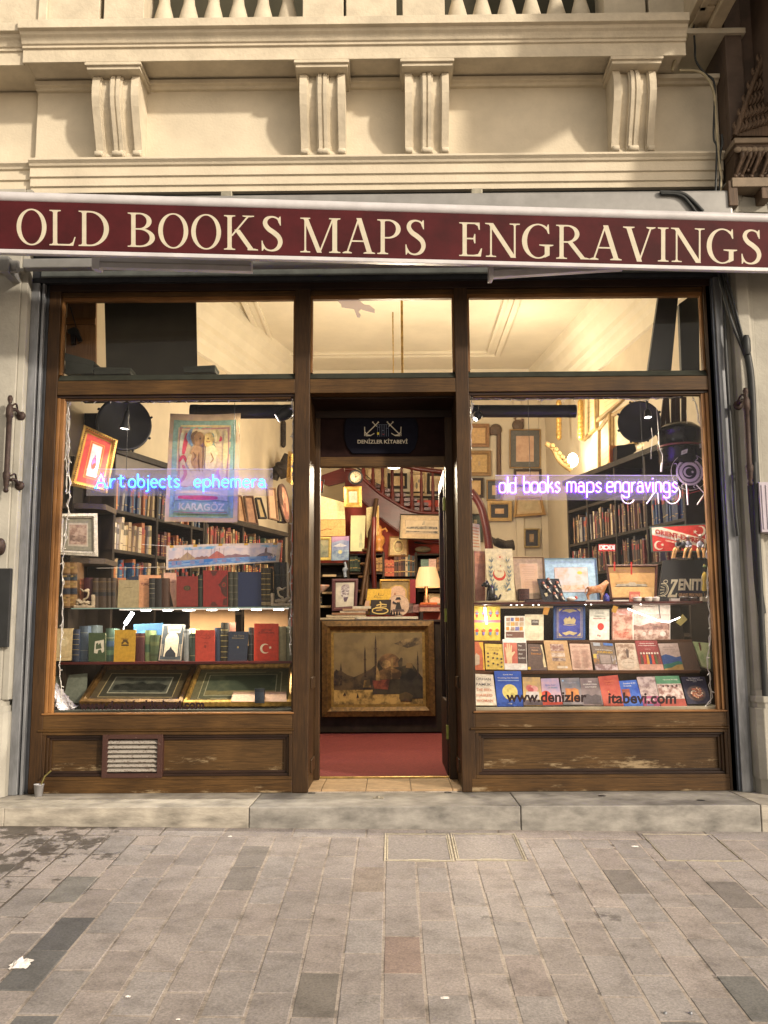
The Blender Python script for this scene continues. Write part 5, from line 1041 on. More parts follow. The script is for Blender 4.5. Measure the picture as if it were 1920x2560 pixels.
cloth([('e',.43,.76,.075,.075, DTN),('e',.56,.76,.070,.070,(224,190,110)),('b',[(.42,.70),(.40,.60),(.44,.48)],.085,(172,132,88)),('b',[(.58,.70),(.62,.60),(.58,.48)],.090,(222,200,146)),('b',[(.33,.62),(.30,.54),(.38,.46)],.03,(210,184,130)),('b',[(.70,.62),(.72,.54),(.66,.46)],.03,(210,184,130)),('b',[(.40,.84),(.34,.80),(.36,.72)],.022,(112,84,52)),('b',[(.58,.84),(.65,.82),(.66,.74)],.022,(236,214,150)),('e',.49,.71,.022,.02,(110,80,90)),('b',[(.44,.64),(.44,.56),(.46,.46)],.008,(110,74,44)),('b',[(.50,.80),(.50,.64),(.50,.46)],.007,(116,80,50)),('e',.445,.77,.012,.01,(80,56,36)),('e',.555,.77,.012,.008,(120,84,40)),('b',[(.53,.745),(.56,.74),(.59,.745)],.006,(150,90,50)),('b',[(.36,.64),(.40,.60),(.36,.56)],.007,(116,80,50)),('b',[(.60,.64),(.64,.58),(.60,.54)],.007,(150,110,60))])
cloth([('r',.14,.10,.86,.29,(180,176,140)),('b',[(.2,.265),(.45,.275),(.72,.262)],.018,(224,196,140)),('b',[(.18,.22),(.45,.222),(.72,.22)],.032,(206,78,84)),('r',.13,.07,.88,.185,(136,164,136)),('t','KARAGÖZ',.20,.105,.062,.62,(206,200,160)),('b',[(.14,.185),(.3,.195),(.5,.185),(.7,.195),(.87,.185)],.012,(110,140,116)),('b',[(.14,.085),(.4,.08),(.86,.088)],.006,(160,96,84))])
single('painted_banner','painted cotton banner with two figures and a green border hanging behind the blue neon','banner', pk, qk.base)
# panorama strip
qp = Q([L4(792,162), L4(1500,112), L3(1518,998), L3(795,1016)],.37)
pp = MB()
class QB(Q):
    def P(s, u, v, w=0.0): return Q.P(s, u, v, w + .035 * math.sin(u * math.pi) - .02 * max(0, u - .9) * 10 * (1 - v))
qb = QB.__new__(QB); qb.__dict__.update(qp.__dict__); n = 24
PB_ = C(222,204,186)
def strip(v0, v1, m, w, u0=0, u1=1):
    m = M_(m)
    for i in range(n): a, b = u0 + (u1 - u0) * i / n, u0 + (u1 - u0) * (i + 1) / n; pp.poly([qb.P(a, v0, w), qb.P(b, v0, w), qb.P(b, v1, w), qb.P(a, v1, w)], m)
strip(0,1, PB_, 0); strip(.07,.90, mott((196,186,196),(224,206,200),14),.0006,.02,.97); strip(.07,.34, mott((60,118,190),(140,170,206),16, stretch=(1,1,5)),.0012,.02,.97); strip(.78,.90, mott((110,170,206),(226,206,200),10),.0012,.02,.97)
def sil(u0, h, m, w=.0018):             # rooftops and domes along the shore
    o = []
    for i in range(len(h)): o.append((u0[0] + (u0[1] - u0[0]) * i / (len(h) - 1), h[i]))
    for (a, ha),(b, hb) in zip(o, o[1:]): pp.poly([qb.P(a, .34, w), qb.P(b, .34, w), qb.P(b, hb, w), qb.P(a, ha, w)], M_(m))
sil((.02,.12),[.38,.44,.40,.46,.42,.48],(160,120,110)); sil((.12,.26),[.42,.48,.56,.62,.70,.62,.56,.48,.42],(176,150,120)); sil((.26,.38),[.42,.46,.44,.50,.44,.48,.42],(150,110,104)); sil((.38,.52),[.42,.50,.60,.68,.62,.54,.46],(192,110,100)); sil((.52,.74),[.42,.48,.46,.52,.48,.44,.46,.40],(150,118,124)); sil((.80,.96),[.36,.46,.50,.54,.50,.44,.40],(120,106,112))
for u in (.15,.19,.23,.40,.43,.47,.51): pp.poly([qb.P(u, .4,.0022), qb.P(u + .003,.4,.0022), qb.P(u + .003,.82,.0022), qb.P(u, .82,.0022)], C(140,110,120))
pp.poly([qb.P(.865,.5,.0022), qb.P(.885,.5,.0022), qb.P(.885,.70,.0022), qb.P(.875,.80,.0022), qb.P(.865,.70,.0022)], C(130,106,104))
for i, u in enumerate((.05,.10,.22,.30,.42,.50,.62,.70,.80,.90)): strip(.16,.32, mott((150,130,160),(110,140,190),20),.0018, u, u + .04)
for u in (.03,.24,.46,.68,.93): strip(.90,1.0,(206,160,60),.0024, u, u + .035)
single('panorama_strip','long curling strip print of a blue harbour skyline with minarets','print', pp, qp.base)
w = MB(); a, b = at(*L4(355,152),.38), at(*L4(800,145),.38); w.tube([a, b],.0015, WIRE, 4); a, b = at(*L3(640,1008),.38), at(*L3(800,1018),.38); w.tube([a, b],.0015, WIRE, 4); single('hanging_wire','thin white hanging wire holding the harbour strip print','wire', w, a)
# near corner shelf unit at the sash
cs = T('corner_shelf','dark corner shelf unit with a curved board at the light string','shelf',(-2.42,.34, zA))
for y0, y1 in ((1385,1500),(2075,2115)):
    a = at(*v5(60, y0),.36); b = at(*v5(575, y1),.36); c2 = at(*v5(575, y0 + 60),.36); w = MB()
    pr = [(a.x - .02,.36)] + [(a.x + (b.x - a.x) * t, .36 + .10 * (1 - math.cos(t * 1.5))) for t in (.2,.4,.6,.8,1.0)] + [(b.x, .74),(a.x - .02,.74)]
    w.ext(pr, 'z', a.z - .045, a.z - .005, wood('grey_brown_board',(.06,.045,.035),(.15,.11,.08),'x')); cs.part('board', w, bevel=.003)
w = MB(); w.box(-2.42,-2.39,.34,.75, zA - .9,2.55, BLACKWOOD); w.box(-2.46,-2.20,.735,.755, zA - .9,2.98, BLACKWOOD); cs.part('side', w)
# cylinders, drums and spots
def can(label, p, tgt, r0, r1, L, m, bright, gr, rim=None):
    p, tgt = Vector(p), Vector(tgt); d = (tgt - p).normalized(); t = T('spot_lamp', label, 'lamp', p, gr)
    w = MB(); w.lathe([(.0,-L),(r0 * .55,-L),(r0,-L * .75),(r0 * 1.02,-L * .45),(r1,-.004),(r1,0),(r1 * .93,0),(r1 * .9,-.02),(.0,-.025)], p, m, 20, d); t.part('shade', w)
    w = MB(); w.lathe([(.0,-.016),(r1 * .86,-.016),(r1 * .86,-.008),(.0,-.004)], p, bright, 16, d); t.part('bulb', w)
    if rim: w = MB(); w.lathe([(r1 * .93,-.002),(r1 * 1.03,-.002),(r1 * 1.03,.006),(r1 * .93,.006)], p, rim, 20, d, caps=False); t.part('rim', w)
    w = MB(); w.tube([p - d * L * .9, Vector((p.x - d.x * L, p.y - d.y * L + .02,2.93))],.006, BLACKM, 6); t.part('stem', w)
    spot('spot_lamp_light', p + d * .02, tgt, (30 if p.x < 0 else 90) if not rim else 30,(1,.86,.66),95,.7,.03); return t
SPB = glow('spot_bulb',(1,.92,.78),30)
can('black bell shaped spot lamp shining down before the drum in the blue neon window', at(*v5(860,470),.30), at(*v5(700,1500),.30),.022,.042,.15, BLACKM, SPB, 'spot lamps in the windows')
can('black spot lamp with a white rim seen from the side near the banner', at(*v6(1318,335),.34), at(*v6(350,900),.30),.050,.036,.13, BLACKM, SPB, 'spot lamps in the windows', ALU)
def drum(label, k, cx_, cy_, r, Y, yaw, pitch=0, dep=.13):
    c = at(*k(cx_, cy_), Y); rr_ = (at(*k(cx_ + r, cy_), Y) - c).length; t = T('drum_lamp', label, 'lamp', c, 'black drum lamps')
    d = Vector((math.sin(yaw),-math.cos(yaw), math.sin(pitch))).normalized(); DM = mat('black_hammered_drum',(.017,.017,.018),.42, var=.6, scale=7, spec=.5)
    w = MB(); w.lathe([(.0,0),(rr_ * .90,.0),(rr_ * .97,.012),(rr_, .0),(rr_, -.02),(rr_ * .94,-.03),(rr_ * .86,-dep),(rr_ * .6,-dep - .05),(0,-dep - .06)], c, DM, 40, d); t.part('drum', w)
    a = d.orthogonal().normalized(); b = d.cross(a); w = MB()
    for i in range(8): an = i * math.pi / 4 + .4; p = c + (a * math.cos(an) + b * math.sin(an)) * (rr_ * 1.03); w.lathe([(0,-.012),(.009,-.012),(.009,.012),(0,.012)], p, DM, 8, d)
    t.part('lug', w); w = MB(); w.tube([c + Vector((0,.02, rr_ * .8)), Vector((c.x, c.y + .05,2.95))],.012, DM, 8); t.part('bracket', w)
drum('big black drum lamp behind the bell spot, beside the pomegranate frame', v5,860,400,345,.62,.5)
def roll(label, k, x0, x1, yc, r, Y):
    a, b = at(*k(x0, yc), Y), at(*k(x1, yc), Y); t = T('roll_tube', label, 'roll',(a + b) / 2,'black roll tubes'); w = MB(); d = (b - a).normalized(); L = (b - a).length
    w.lathe([(0,0),(r * .9,0),(r, .006),(r, L - .006),(r * .9, L),(0, L)], a, mat('black_leather_roll',(.022,.020,.022),.45, var=.5, scale=10),24, d); t.part('roll', w)
    w = MB()
    for f in (0.0,.93): w.lathe([(r * 1.02, L * f),(r * 1.03, L * f + .004),(r * 1.03, L * f + .055),(r * 1.02, L * f + .06)], a, BLACKM, 24, d, caps=False)
    t.part('cap', w); w = MB()
    for f in (.2,.8): p = a + d * L * f; w.tube([p, (p.x, p.y, 2.96)],.004, BLACKM, 5)
    t.part('strap', w)
roll('black roll tube above the painted banner', v6,190,1500,255,.055,.55)
# light string round the window
def lights(label, pts, Y, seed, gr='fairy light strings'):
    r_ = random.Random(seed); p = [at(a, b, Y) for a, b in pts]; t = T('light_string', label, 'light string', p[0], gr); w = MB(); fine = []
    for a, b in zip(p, p[1:]):
        n = max(2, int((b - a).length / .035))
        for i in range(n): f = i / n; fine.append(a.lerp(b, f) + Vector((r_.uniform(-.006,.006), r_.uniform(-.004,.004), r_.uniform(-.006,.006))))
    fine.append(p[-1]); w.tube(fine, .0032, WIRE, 5); off = [q + Vector((r_.uniform(-.012,.012),.006, r_.uniform(-.012,.012))) for q in fine]; w.tube(off, .0026, WIRE, 4); t.part('wire', w)
    w = MB()
    for q in fine[1::3]: d = Vector((r_.uniform(-1,1),-.3, r_.uniform(-1.2,.2))).normalized(); w.tube([q, q + d * .022],[.0042,.003], mat('clear_led_cap',(.80,.78,.75),.3, var=.1),5)
    t.part('bulb', w); return t
lights('clear light string framing the window with the blue neon',[L3(168,690), L3(165,400), L3(172,100), L3(540,108), L3(1000,105), L3(1590,92), L3(1592,600), L4(1580,100), L4(1572,700)],.085,3)
lights('tangled clear light string hanging down beside the pale sash',[L3(182,95), L3(178,450), L3(190,640), L4(142,120), L4(138,500), L4(122,800), L4(135,1000)],.09,5)
# --- neon
def letters(kind):
    e = 2.0 if kind == 'round' else 3.4
    A_ = lambda *a: arc(*a, 14, e)
    g = {}
    g['o'] = ([A_(.40,.5,.40,.5,90,450)],.80); g['l'] = ([[(.06,0),(.06,1.62)]],.12)
    g['d'] = ([A_(.38,.5,.38,.5,60,300),[(.76,0),(.76,1.62)], A_(.38,.5,.38,.5,-60,60)],.80); g['b'] = ([[(.04,1.62),(.04,.4)], A_(.42,.5,.38,.5,180,540)],.80)
    g['k'] = ([[(.05,0),(.05,1.62)],[(.62,1.0),(.10,.50),(.40,.55),(.62,.35),(.66,0)]],.70)
    g['s'] = ([spline([(.62,.84),(.36,1.0),(.08,.80),(.30,.54),(.62,.30),(.34,0),(.04,.16)],5)],.66)
    g['m'] = ([[(.05,0),(.05,1.0)],[(.05,.66)] + A_(.30,.62,.24,.38,170,0)[1:] + [(.54,0)],[(.54,.66)] + A_(.78,.62,.24,.38,170,0)[1:] + [(1.02,0)]],1.08)
    g['n'] = ([[(.05,0),(.05,1.0)],[(.05,.62)] + A_(.36,.58,.31,.42,170,0)[1:] + [(.67,0)]],.72)
    g['h'] = ([[(.05,0),(.05,1.62)],[(.05,.60)] + A_(.36,.58,.31,.42,170,0)[1:] + [(.67,0)]],.72)
    g['a'] = ([[(.08,.82),(.20,.98),(.44,1.0),(.62,.86),(.64,.5),(.64,.10),(.78,.0)], A_(.34,.30,.30,.30,40,400)],.74)
    g['p'] = ([[(.05,-.55),(.05,1.0)], A_(.43,.5,.38,.5,180,540)],.82)
    g['e'] = ([[(.04,.50),(.74,.54)] + A_(.40,.5,.36,.5,8,315)],.76)
    g['g'] = ([A_(.38,.5,.36,.48,20,380),[(.74,.98),(.74,-.20)] + A_(.40,-.22,.34,.34,0,-170)],.80)
    g['r'] = ([[(.05,0),(.05,1.0)],[(.05,.60),(.22,.92),(.46,.98)]],.48)
    g['v'] = ([[(.02,1.0),(.30,.02),(.62,1.0)]],.64); g['i'] = ([[(.06,0),(.06,1.0)],[(.06,1.34),(.06,1.42)]],.12)
    g['j'] = ([[(.22,1.0),(.22,-.25),(.12,-.48),(-.06,-.42)],[(.22,1.34),(.22,1.42)]],.28)
    g['c'] = ([A_(.42,.5,.40,.5,50,310)],.70); g['t'] = ([[(.26,1.40),(.24,.30),(.34,.04),(.54,.08)],[(.02,1.0),(.52,1.04)]],.54)
    g['A'] = ([[(-.06,0),(.22,0)],[(.08,0),(.52,1.55),(.96,0)],[(.80,0),(1.12,0)],[(.24,.56),(.80,.56)]],1.06)
    return g
def neon(label, plate, Y, words, kind, core, halo, es, hs_, holes, gr='neon signs in the windows'):
    q = Q(plate, Y); t = T('neon_sign', label, 'neon sign', q.base, gr); w = MB(); q.slab(w, glass('frosted_acrylic_' + kind, (.94,.93,.96),.6,.1, dirt=.075),-.006,0); t.part('plate', w)
    w = MB(); q.slab(w, mat('acrylic_edge',(.80,.78,.84),.3, var=.05),-.006,.0005,.0,1,.985,1.0); t.part('edge', w)
    g = letters(kind); m1 = glow('neon_tube_' + kind, core, es); m2 = glow('neon_back_' + kind, halo, hs_)
    for wd, bl, br, tl in words:
        p0, p1, p2 = at(*bl, Y - .018), at(*br, Y - .018), at(*tl, Y - .018); ux = p1 - p0; uz = p2 - p0; gap = .22 if kind == 'round' else .20; x = 0; xs = []
        for ch_ in wd: xs.append(x); x += g[ch_][1] + gap
        W = x - gap; w = MB(); w2 = MB()
        for ch_, a in zip(wd, xs):
            for pl in g[ch_][0]:
                P3 = [p0 + ux * ((x_ + a) / W) + uz * y_ for x_, y_ in pl]
                w.tube(P3,.0056 if kind == 'round' else .0050, m1,7); w2.tube([p + Vector((0,.0085,0)) for p in P3],.0034, m2,5)
        o = t.part('glass_tube', w); t.part('back_glow', w2, o)
    w = MB()
    for u, top in holes: p = q.P(u, .97,.004); w.tube([p, (p.x, p.y, 2.90)],.0022, BLACKM, 5)
    t.part('wire', w); return t
neon('blue neon sign reading Art objects ephemera on a clear plate', qrect(292,533,1463,703, L3),.14,
     [('Art', L3(345,652), L3(528,648), L3(345,598)),('objects', L3(556,650), L3(876,650), L3(556,597)),('ephemera', L3(966,648), L3(1416,648), L3(966,598))],'round',(.12,.66,1.0),(.02,.06,1.0),.80,42,[(.215,0),(.79,0)])
# things far up in the transom: dark board, boxes, camera
w = MB(); a, b = at(262,932,.45), at(492,728,.45); w.hexa([at(266,945,.42), at(494,945,.42), at(490,700,.42), at(260,700,.42), at(266,945,.47), at(494,945,.47), at(490,700,.47), at(260,700,.47)], mat('dark_olive_board',(.045,.040,.028),.7, var=.2, scale=4)); single('dark_board','tall dark olive board blocking part of the transom window','board', w, ((a.x + b.x) / 2,.42,3.05))
w = MB(); w.box(-2.42,-.69,.12,.62,3.03,3.065, BLACKWOOD); w.box(.56,2.28,.12,.62,3.03,3.065, BLACKWOOD); tag(w.obj('window_soffit'), kind='structure')
kT = K(100,680,2.5136)
for i, (x0, y0, x1, y1, lb) in enumerate(((160,508,335,640,'dark box with a slanting lid at the end of the transom sill'),(340,598,566,642,'flat green grey box below the dark olive board'),(905,582,1098,630,'flat green grey box at the edge of the olive board, by the ceiling mouldings'))):
    q = Q([kT(x0, y1), kT(x1, y1 - 4), kT(x1, y0 + (50 if i == 0 else 4)), kT(x0, y0 + (0 if i != 2 else 14))],.22); w = MB(); q.slab(w, mat('faded_green_box',(.06,.065,.052),.7, var=.3, scale=9),-.16,0); q.slab(w, mat('faded_green_box',(0,0,0)),-.165,.004,-.02,1.02,.62,.99); single('storage_box', lb, 'box', w, q.base, 'boxes on the transom sill')
w = MB(); p = at(*kT(170,360),.40); q = lambda x, y: at(*kT(x, y),.40)
w.tube([q(190,220), q(228,350)],.004, BLACKM, 5); w.plate([q(172,362), q(212,345), q(232,352), q(262,425), q(240,440),(q(218,390)), q(218,452), q(196,455), q(190,390), q(176,382)],(0,1,0),.03, BLACKM); single('hanging_ornament','small black cut shape dangling on a cord in the transom','ornament', w, p)
pn = Q([kT(160,640), kT(350,640), kT(352,130), kT(155,130)],.47); w = MB(); pn.slab(w, wood('orange_panelling',(.22,.11,.045),(.40,.22,.10),'z'),-.03,0); pn.slab(w, WSASHH, 0,.02,.0,1,.60,.68); single('wall_panel','orange wooden panelling seen through the end of the transom','panelling', w, pn.base)
# ------------------------------------------------------------------ right window
zC = at(1400,1505,.24).z
shelf('wooden_shelf','dark red edged shelf with figurines and framed papers, purple neon window',.575,2.235,.22,.60, zC, .016, REDWOOD)
zr2, zr3, zr4 = at(1400,1600.5,.44).z, at(1400,1676,.30).z, at(1400,1765,.14).z
RK = wood('brown_rack_timber',(.07,.030,.014),(.20,.09,.04),'x')
rk = T('book_rack','stepped brown timber book rack with three rows of paperbacks','rack',(1.4,.3, zr4 - .05))
for z, y0, y1 in ((zr2,.40,.60),(zr3,.255,.42)):
    w = MB(); w.box(.575,2.20, y0, y1, z - .024, z, RK); rk.part('step', w, bevel=.003)
w = MB(); w.poly([(.575,.58, zr2),(2.2,.58, zr2),(2.2,.64, zC - .03),(.575,.64, zC - .03)], BLACKWOOD); w.box(.575,2.2,.42,.43, zr3, zr2 - .024, RK); w.box(.575,2.2,.262,.27, zr4, zr3 - .024, BLACKWOOD); rk.part('back', w)
w = MB(); w.box(.561,2.284,.075,.80,.60, zr4 - .004, mat('pale_window_board',(.40,.36,.26),.7, var=.2, scale=8)); tag(w.obj('window_floor'), kind='structure')
GR = 'paperbacks on the stepped rack'
def lean(k, tl, tr, br, bl, Y0, dY): return qset(k, bl, br, tr, tl),[Y0, Y0, Y0 + dY, Y0 + dY]
def rb(label, k, tl, tr, br, bl, Y0, dY, col, shapes=(), t=.014):
    p, ys = lean(k, tl, tr, br, bl, Y0, dY); return book(label, p, ys, col, shapes, t=t, group=GR, rough=.35)
WHT = (238,232,222)
# row 2
Y2 = .43
def r2(label, k, x0, x1, y0, ky, yb, col, shapes=(), t=.016): 
    a, b = k(x0, y0), k(x1, y0); c_ = ky(0, yb)[1]; return book(label, [(a[0], c_),(b[0], c_), b, a],[Y2, Y2, Y2 + .03, Y2 + .03], col, shapes, t=t, group=GR)
sh = [('r',0,.52,1,.60,(196,116,130))]
for i in range(4):
    u = .13 + i * .25; cA, cB = [((206,70,54),(120,150,190)),((220,120,60),(140,120,190)),((196,60,60),(100,140,170)),((220,90,50),(150,150,200))][i]
    for v, s_ in ((.80,1),(.28,1.1)):
        sh += [('e', u, v + .07,.035,.025,(226,180,140)),('e', u, v, .06,.055, cA if v < .5 else cB),('p',[(u - .05, v - .04),(u + .05, v - .04),(u + .03, v - .13),(u - .03, v - .13)], cB if v < .5 else cA),('l',[(u - .09, v + .01),(u, v + .03),(u + .09, v + .01)],.018, cA)]
r2('yellow folk poster with two rows of little dancers', q1,18,355,784, q3,206,(232,200,84), sh, .008)
sh = [('r',.05,.06,.95,.32,(120,84,70)),('t','İstanbul',.10,.16,.05, WHT, 'l')]
for i in range(4):
    for j in range(3): sh.append(('r',.07 + i * .225,.37 + j * .20,.07 + i * .225 + (.19 if (i + j) % 3 else .15),.37 + j * .20 + .16,[(208,140,60),(196,170,140),(170,140,120),(216,160,80),(110,110,160),(190,160,130)][(i * 2 + j) % 6]))
r2('white book with a grid of small photographs', q1,412,664,905, q3,190,(236,228,216), sh)
r2('plain cream book with a small dark title box', q1,666,900,886, q3,206,(226,212,182),[('r',.34,.58,.74,.80,(96,84,76)),('t','ATLAS',.54,.72,.035, WHT, 'f',.28),('r',.37,.69,.71,.70, WHT)] + lines(.2,.8,.12,.3,3,.008,(190,176,150)))
gb = (196,176,130)
sh = [('r',.03,.02,.97,.985,(44,66,130)),('r',.10,.055,.90,.955, gb),('r',.115,.065,.885,.945,(52,64,150)),('r',.15,.09,.85,.92, gb),('r',.16,.095,.84,.915,(62,70,156)),
      ('p',[(.25,.84),(.38,.90),(.62,.90),(.75,.84),(.62,.83),(.5,.79),(.38,.83)], gb),('p',[(.25,.20),(.38,.12),(.5,.16),(.62,.12),(.75,.20),(.62,.22),(.5,.26),(.38,.22)], gb),('p',[(.34,.46),(.66,.46),(.70,.58),(.62,.66),(.56,.60),(.50,.69),(.44,.62),(.38,.66),(.31,.58)], gb),('l',[(.30,.44),(.5,.42),(.70,.44)],.02, gb),('p',[(.16,.10),(.28,.10),(.16,.20)], gb),('p',[(.84,.10),(.72,.10),(.84,.20)], gb),('p',[(.16,.91),(.28,.91),(.16,.82)], gb),('p',[(.84,.91),(.72,.91),(.84,.82)], gb)]
r2('royal blue book with gilt ornaments, widest cover of its row', q1,1028,1424,778, q3,196,(46,84,140), sh, .03)
r2('white book with a red disc in a thin border', q1,1478,1726,822, q3,205,(236,232,220),[('l',[(.06,.04),(.94,.04),(.94,.96),(.06,.96),(.06,.04)],.008,(170,160,150)),('e',.56,.44,.165,.115,(214,60,48),30),('t','HÜSEYİN',.5,.86,.03,(130,130,130),'f',.4),('t','OSMANLI',.5,.76,.035,(110,130,110),'f',.56),('t','RESSAMLARI',.5,.69,.035,(190,80,70),'f',.66),('e',.42,.16,.03,.03,(190,80,70)),('e',.52,.14,.03,.03,(190,80,70))])
r2('faded pink and brown vintage photo book', q2,252,512,812, q4,206, mott((150,92,76),(214,170,150),16),[('r',.04,.80,.96,.97, mott((230,200,190),(200,130,120),20)),('r',0,0,.03,1,(120,70,56)),('p',[(.1,.1),(.9,.06),(.9,.3),(.1,.3)], mott((176,84,66),(206,150,126),22))])
r2('wide white album with a sepia waterfront photograph', q2,512,984,765, q4,206,(234,220,208),[('r',.02,.30,.98,.74, mott((190,150,140),(222,196,186),10)),('p',[(.02,.30),(.98,.30),(.98,.52),(.8,.50),(.6,.46),(.45,.49),(.2,.40),(.02,.44)], mott((110,76,68),(156,116,104),26)),('r',.02,.02,.98,.30, mott((150,110,96),(206,176,160),30)),('e',.30,.18,.05,.06,(226,206,194)),('e',.46,.20,.04,.05,(216,196,184)),('e',.80,.18,.08,.07,(230,214,204)),('t','İSTANBUL',.45,.93,.03,(150,110,100),'f',.3)],.03)
# row 3
Y3, d3 = .268,.085
rb('orange cover with a yellow swirl at the start of the middle row', q3,(25,222),(138,226),(165,578),(35,578), Y3, d3,(206,110,70),[('p',[(.5,.98),(.98,.98),(.98,.02),(.82,.02),(.88,.4),(.84,.7)],(232,186,60)),('p',[(.05,.15),(.5,.2),(.55,.5),(.2,.6),(.05,.5)],(200,176,150))])
sh = [('t','OTTOMAN COSTUMES',.5,.82,.05,(150,104,50),'f',.8),('t','HALİME',.5,.74,.04,(150,110,50),'f',.5)]
for i, (u, v) in enumerate(((.15,.62),(.15,.48),(.15,.30),(.15,.14),(.42,.44),(.42,.22),(.64,.60),(.64,.42),(.66,.18),(.86,.40),(.86,.26),(.86,.10),(.5,.62))): sh.append(('e', u, v, .055,.04,[(96,60,50),(60,56,44),(110,70,60),(86,96,70)][i % 4],8))
rb('yellow cover scattered with little dark icons', q3,(160,248),(398,254),(406,572),(174,568), Y3, d3,(222,190,90), sh)
sh = [('r',.02,.20,.60,.88, mott((186,84,70),(206,120,100),8)),('r',.60,.20,.98,.88,(92,72,68)),('p',[(.10,.46),(.08,.72),(.13,.73),(.16,.60),(.16,.84),(.21,.85),(.23,.62),(.25,.86),(.30,.85),(.30,.62),(.34,.80),(.38,.78),(.36,.56),(.48,.60),(.50,.56),(.36,.42),(.34,.20),(.14,.20)],(238,200,160))]
for i, tx in enumerate(('The','Culture','And','Symbol')): sh.append(('t', tx, .64,.76 - i * .135,.05, WHT, 'l',.32))
rb('white cover showing an open raised palm on red', q3,(384,190),(680,192),(697,576),(410,572), Y3, d3,(238,228,220), sh)
rb('dark grey cover with a torn cream edge', q3,(700,250),(882,256),(946,582),(704,580), Y3, d3,(104,84,76),[('p',[(.98,.98),(.86,.98),(.94,.6),(.84,.36),(.86,.12),(.99,.12)],(226,206,160)),('t','The Balkan Wars',.45,.84,.04,(200,140,110),'f',.6),('t','Prelude',.45,.74,.05,(226,180,140),'f',.4),('t','İstanbul',.5,.60,.05,(226,150,70),'f',.6),('r',.0,.02,.14,.12,(230,190,60))])
rb('tan cover with three small sepia photographs', q3,(900,206),(1195,210),(1262,582),(955,580), Y3, d3,(206,166,120),[('r',.24,.63,.80,.88, mott((150,110,100),(220,196,180),26)),('r',.24,.45,.80,.59, mott((180,150,130),(226,206,190),26)),('r',.24,.30,.80,.42, mott((120,96,90),(206,180,160),26)),('r',.40,.06,.75,.14,(228,206,180)),('e',.78,.10,.05,.04,(222,210,200)),('e',.5,.20,.04,.04,(170,126,90))])
rb('pinkish cover printed all over with old columns of text', q3,(1225,246),(1475,250),(1521,577),(1266,575), Y3, d3,(216,180,160),[('t','BİBLİYOGRAFYA',.5,.86,.05,(176,130,116),'f',.8)] + lines(.08,.46,.06,.78,14,.018,(186,140,126),.4,2) + lines(.52,.92,.06,.78,14,.018,(190,146,132),.4,3))
rb('grey travel cover lettered JOURNEY in yellow', q4,(-20,222),(268,245),(336,587),(42,587), Y3, d3,(130,112,100),[('t','THE OTTOMAN',.5,.72,.03, WHT, 'f',.7),('t','JOURNEY',.56,.62,.07,(230,180,60),'f',.70),('r',.02,.42,.24,.58, mott((96,84,150),(220,190,90),20)),('r',.02,.24,.24,.40, mott((226,150,60),(120,100,90),20)),('r',.30,.25,.76,.56,(168,150,144)),('r',.80,.24,.98,.56, mott((200,200,220),(150,130,110),22)),('r',.02,.02,.98,.22, mott((226,206,206),(150,120,120),20)),('r',.10,.86,.40,.97,(176,180,190)),('r',.55,.9,.95,.99,(80,120,190))])
rb('pale cover with a crowded old group photograph', q4,(288,240),(540,240),(606,582),(334,578), Y3, d3,(210,186,164),[('r',.03,.35,.97,.96, mott((150,120,100),(222,200,180),24)),('p',[(.48,.46),(.58,.46),(.62,.72),(.54,.80),(.46,.7)],(104,84,74)),('e',.52,.24,.38,.17,(220,200,180),24),('t','The Balkans',.52,.26,.04,(150,120,104),'f',.5)])
rb('maroon cover with a frieze of robed figures', q4,(540,208),(815,208),(906,582),(604,582), Y3, d3,(146,56,56),[('t','Women and Family',.5,.89,.03, WHT, 'f',.66),('t','in the Ottoman Empire',.5,.82,.03, WHT, 'f',.78),('t','Galatea',.5,.70,.02,(220,180,170),'f',.24),('r',0,.0,1,.20,(214,160,140))] + [('p',[(u, .20),(u + .13,.20),(u + .095,.52),(u + .035,.52)], m) for u, m in ((.10,(90,70,50)),(.22,(190,60,50)),(.35,(214,150,60)),(.46,(50,70,100)),(.57,(206,70,50)),(.70,(90,90,50)),(.82,(120,60,50)))] + [('e', u, .56,.04,.035,(226,206,190),10) for u in (.16,.285,.415,.52,.635,.765,.88)], )
rb('grey cover over blue, green and ochre waves', q4,(830,246),(1075,240),(1157,582),(915,584), Y3, d3,(196,170,160),[('p',[(0,0),(1,0),(1,.52),(.75,.48),(.45,.56),(.25,.60),(0,.54)],(56,84,144)),('p',[(0,0),(1,0),(1,.30),(.8,.34),(.4,.26),(0,.22)],(50,112,96)),('p',[(0,0),(1,0),(1,.22),(.7,.20),(.4,.10),(0,.06)],(176,140,76)),('t','Mülteciler',.5,.84,.035,(150,130,124),'f',.6),('t','Osmanlı',.5,.75,.035,(150,130,124),'f',.6)])
rb('plain dark brown board after the wave cover', q4,(1075,230),(1266,228),(1366,586),(1160,586), Y3, d3, mat('dark_brown_grain',(.085,.042,.024),.5, var=.4, scale=12, stretch=(8,8,1)))
p, ys = lean(q4,(1268,220),(1480,240),(1490,562),(1380,528),.30,.05); book('pale green map cover with a brown strip at the far end of the middle row', p, ys, mott((150,176,120),(206,214,160),12),[('r',.30,.1,.42,.98,(110,50,40))], group=GR)
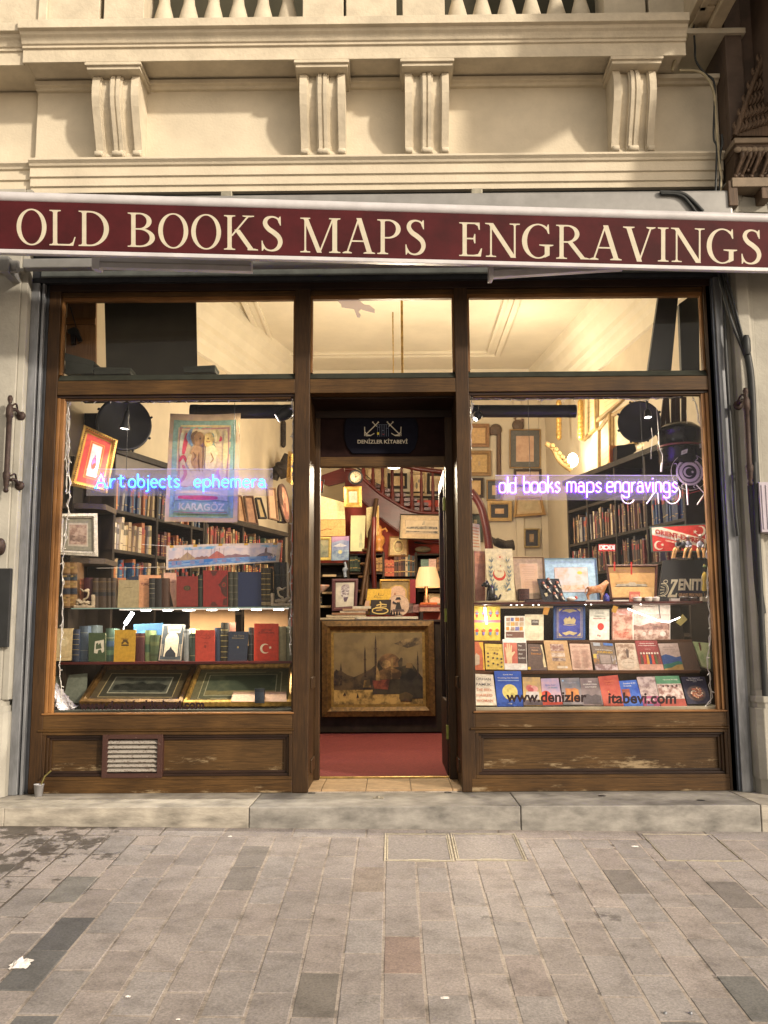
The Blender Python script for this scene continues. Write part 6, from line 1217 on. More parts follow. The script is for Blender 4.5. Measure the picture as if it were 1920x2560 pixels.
# row 4
Y4, d4 = .125,.105
sh = [('t', tx, .46,.80 - i * .175,.085, col, 'f',.78) for i, (tx, col) in enumerate((('ORHAN',(96,92,92)),('PAMUK',(96,92,92)),('THE RED-',(206,130,100)),('HAIRED',(206,130,100)),('WOMAN',(206,130,100))))]
rb('white novel with its title in spaced grey and orange capitals', q3,(30,626),(264,636),(312,1022),(44,1020), Y4, d4,(228,216,194), sh)
rb('bright blue cover with a pale yellow moon', q3,(278,590),(614,592),(646,1032),(320,1036), Y4 - .006, d4 + .01,(52,88,176),[('e',.53,.40,.29,.22,(222,206,120),32),('e',.45,.44,.05,.04,(196,180,100)),('e',.62,.34,.07,.05,(200,186,104)),('t','Scott B. Noel',.5,.88,.03, WHT, 'f',.36),('t','Wondering After Nasreddin',.5,.785,.03, WHT, 'f',.80),('r',.10,.71,.90,.735,(150,170,210)),('t','TIS',.5,.05,.03, WHT, 'f',.16)])
rb('yellow to grey cover with a pink flower', q3,(634,668),(856,670),(892,1022),(650,1022), Y4, d4, mott((150,130,110),(216,180,110),4),[('e',.36,.62,.20,.11,(206,116,110),14),('e',.60,.58,.22,.12,(224,160,150),14),('e',.42,.54,.16,.10,(190,90,90),12),('r',.15,.2,.85,.48,(216,206,200)),('r',0,0,1,.18,(104,92,96))])
rb('lilac blue cover with a red blot low down', q3,(865,686),(1086,680),(1142,1012),(890,1022), Y4, d4, mott((150,150,190),(206,170,180),4),[('e',.20,.30,.30,.24,(216,84,60),24),('t','Şiirler',.5,.72,.05,(96,110,170),'f',.6),('t','of Rumi',.6,.62,.05,(84,140,160),'f',.5),('r',0,0,1,.10,(206,80,60))])
rb('teal grey cover with an orange window picture', q3,(1108,682),(1346,676),(1402,1012),(1148,1014), Y4, d4, mott((104,110,120),(150,140,140),6),[('p',[(.18,.12),(.86,.12),(.86,.55),(.70,.62),(.5,.60),(.2,.62)], mott((220,150,80),(180,110,70),10)),('e',.12,.90,.05,.035,(150,190,220)),('t','The Imperial Gate',.5,.80,.03,(190,190,200),'f',.6)])
rb('grey misty city cover with white lettering', q3,(1354,682),(1590,676),(1652,1022),(1396,1022), Y4, d4, mott((110,96,96),(146,130,128),6),[('t','THE',.5,.84,.05, WHT, 'f',.2),('t','INTERNATIONAL',.5,.74,.05, WHT, 'f',.74),('t','HISTORY',.52,.64,.05, WHT, 'f',.6),('p',[(.05,.05),(.95,.05),(.95,.34),(.7,.40),(.5,.34),(.3,.42),(.05,.36)],(96,86,88))])
rb('brick red cover with a round yellow emblem', q4,(74,662),(322,640),(400,1026),(150,1026), Y4, d4, mott((176,70,56),(206,104,84),5),[('e',.40,.46,.19,.13,(216,170,70),26),('e',.40,.46,.14,.095,(170,72,56),26),('e',.40,.46,.05,.035,(216,170,70),12),('t','Osmanlı',.5,.80,.045,(226,130,90),'f',.5),('t','Tarihi',.5,.71,.045,(226,130,90),'f',.4)])
rb('cobalt blue cover with an orange patch', q4,(338,716),(576,700),(642,1026),(400,1032), Y4, d4, mott((44,80,176),(80,120,206),8),[('t','İstanbul & Bir',.52,.86,.05, WHT, 'f',.66),('t','Kent',.4,.76,.05, WHT, 'f',.4),('r',.05,.36,.46,.66, mott((206,110,70),(150,80,60),12))])
rb('grey photo cover with a pink lower band', q4,(560,666),(785,660),(862,1032),(650,1032), Y4, d4, mott((150,126,124),(206,186,180),22),[('r',0,0,1,.34,(176,90,126)),('t','PERA',.5,.18,.07, WHT, 'f',.5),('r',.2,.02,.6,.06,(130,160,206))])
rb('green topped cover over a white figure drawing', q4,(790,656),(1090,650),(1192,1032),(870,1034), Y4, d4,(222,204,192),[('r',0,.74,1,1,(96,150,112)),('t','Haremin Mutfağı',.6,.86,.03, WHT, 'f',.6),('r',.02,.26,.98,.72, mott((150,110,100),(226,206,196),30)),('r',0,0,1,.24,(176,84,70))] + [('e', u, .66,.045,.035,(90,64,60),10) for u in (.25,.45,.62,.80)])
rb('dark navy cookery cover with a plate of food', q4,(1114,666),(1416,660),(1502,1000),(1200,1006), Y4, d4,(44,42,62),[('e',.48,.38,.40,.30,(70,62,70),32),('e',.48,.38,.36,.27,(104,84,80),32)] + [('e',.48 + .24 * math.cos(i * 2.4) * math.sqrt(i / 40),.37 + .19 * math.sin(i * 2.4) * math.sqrt(i / 40),.035,.028,[(226,176,140),(206,130,100),(236,206,180),(190,110,84)][i % 4],8) for i in range(40)] + [('t','The Cuisine Of',.5,.89,.035, WHT, 'f',.48),('t','The Ottoman Empire',.5,.82,.035, WHT, 'f',.68),('r',.42,.765,.58,.772, WHT)])
# --- upper shelf: papers, frames and figurines
GP = None
picture_ = sheet
sheet('paper_card','cream printed card at the doorpost end, above the pink plank','card', qset(R5,(42,1046),(106,1050),(98,884),(44,872)),.46,(222,206,170), lines(.1,.9,.1,.9,7,.05,(206,150,110),.3,4), t=.004)
book('tall pink brown old book standing beside the crescent card', qset(q1,(45,712),(168,712),(166,92),(30,90)),.40, mott((176,116,100),(206,150,130),14),[('r',.05,.75,.95,.96,(216,150,120))] + lines(.2,.8,.80,.92,3,.012,(176,110,90),.3,8), t=.03)
qv = qset(q1,(205,714),(545,712),(506,60),(160,58)); OL = (110,130,136)
sh = [('c',.47,.50,.235,(214,66,44),90),('e',.53,.83,.115,.055,(236,190,150),22),('e',.53,.83,.10,.048,(238,216,170),22),('s',.53,.835,.055,(206,60,48),90),('s',.53,.665,.035,(214,84,60),90),('t','T.C.',.5,.55,.03,(220,120,90),'f',.2)]
for f in (1,-1):
    st_ = [(.5 - f * .13,.20),(.5 - f * .26,.28),(.5 - f * .33,.44),(.5 - f * .33,.60),(.5 - f * .26,.84)]; sp_ = spline(st_, 4); sh.append(('l', sp_, .012, OL))
    for i in range(2, len(sp_) - 1,2):
        x_, y_ = sp_[i]
        for g_ in (1,-1): sh.append(('p',[(x_, y_),(x_ + g_ * .05, y_ + .022),(x_ + g_ * .085, y_ + .075),(x_ + g_ * .03, y_ + .05)], OL))
sh += [('l',[(.44,.26),(.56,.20),(.62,.26),(.56,.29),(.46,.19),(.40,.25)],.008,(150,170,150)),('p',[(.22,.18),(.38,.19),(.36,.23),(.24,.22)],(84,116,130)),('p',[(.72,.18),(.86,.19),(.84,.23),(.74,.22)],(84,116,130))]
sheet('emblem_card','tall cream card with a red crescent between olive branches','card', qv, [.30,.30,.37,.37],(238,222,176), sh, t=.006)
picture('framed beige document in a taupe mount', qset(q1,(560,704),(925,690),(902,166),(498,166)),[.33,.33,.40,.40],.004,(176,140,110),[(.042,(186,160,132)),(.004,(216,190,160))], lines(.12,.9,.58,.94,6,.010,(190,150,120),.3,3) + [('l',[(.1,.12),(.85,.12),(.85,.52),(.1,.52),(.1,.12)],.008,(190,150,124))] + lines(.15,.8,.15,.48,6,.010,(196,156,130),.3,6), mott((216,176,140),(226,190,158),8),.012)
picture('pale map in a wide light blue mount', qset(q1,(942,722),(1602,716),(1560,178),(905,182)),[.32,.32,.40,.40],.003,(150,190,214),[(.066,(170,202,222)),(.002,(120,120,120))],[('e',.76,.78,.08,.07,(226,206,90),16),('p',[(.1,.1),(.4,.06),(.9,.12),(.85,.3),(.5,.26),(.2,.3)], mott((206,160,120),(222,200,180),20))], mott((206,176,150),(216,206,206),9),.012)
picture('warship photograph in a dark brown frame on tan paper', qset(q2,(238,694),(808,692),(826,262),(176,264)),[.34,.34,.41,.41],.014,(96,56,42),[(.002,(60,40,30))],[('p',[(.10,.36),(.84,.355),(.80,.42),(.58,.43),(.55,.47),(.44,.48),(.40,.44),(.16,.43)],(150,138,116)),('r',.12,.425,.84,.44,(110,98,80)),('r',.42,.44,.56,.50,(130,116,96)),('l',[(.46,.48),(.46,.56)],.006,(110,96,76)),('r',.08,.345,.86,.357,(90,78,60)),('r',0,0,1,.34,(206,166,104)),('e',.46,.47,.36,.06,(176,140,84),24),('p',[(.10,.37),(.84,.365),(.80,.43),(.58,.44),(.55,.49),(.44,.50),(.40,.45),(.16,.44)],(164,152,130)),('r',.34,.385,.42,.40,(90,80,66)),('r',.60,.385,.70,.40,(90,80,66))], mat('tan_photo_card', lin((196,152,92),.85),.7, var=.12, scale=30),.02)
w = MB(); a = at(*q2(285,225),.33)
for px, y1 in ((285,340),(497,385)): w.plate([at(*q2(px - 12, y1),.325), at(*q2(px + 10, y1),.325), at(*q2(px + 8,225),.325), at(*q2(px - 12,225),.325)],(0,1,0),.002, C(226,60,44))
single('ribbon','two red ribbon strips holding the warship frame','ribbon', w, a)
# relief plaque
qd = Q(qset(q1,(890,728),(1176,728),(1092,434),(818,434)),[.27,.27,.33,.33]); pl_ = T('relief_plaque','black plaque with little raised bearded men in white scarves','plaque', qd.base); w = MB(); qd.slab(w, mat('black_plaque',(.018,.018,.024),.4, var=.4, scale=18),-.012,0); pl_.part('board', w, bevel=.002)
w = MB(); HB = C(196,130,110); SCF = C(232,220,200); BDY = mat('black_relief_coat',(.03,.03,.04),.45, var=.4, scale=30)
for u, v in ((.22,.78),(.50,.95),(.86,.80),(.36,.60),(.70,.62),(.60,.34),(.88,.28)):
    w.ell(qd.P(u, v, .006),(.011,.009,.011), HB, 8,5); w.ell(qd.P(u, v + .05,.005),(.012,.008,.006), C(110,48,44),8,4); w.ell(qd.P(u + .01, v - .16,.003),(.022,.010,.026), BDY, 8,5)
    w.plate([qd.P(u - .02, v - .09,.014), qd.P(u + .05, v - .09,.014), qd.P(u + .10, v - .24,.014), qd.P(u + .04, v - .22,.014)], tuple(qd.n),.003, SCF)
w.plate([qd.P(.14,.34,.006), qd.P(.28,.37,.006), qd.P(.28,.24,.006), qd.P(.18,.20,.006)], tuple(qd.n),.004, C(206,190,150)); pl_.part('relief', w)
# small figurines and objects along the front
def on(px, k, y, Y): return at(*k(px, y), Y)
c = on(240, q1,712,.27); w = MB(); BKC = mat('black_glazed_cat',(.014,.014,.015),.25, var=.4, scale=20, coat=.3)
def rel(p, dx, dz, dy=0): return p + Vector((dx, dy, dz))
w.ell(rel(c, .0,.058),(.032,.026,.062), BKC); w.ell(rel(c, .024,.022),(.026,.026,.024), BKC); w.ell(rel(c, -.034,.118),(.026,.021,.021), BKC); w.ell(rel(c, -.058,.112),(.012,.012,.010), BKC, 8,5)
w.lathe([(.009,0),(0,.022)], rel(c, -.030,.132,-.010), BKC, 6); w.lathe([(.009,0),(0,.022)], rel(c, -.020,.130,.012), BKC, 6)
w.tube([rel(c, -.020,.07,-.012), rel(c, -.030,.0,-.014)],[.010,.008], BKC); w.tube([rel(c, -.012,.06,.012), rel(c, -.016,.0,.012)],[.010,.008], BKC); w.tube(spline([rel(c, .030,.012), rel(c, .056,.014), rel(c, .072,.045)]),[.008] * 12 + [.004], BKC)
single('cat_figurine','black seated cat figurine before the crescent card','figurine', w, c)
q_ = qrect(590,560,720,716, q1); spine_book('small dark leather album standing upright before the beige document',590,720,562,716,.29,(66,30,28),[(v, v + .03,(104,60,46)) for v in (.2,.5,.8)], q1, depth=.06)
w = MB(); a, b = at(*q1(668,732),.26), at(*q1(905,732),.26); zt = at(*q1(700,690),.26).z; w.box(a.x, b.x, .255,.33, a.z, zt - .006, mat('dark_plum_case',(.04,.018,.020),.35, var=.3, scale=12)); w.box(a.x + .01, a.x + .07,.252,.32, zt - .006, zt, mat('dark_plum_case',(0,0,0))); single('leather_case','flat dark plum case lying at the front of the shelf','case', w, a, bevel=.004)
c = on(1245, q1,722,.28); w = MB(); CHI = mat('white_porcelain',(.72,.66,.60),.2, var=.08, scale=20, coat=.4)
w.lathe([(.0,.0),(.018,0),(.030,.010),(.040,.022),(.036,.022),(.0,.010)], c, CHI, 18); w.ell(rel(c, 0,.022),(.034,.03,.012), CHI, 12,6); w.ell(rel(c, .035,.026,-.01),(.012,.01,.014), C(206,90,70),8,5); single('porcelain_dish','white porcelain dish with a red knob beside the black plaque','dish', w, c)
# horse
hb = at(*q1(1420,726),.27); he = at(*q2(130,726),.27); h0 = (hb + he) / 2; H_ = T('horse_figurine','chestnut and white horse figurine on a white base','figurine', h0)
w = MB(); zb = at(*q1(1500,706),.27).z; w.box(hb.x, he.x, .245,.295, h0.z, zb, CHI); H_.part('base', w, bevel=.004)
HX = lambda x, y, Y=.27: at(*q1(x, y), Y)
CHN = mat('chestnut_glaze', lin((190,122,70),.85),.35, var=.25, scale=24, col2=lin((236,206,170),.85), lo=.3, hi=.52)
me = bpy.data.meshes.new('body'); V = []; E_ = []; RR = []
def joint(p, r, par=None):
    V.append(tuple(Vector(p) - h0)); RR.append(r)
    if par is not None: E_.append((par, len(V) - 1))
    return len(V) - 1
ru = joint(HX(1500,565),.028); br_ = joint(HX(1560,572),.026, ru); ch_ = joint(HX(1625,570),.030, br_); nk = joint(HX(1655,520),.023, ch_); hd_ = joint(HX(1690,468),.016, nk); mz = joint(HX(1712,492),.009, hd_); ear = joint(HX(1688,448),.003, hd_)
tl_ = joint(HX(1455,545),.008, ru); t2 = joint(HX(1430,570),.005, tl_); t3 = joint(HX(1418,625),.003, t2)
for yy_, dx in ((.258,0),(.282,14)):
    a_ = joint(HX(1480 + dx, 605, yy_),.016, ru); b_ = joint(HX(1445 + dx, 640, yy_),.008, a_); c_ = joint(HX(1462 + dx, 704, yy_),.0045, b_)
    a_ = joint(HX(1628 + dx, 612, yy_),.013, ch_); b_ = joint(HX(1632 + dx, 652, yy_),.0075, a_); c_ = joint(HX(1622 + dx, 704, yy_),.0045, b_)
me.from_pydata(V, E_, []); me.update(); hbod = bpy.data.objects.new('body', me); COL.objects.link(hbod); hbod.parent = H_.o; me.materials.append(CHN)
sk = hbod.modifiers.new('skin','SKIN'); sk.use_smooth_shade = True
for sv, r in zip(me.skin_vertices[0].data, RR): sv.radius = (r, r)
me.skin_vertices[0].data[0].use_root = True
hbod.modifiers.new('soft','SUBSURF').levels = 1; hbod.modifiers['soft'].render_levels = 1
c = at(*q2(182,722),.26); w = MB(); w.lathe([(.0,0),(.020,0),(.023,.004),(.023,.036),(.016,.046),(.010,.050),(.010,.056),(0,.058)], c, mat('cobalt_blue_glass',(.03,.035,.30),.12, var=.2, scale=20, coat=.5),18); single('blue_bottle','small cobalt blue bottle beside the horse figurine','bottle', w, c)
sheet('small_print','small reddish print standing before the warship photograph','print', qset(q2,(470,722),(602,722),(606,598),(468,598)),[.275,.275,.295,.295],(190,96,76),[('r',.12,.2,.88,.7,(214,150,120)),('l',[(.2,.45),(.5,.6),(.8,.5)],.03,(170,84,66))], t=.004)
for x0, x1, y0, lb in ((515,628,672,'white ribbed dish nearest the small red print'),(662,765,668,'white dish between two others before the warship photograph'),(768,852,672,'white dish nearest the stopwatch emblem')):
    a, b = at(*q2(x0,724),.26), at(*q2(x1,724),.26); r_ = (b.x - a.x) / 2; c = (a + b) / 2; w = MB(); w.lathe([(0,0),(r_ * .75,0),(r_ * .95,.012),(r_ * .9,.020),(r_, .024),(r_, .030),(r_ * .8,.034),(0,.034)], c, CHI, 18); single('porcelain_dish', lb, 'dish', w, c, 'white dishes')
w = MB(); a, b = at(*q2(988,722),.26), at(*q2(1102,722),.26); w.box(a.x, b.x, .25,.30, a.z, at(*q2(1000,686),.26).z, CHI); single('white_box','low white box under the watch sign','box', w, a, bevel=.002)
for x0, x1, y0, lb in ((1105,1212,660,'round grey tin under the watch sign beside the white box'),(1214,1320,668,'lower round grey tin beside the african figurine')):
    a, b = at(*q2(x0,722),.28), at(*q2(x1,722),.28); c = (a + b) / 2; r_ = (b.x - a.x) / 2; h_ = at(*q2(x0, y0),.28).z - a.z; w = MB(); w.lathe([(0,0),(r_, 0),(r_, h_ * .6),(r_ * 1.03, h_ * .62),(r_ * 1.03, h_),(0, h_)], c, mat('dull_grey_tin',(.13,.12,.11),.4, metal=.5, var=.3, scale=20),20); single('tin', lb, 'tin', w, c, 'grey tins')
w = MB(); a, b = at(*q2(270,722),.255), at(*q2(462,722),.255); w.box(a.x, b.x, .25,.275, a.z, a.z + .010, CHI); single('card_holder','long low white card holder under the warship photograph','holder', w, a, bevel=.002)
# watch sign
qz = Q(qset(q2,(820,716),(1478,722),(1478,200),(890,206)),.42); w = MB(); qz.slab(w, mat('black_enamel',(.016,.017,.022),.3, var=.3, scale=6),-.012,0)
Zc = (255,244,206)
def zz(x, y): return ((x - 820) / 658 , (720 - y) / 516)
def zr(x0, y0, x1, y1, m=Zc): a, b = zz(x0, y1), zz(x1, y0); return ('r', a[0], a[1], b[0], b[1], m)
sh = [('p',[zz(*p) for p in ((968,446),(1056,446),(1056,470),(985,640),(1040,640),(1048,618),(1062,618),(1060,672),(944,672),(944,652),(1016,476),(990,476),(982,500),(968,500))], Zc)]
def tz(tx, x0, x1, yb, yt, m): a, b = zz(x0, yb), zz(x1, yt); return ('t', tx, (a[0] + b[0]) / 2, a[1],(b[1] - a[1]), m, 'f', b[0] - a[0],.045)
sh += [tz('ENITH',1070,1452,576,444, Zc), zr(1076,592,1384,614,(44,40,70)), tz('GRAND PRIX PARIS 1900',1080,1462,660,622,(226,180,130))]
sh += [('l',[zz(865 + 76 * math.cos(R(a)) , 578 + 80 * math.sin(R(a))) for a in range(-110,101,10)],.018, Zc),('l',[zz(865 + 58 * math.cos(R(a)),578 + 62 * math.sin(R(a))) for a in range(-100,91,10)],.007, Zc),('l',[zz(895 + 26 * math.cos(R(a)),474 + 20 * math.sin(R(a))) for a in range(0,361,20)],.016, Zc), zr(884,490,908,506)]
sh += [('l',[zz(x0, y0), zz(x1, y1)],.014, Zc) for x0, y0, x1, y1 in ((838,536,890,556),(834,580,892,580),(842,626,890,606))] + [('l',[zz(800,662), zz(860,650), zz(920,664)],.010, Zc)]
art(w, qz, sh); single('watch_sign','black enamel sign reading ZENITH with a stopwatch emblem in cream','sign', w, qz.base)
c = at(*q2(1412,722),.30); w = MB(); a_ = lambda x, y, d=0: at(*q2(x, y),.30 + d)
AF, AY_, AW = mat('dark_carved_wood',(.03,.024,.018),.45, var=.4, scale=30), C(190,160,60), C(210,196,170)
zt = a_(1400,664).z; w.box(a_(1370,700).x, a_(1468,700).x, .275,.325, c.z, zt, AW)
for x in (1398,1432): w.tube([a_(x, 664), a_(x + 2,610), a_(x + 4,570)],[.007,.006,.008], AF)
w.tube([a_(1412,590), a_(1414,500), a_(1412,430), a_(1414,380), a_(1414,350)],[.017,.015,.019,.016,.007], AY_, 8); w.tube([a_(1388,395), a_(1380,450), a_(1398,500)],[.006,.005,.005], AW); w.tube([a_(1438,395), a_(1450,450), a_(1440,510)],[.006,.005,.005], AW)
w.ell(a_(1416,325),(.011,.011,.015), AF, 10,6); w.ell(a_(1416,285),(.017,.012,.010), C(90,110,60),10,5); w.ell(a_(1408,268),(.007,.006,.007), C(170,150,60),8,5)
single('carved_figurine','standing dark carved figurine in yellow robe before the watch sign','figurine', w, c)
# express sign and three seated figurines
qo = Q(qset(q8,(748,908),(1440,900),(1432,546),(728,586)),.50); w = MB(); qo.slab(w, mat('dark_green_sign_rim', lin((70,92,74),.8),.5, var=.2),-.008,0)
RS = (206,58,46); CRM = (240,222,184)
art(w, qo, [('r',.03,.04,.985,.955, RS),('p',[(.03,.90),(.03,.72),(.985,.20),(.985,.42),(.20,.955),(.06,.955)][:0] or [(.03,.955),(.03,.68),(.985,.13),(.985,.44),(.20,.955)], CRM),('c',.14,.26,.085, CRM, 10),('s',.205,.28,.035, CRM, 100),('c',.90,.74,.09, CRM, 160),('s',.80,.72,.042, CRM, 80)])
ta = MB(); 
def slant(tx, u0, v0, u1, v1, h, m):    # lettering along a slanting baseline
    vs2, fs, tw, th = textmesh(tx, .045); o = []
    for x, y in vs2: f = x / tw; o.append(qo.P(u0 + (u1 - u0) * f, v0 + (v1 - v0) * f + y / .7 * h, .0045))
    w.add(o, fs, M_(m))
slant('ORIENT-EXPRESS',.085,.72,.96,.255,.17,(170,50,44)); slant('CONSTANTINOPLE',.26,.42,.74,.155,.05, CRM)
single('express_sign','red and cream sign lettered ORIENT-EXPRESS with crescents in a green rim','sign', w, qo.base)
LG = T('display_ledge','dark ledge under the three seated figurines','ledge', at(*q8(1180,1020),.46)); w = MB(); a, b = at(*q8(1010,905),.44), at(*q8(1450,905),.44); w.box(a.x, 2.25,.43,.49, a.z - .035, a.z - .004, BLACKWOOD); LG.part('board', w, bevel=.003); w = MB(); w.box(b.x - .02,2.25,.43,.49, zC, a.z - .035, BLACKWOOD); LG.part('post', w)
TRS, SHR, SK_ = C(206,156,96), C(150,150,160), C(176,140,116); BKJ = mat('black_figurine_coat',(.02,.02,.022),.5, var=.3)
for nm, cx_, top, foot, pose, coat in ((0,1090,745,1000,-1, BKJ),(1,1215,705,992,0, SHR),(2,1365,695,988,1, SHR)):
    P8 = lambda x, y, d=0: at(*q8(cx_ + x, y),.42 + d)
    w = MB(); hip = 885
    if pose == -1: legs = (((-10,880),(-50,870),(-78,985)),((0,885),(-30,880),(-62,985)))
    elif pose == 0: legs = (((-20,870),(-40,880),(-60,980)),((20,870),(25,880),(5,980)))
    else: legs = (((-20,865),(-34,878),(-20,975)),((20,865),(36,878),(44,975)))
    for a3 in legs:
        w.tube(spline([P8(*a3[0],.02), P8(*a3[1],-.03), P8(*a3[2],-.035)],5),[.013,.013,.0125,.012,.012,.0115,.011,.010,.010,.0105,.011], TRS, 8); e = P8(*a3[2],-.045); w.ell((e.x - .002, e.y - .006, e.z - .006),(.010,.017,.007), BKJ, 8,5)
    bt = [P8(0,870,.02), P8(-3,830,.015), P8(-6,790,.01), P8(-6,765,.005)]; w.tube(bt, [.020,.022,.020,.010], coat, 10); w.ell(bt[0],(.022,.020,.014), coat, 10,5)
    hd = P8(-8 if pose < 1 else -5, top + 25,0); w.ell(hd, (.0125,.0135,.016), SK_, 12,8); w.ell((hd.x, hd.y - .013, hd.z - .002),(.003,.004,.004), SK_, 6,4); w.lathe([(.016,0),(.017,.003),(.013,.005),(.013,.013),(.006,.018),(0,.018)],(hd.x, hd.y, hd.z + .006),[C(96,88,84), C(150,140,130), C(150,140,130)][nm],12)
    for s_ in (-1,1): w.tube(spline([P8(s_ * 26 - 4,788,.01), P8(s_ * 34 - 4,825,-.005), P8(s_ * (8 if pose != 1 else 26) - 6,845,-.035)],4),[.008] * 4 + [.0075] * 4 + [.006], coat if pose else SHR, 7); e = P8(s_ * (8 if pose != 1 else 26) - 6,846,-.038); w.ell(e, (.006,.007,.005), SK_, 7,4)
    if pose == -1: w.ell(P8(60,815,0),(.024,.02,.03), BKJ, 10,6)
    single('seated_figurine',['seated figurine in black coat turned aside, nearest the express lettering','middle seated figurine with hat and folded arms before the express sign','seated figurine with hat at the sash end before the express sign'][nm],'figurine', w, P8(0,905),'seated figurines')
# mirrored signs facing into the shop
qm = Q(qset(q8,(82,895),(292,895),(292,808),(82,808)),.50); w = MB(); qm.slab(w, C(206,50,40),-.004,0); art(w, qm, []); vs2, fs, tw, th = textmesh("KICK!", .06); w.add([qm.P(.97 - .94 * x / tw, .26 + .62 * y / .73,.001) for x, y in vs2],[f[::-1] for f in fs], C(246,240,230)); single('price_sticker','small red sticker with mirrored white letters','sticker', w, qm.base)
NT = T('tube_sign','unlit pale tube letters facing into the shop below the purple neon','neon sign', at(*q8(900,300),.40)); w = MB(); TW = mat('unlit_white_tube',(.78,.72,.66),.3, var=.05); PT = lambda *p: [at(*q8(x, y),.40) for x, y in p]
arcp = lambda cx_, cy_, rx, ry, a0, a1: PT(*[(cx_ + rx * math.cos(R(a0 + (a1 - a0) * i / 12)), cy_ + ry * math.sin(R(a0 + (a1 - a0) * i / 12))) for i in range(13)])
for pts in (arcp(455,210,85,88,200,30), PT((685,300),(785,160)), PT((838,298),(825,160)), arcp(1010,180,100,122,-50,150), PT((1205,312),(1185,50)), PT((1310,60),(1415,170),(1320,310))): w.tube(pts, .0052, TW, 7)
NT.part('glass_tube', w); w = MB()
for pts in (PT((1120,130),(1080,250),(1100,310)), PT((1215,300),(1225,100)), PT((1335,310),(1430,190)), PT((1120,150),(1210,170),(1400,120))): w.tube([p + Vector((0,.02,0)) for p in pts],.0025, C(150,40,40),5)
NT.part('wire', w)
# emblem disc on clear acrylic
ce = at(*q7(1225,905),.47); re_ = (at(*q7(1460,905),.47) - ce).length; EM = T('emblem_disc','clear disc with a pale ringed crescent and star emblem','emblem', ce); qe = Q.__new__(Q); qe.p = [ce + Vector((-re_, 0,-re_)), ce + Vector((re_, 0,-re_)), ce + Vector((re_, 0, re_)), ce + Vector((-re_, 0, re_))]; qe.fin()
w = MB(); n = 40; w.plate([qe.P(.5 + .5 * math.cos(2 * math.pi * i / n),.5 + .5 * math.sin(2 * math.pi * i / n)) for i in range(n)],(0,1,0),.004, glass('clear_disc',(.9,.9,.9),.5)); EM.part('disc', w)
EW = mat('frosted_white_print',(.62,.54,.52),.6, var=.1); w = MB()
def rg(r0, r1, lay_, m=EW, k=48): w.add([qe.P(.5 + r0 * math.cos(2 * math.pi * i / k),.5 + r0 * math.sin(2 * math.pi * i / k), lay_) for i in range(k)] + [qe.P(.5 + r1 * math.cos(2 * math.pi * i / k),.5 + r1 * math.sin(2 * math.pi * i / k), lay_) for i in range(k)],[(i, (i + 1) % k, (i + 1) % k + k, i + k) for i in range(k)], m)
rg(.488,.50,.001); rg(.31,.365,.001); rg(.19,.272,.001)
for i in range(36): a = 2 * math.pi * i / 36; b = a + .09; w.poly([qe.P(.5 + .275 * math.cos(a),.5 + .275 * math.sin(a),.001), qe.P(.5 + .305 * math.cos(b),.5 + .305 * math.sin(b),.001), qe.P(.5 + .305 * math.cos(b + .05),.5 + .305 * math.sin(b + .05),.001), qe.P(.5 + .275 * math.cos(a + .05),.5 + .275 * math.sin(a + .05),.001)], EW)
art(w, qe, [('e',.5,.5,.185,.185,(44,40,42),36),('c',.47,.5,.135, EW, 0),('s',.58,.5,.05, EW, 100)] + [('c',.5 + .42 * math.cos(a * math.pi / 4 + .3),.5 + .42 * math.sin(a * math.pi / 4 + .3),.045, EW, 120 + a * 40) for a in range(8)],.001); EM.part('emblem', w)
w = MB(); w.tube([qe.P(.5,1),(ce.x, ce.y, 2.9)],.0015, WIRE, 4); EM.part('wire', w)
# tags
for k, pts, Y, col, lb in ((q1,((888,885),(950,892),(980,800),(905,796)),.22,(224,160,70),'orange paper tag hanging from the shelf above the cream book'),(q2,((1055,985),(1115,1030),(1200,950),(1140,880)),.23,(206,190,110),'yellow price tag hanging on a thread under the watch sign'),(q2,((245,850),(300,870),(330,790),(270,770)),.23,(226,170,70),'orange tag at the top of the faded pink book'),(q7,((1120,690),(1195,665),(1205,612),(1125,640)),.40,(230,226,220),'white price tag on top of the emblem disc'),(q7,((1352,605),(1402,595),(1400,535),(1352,550)),.35,(230,224,220),'white price tag on the black lantern near the sash'),(q7,((570,620),(655,570),(640,525),(565,580)),.42,(236,214,150),'cream tag below the black drum lamp')):
    sheet('price_tag', lb, 'tag', qset(k, *pts), Y, col, [('t','10',.5,.3,.45,(90,60,50),'f',.4)] if col[2] > 215 else (), t=.0015, group='price tags')
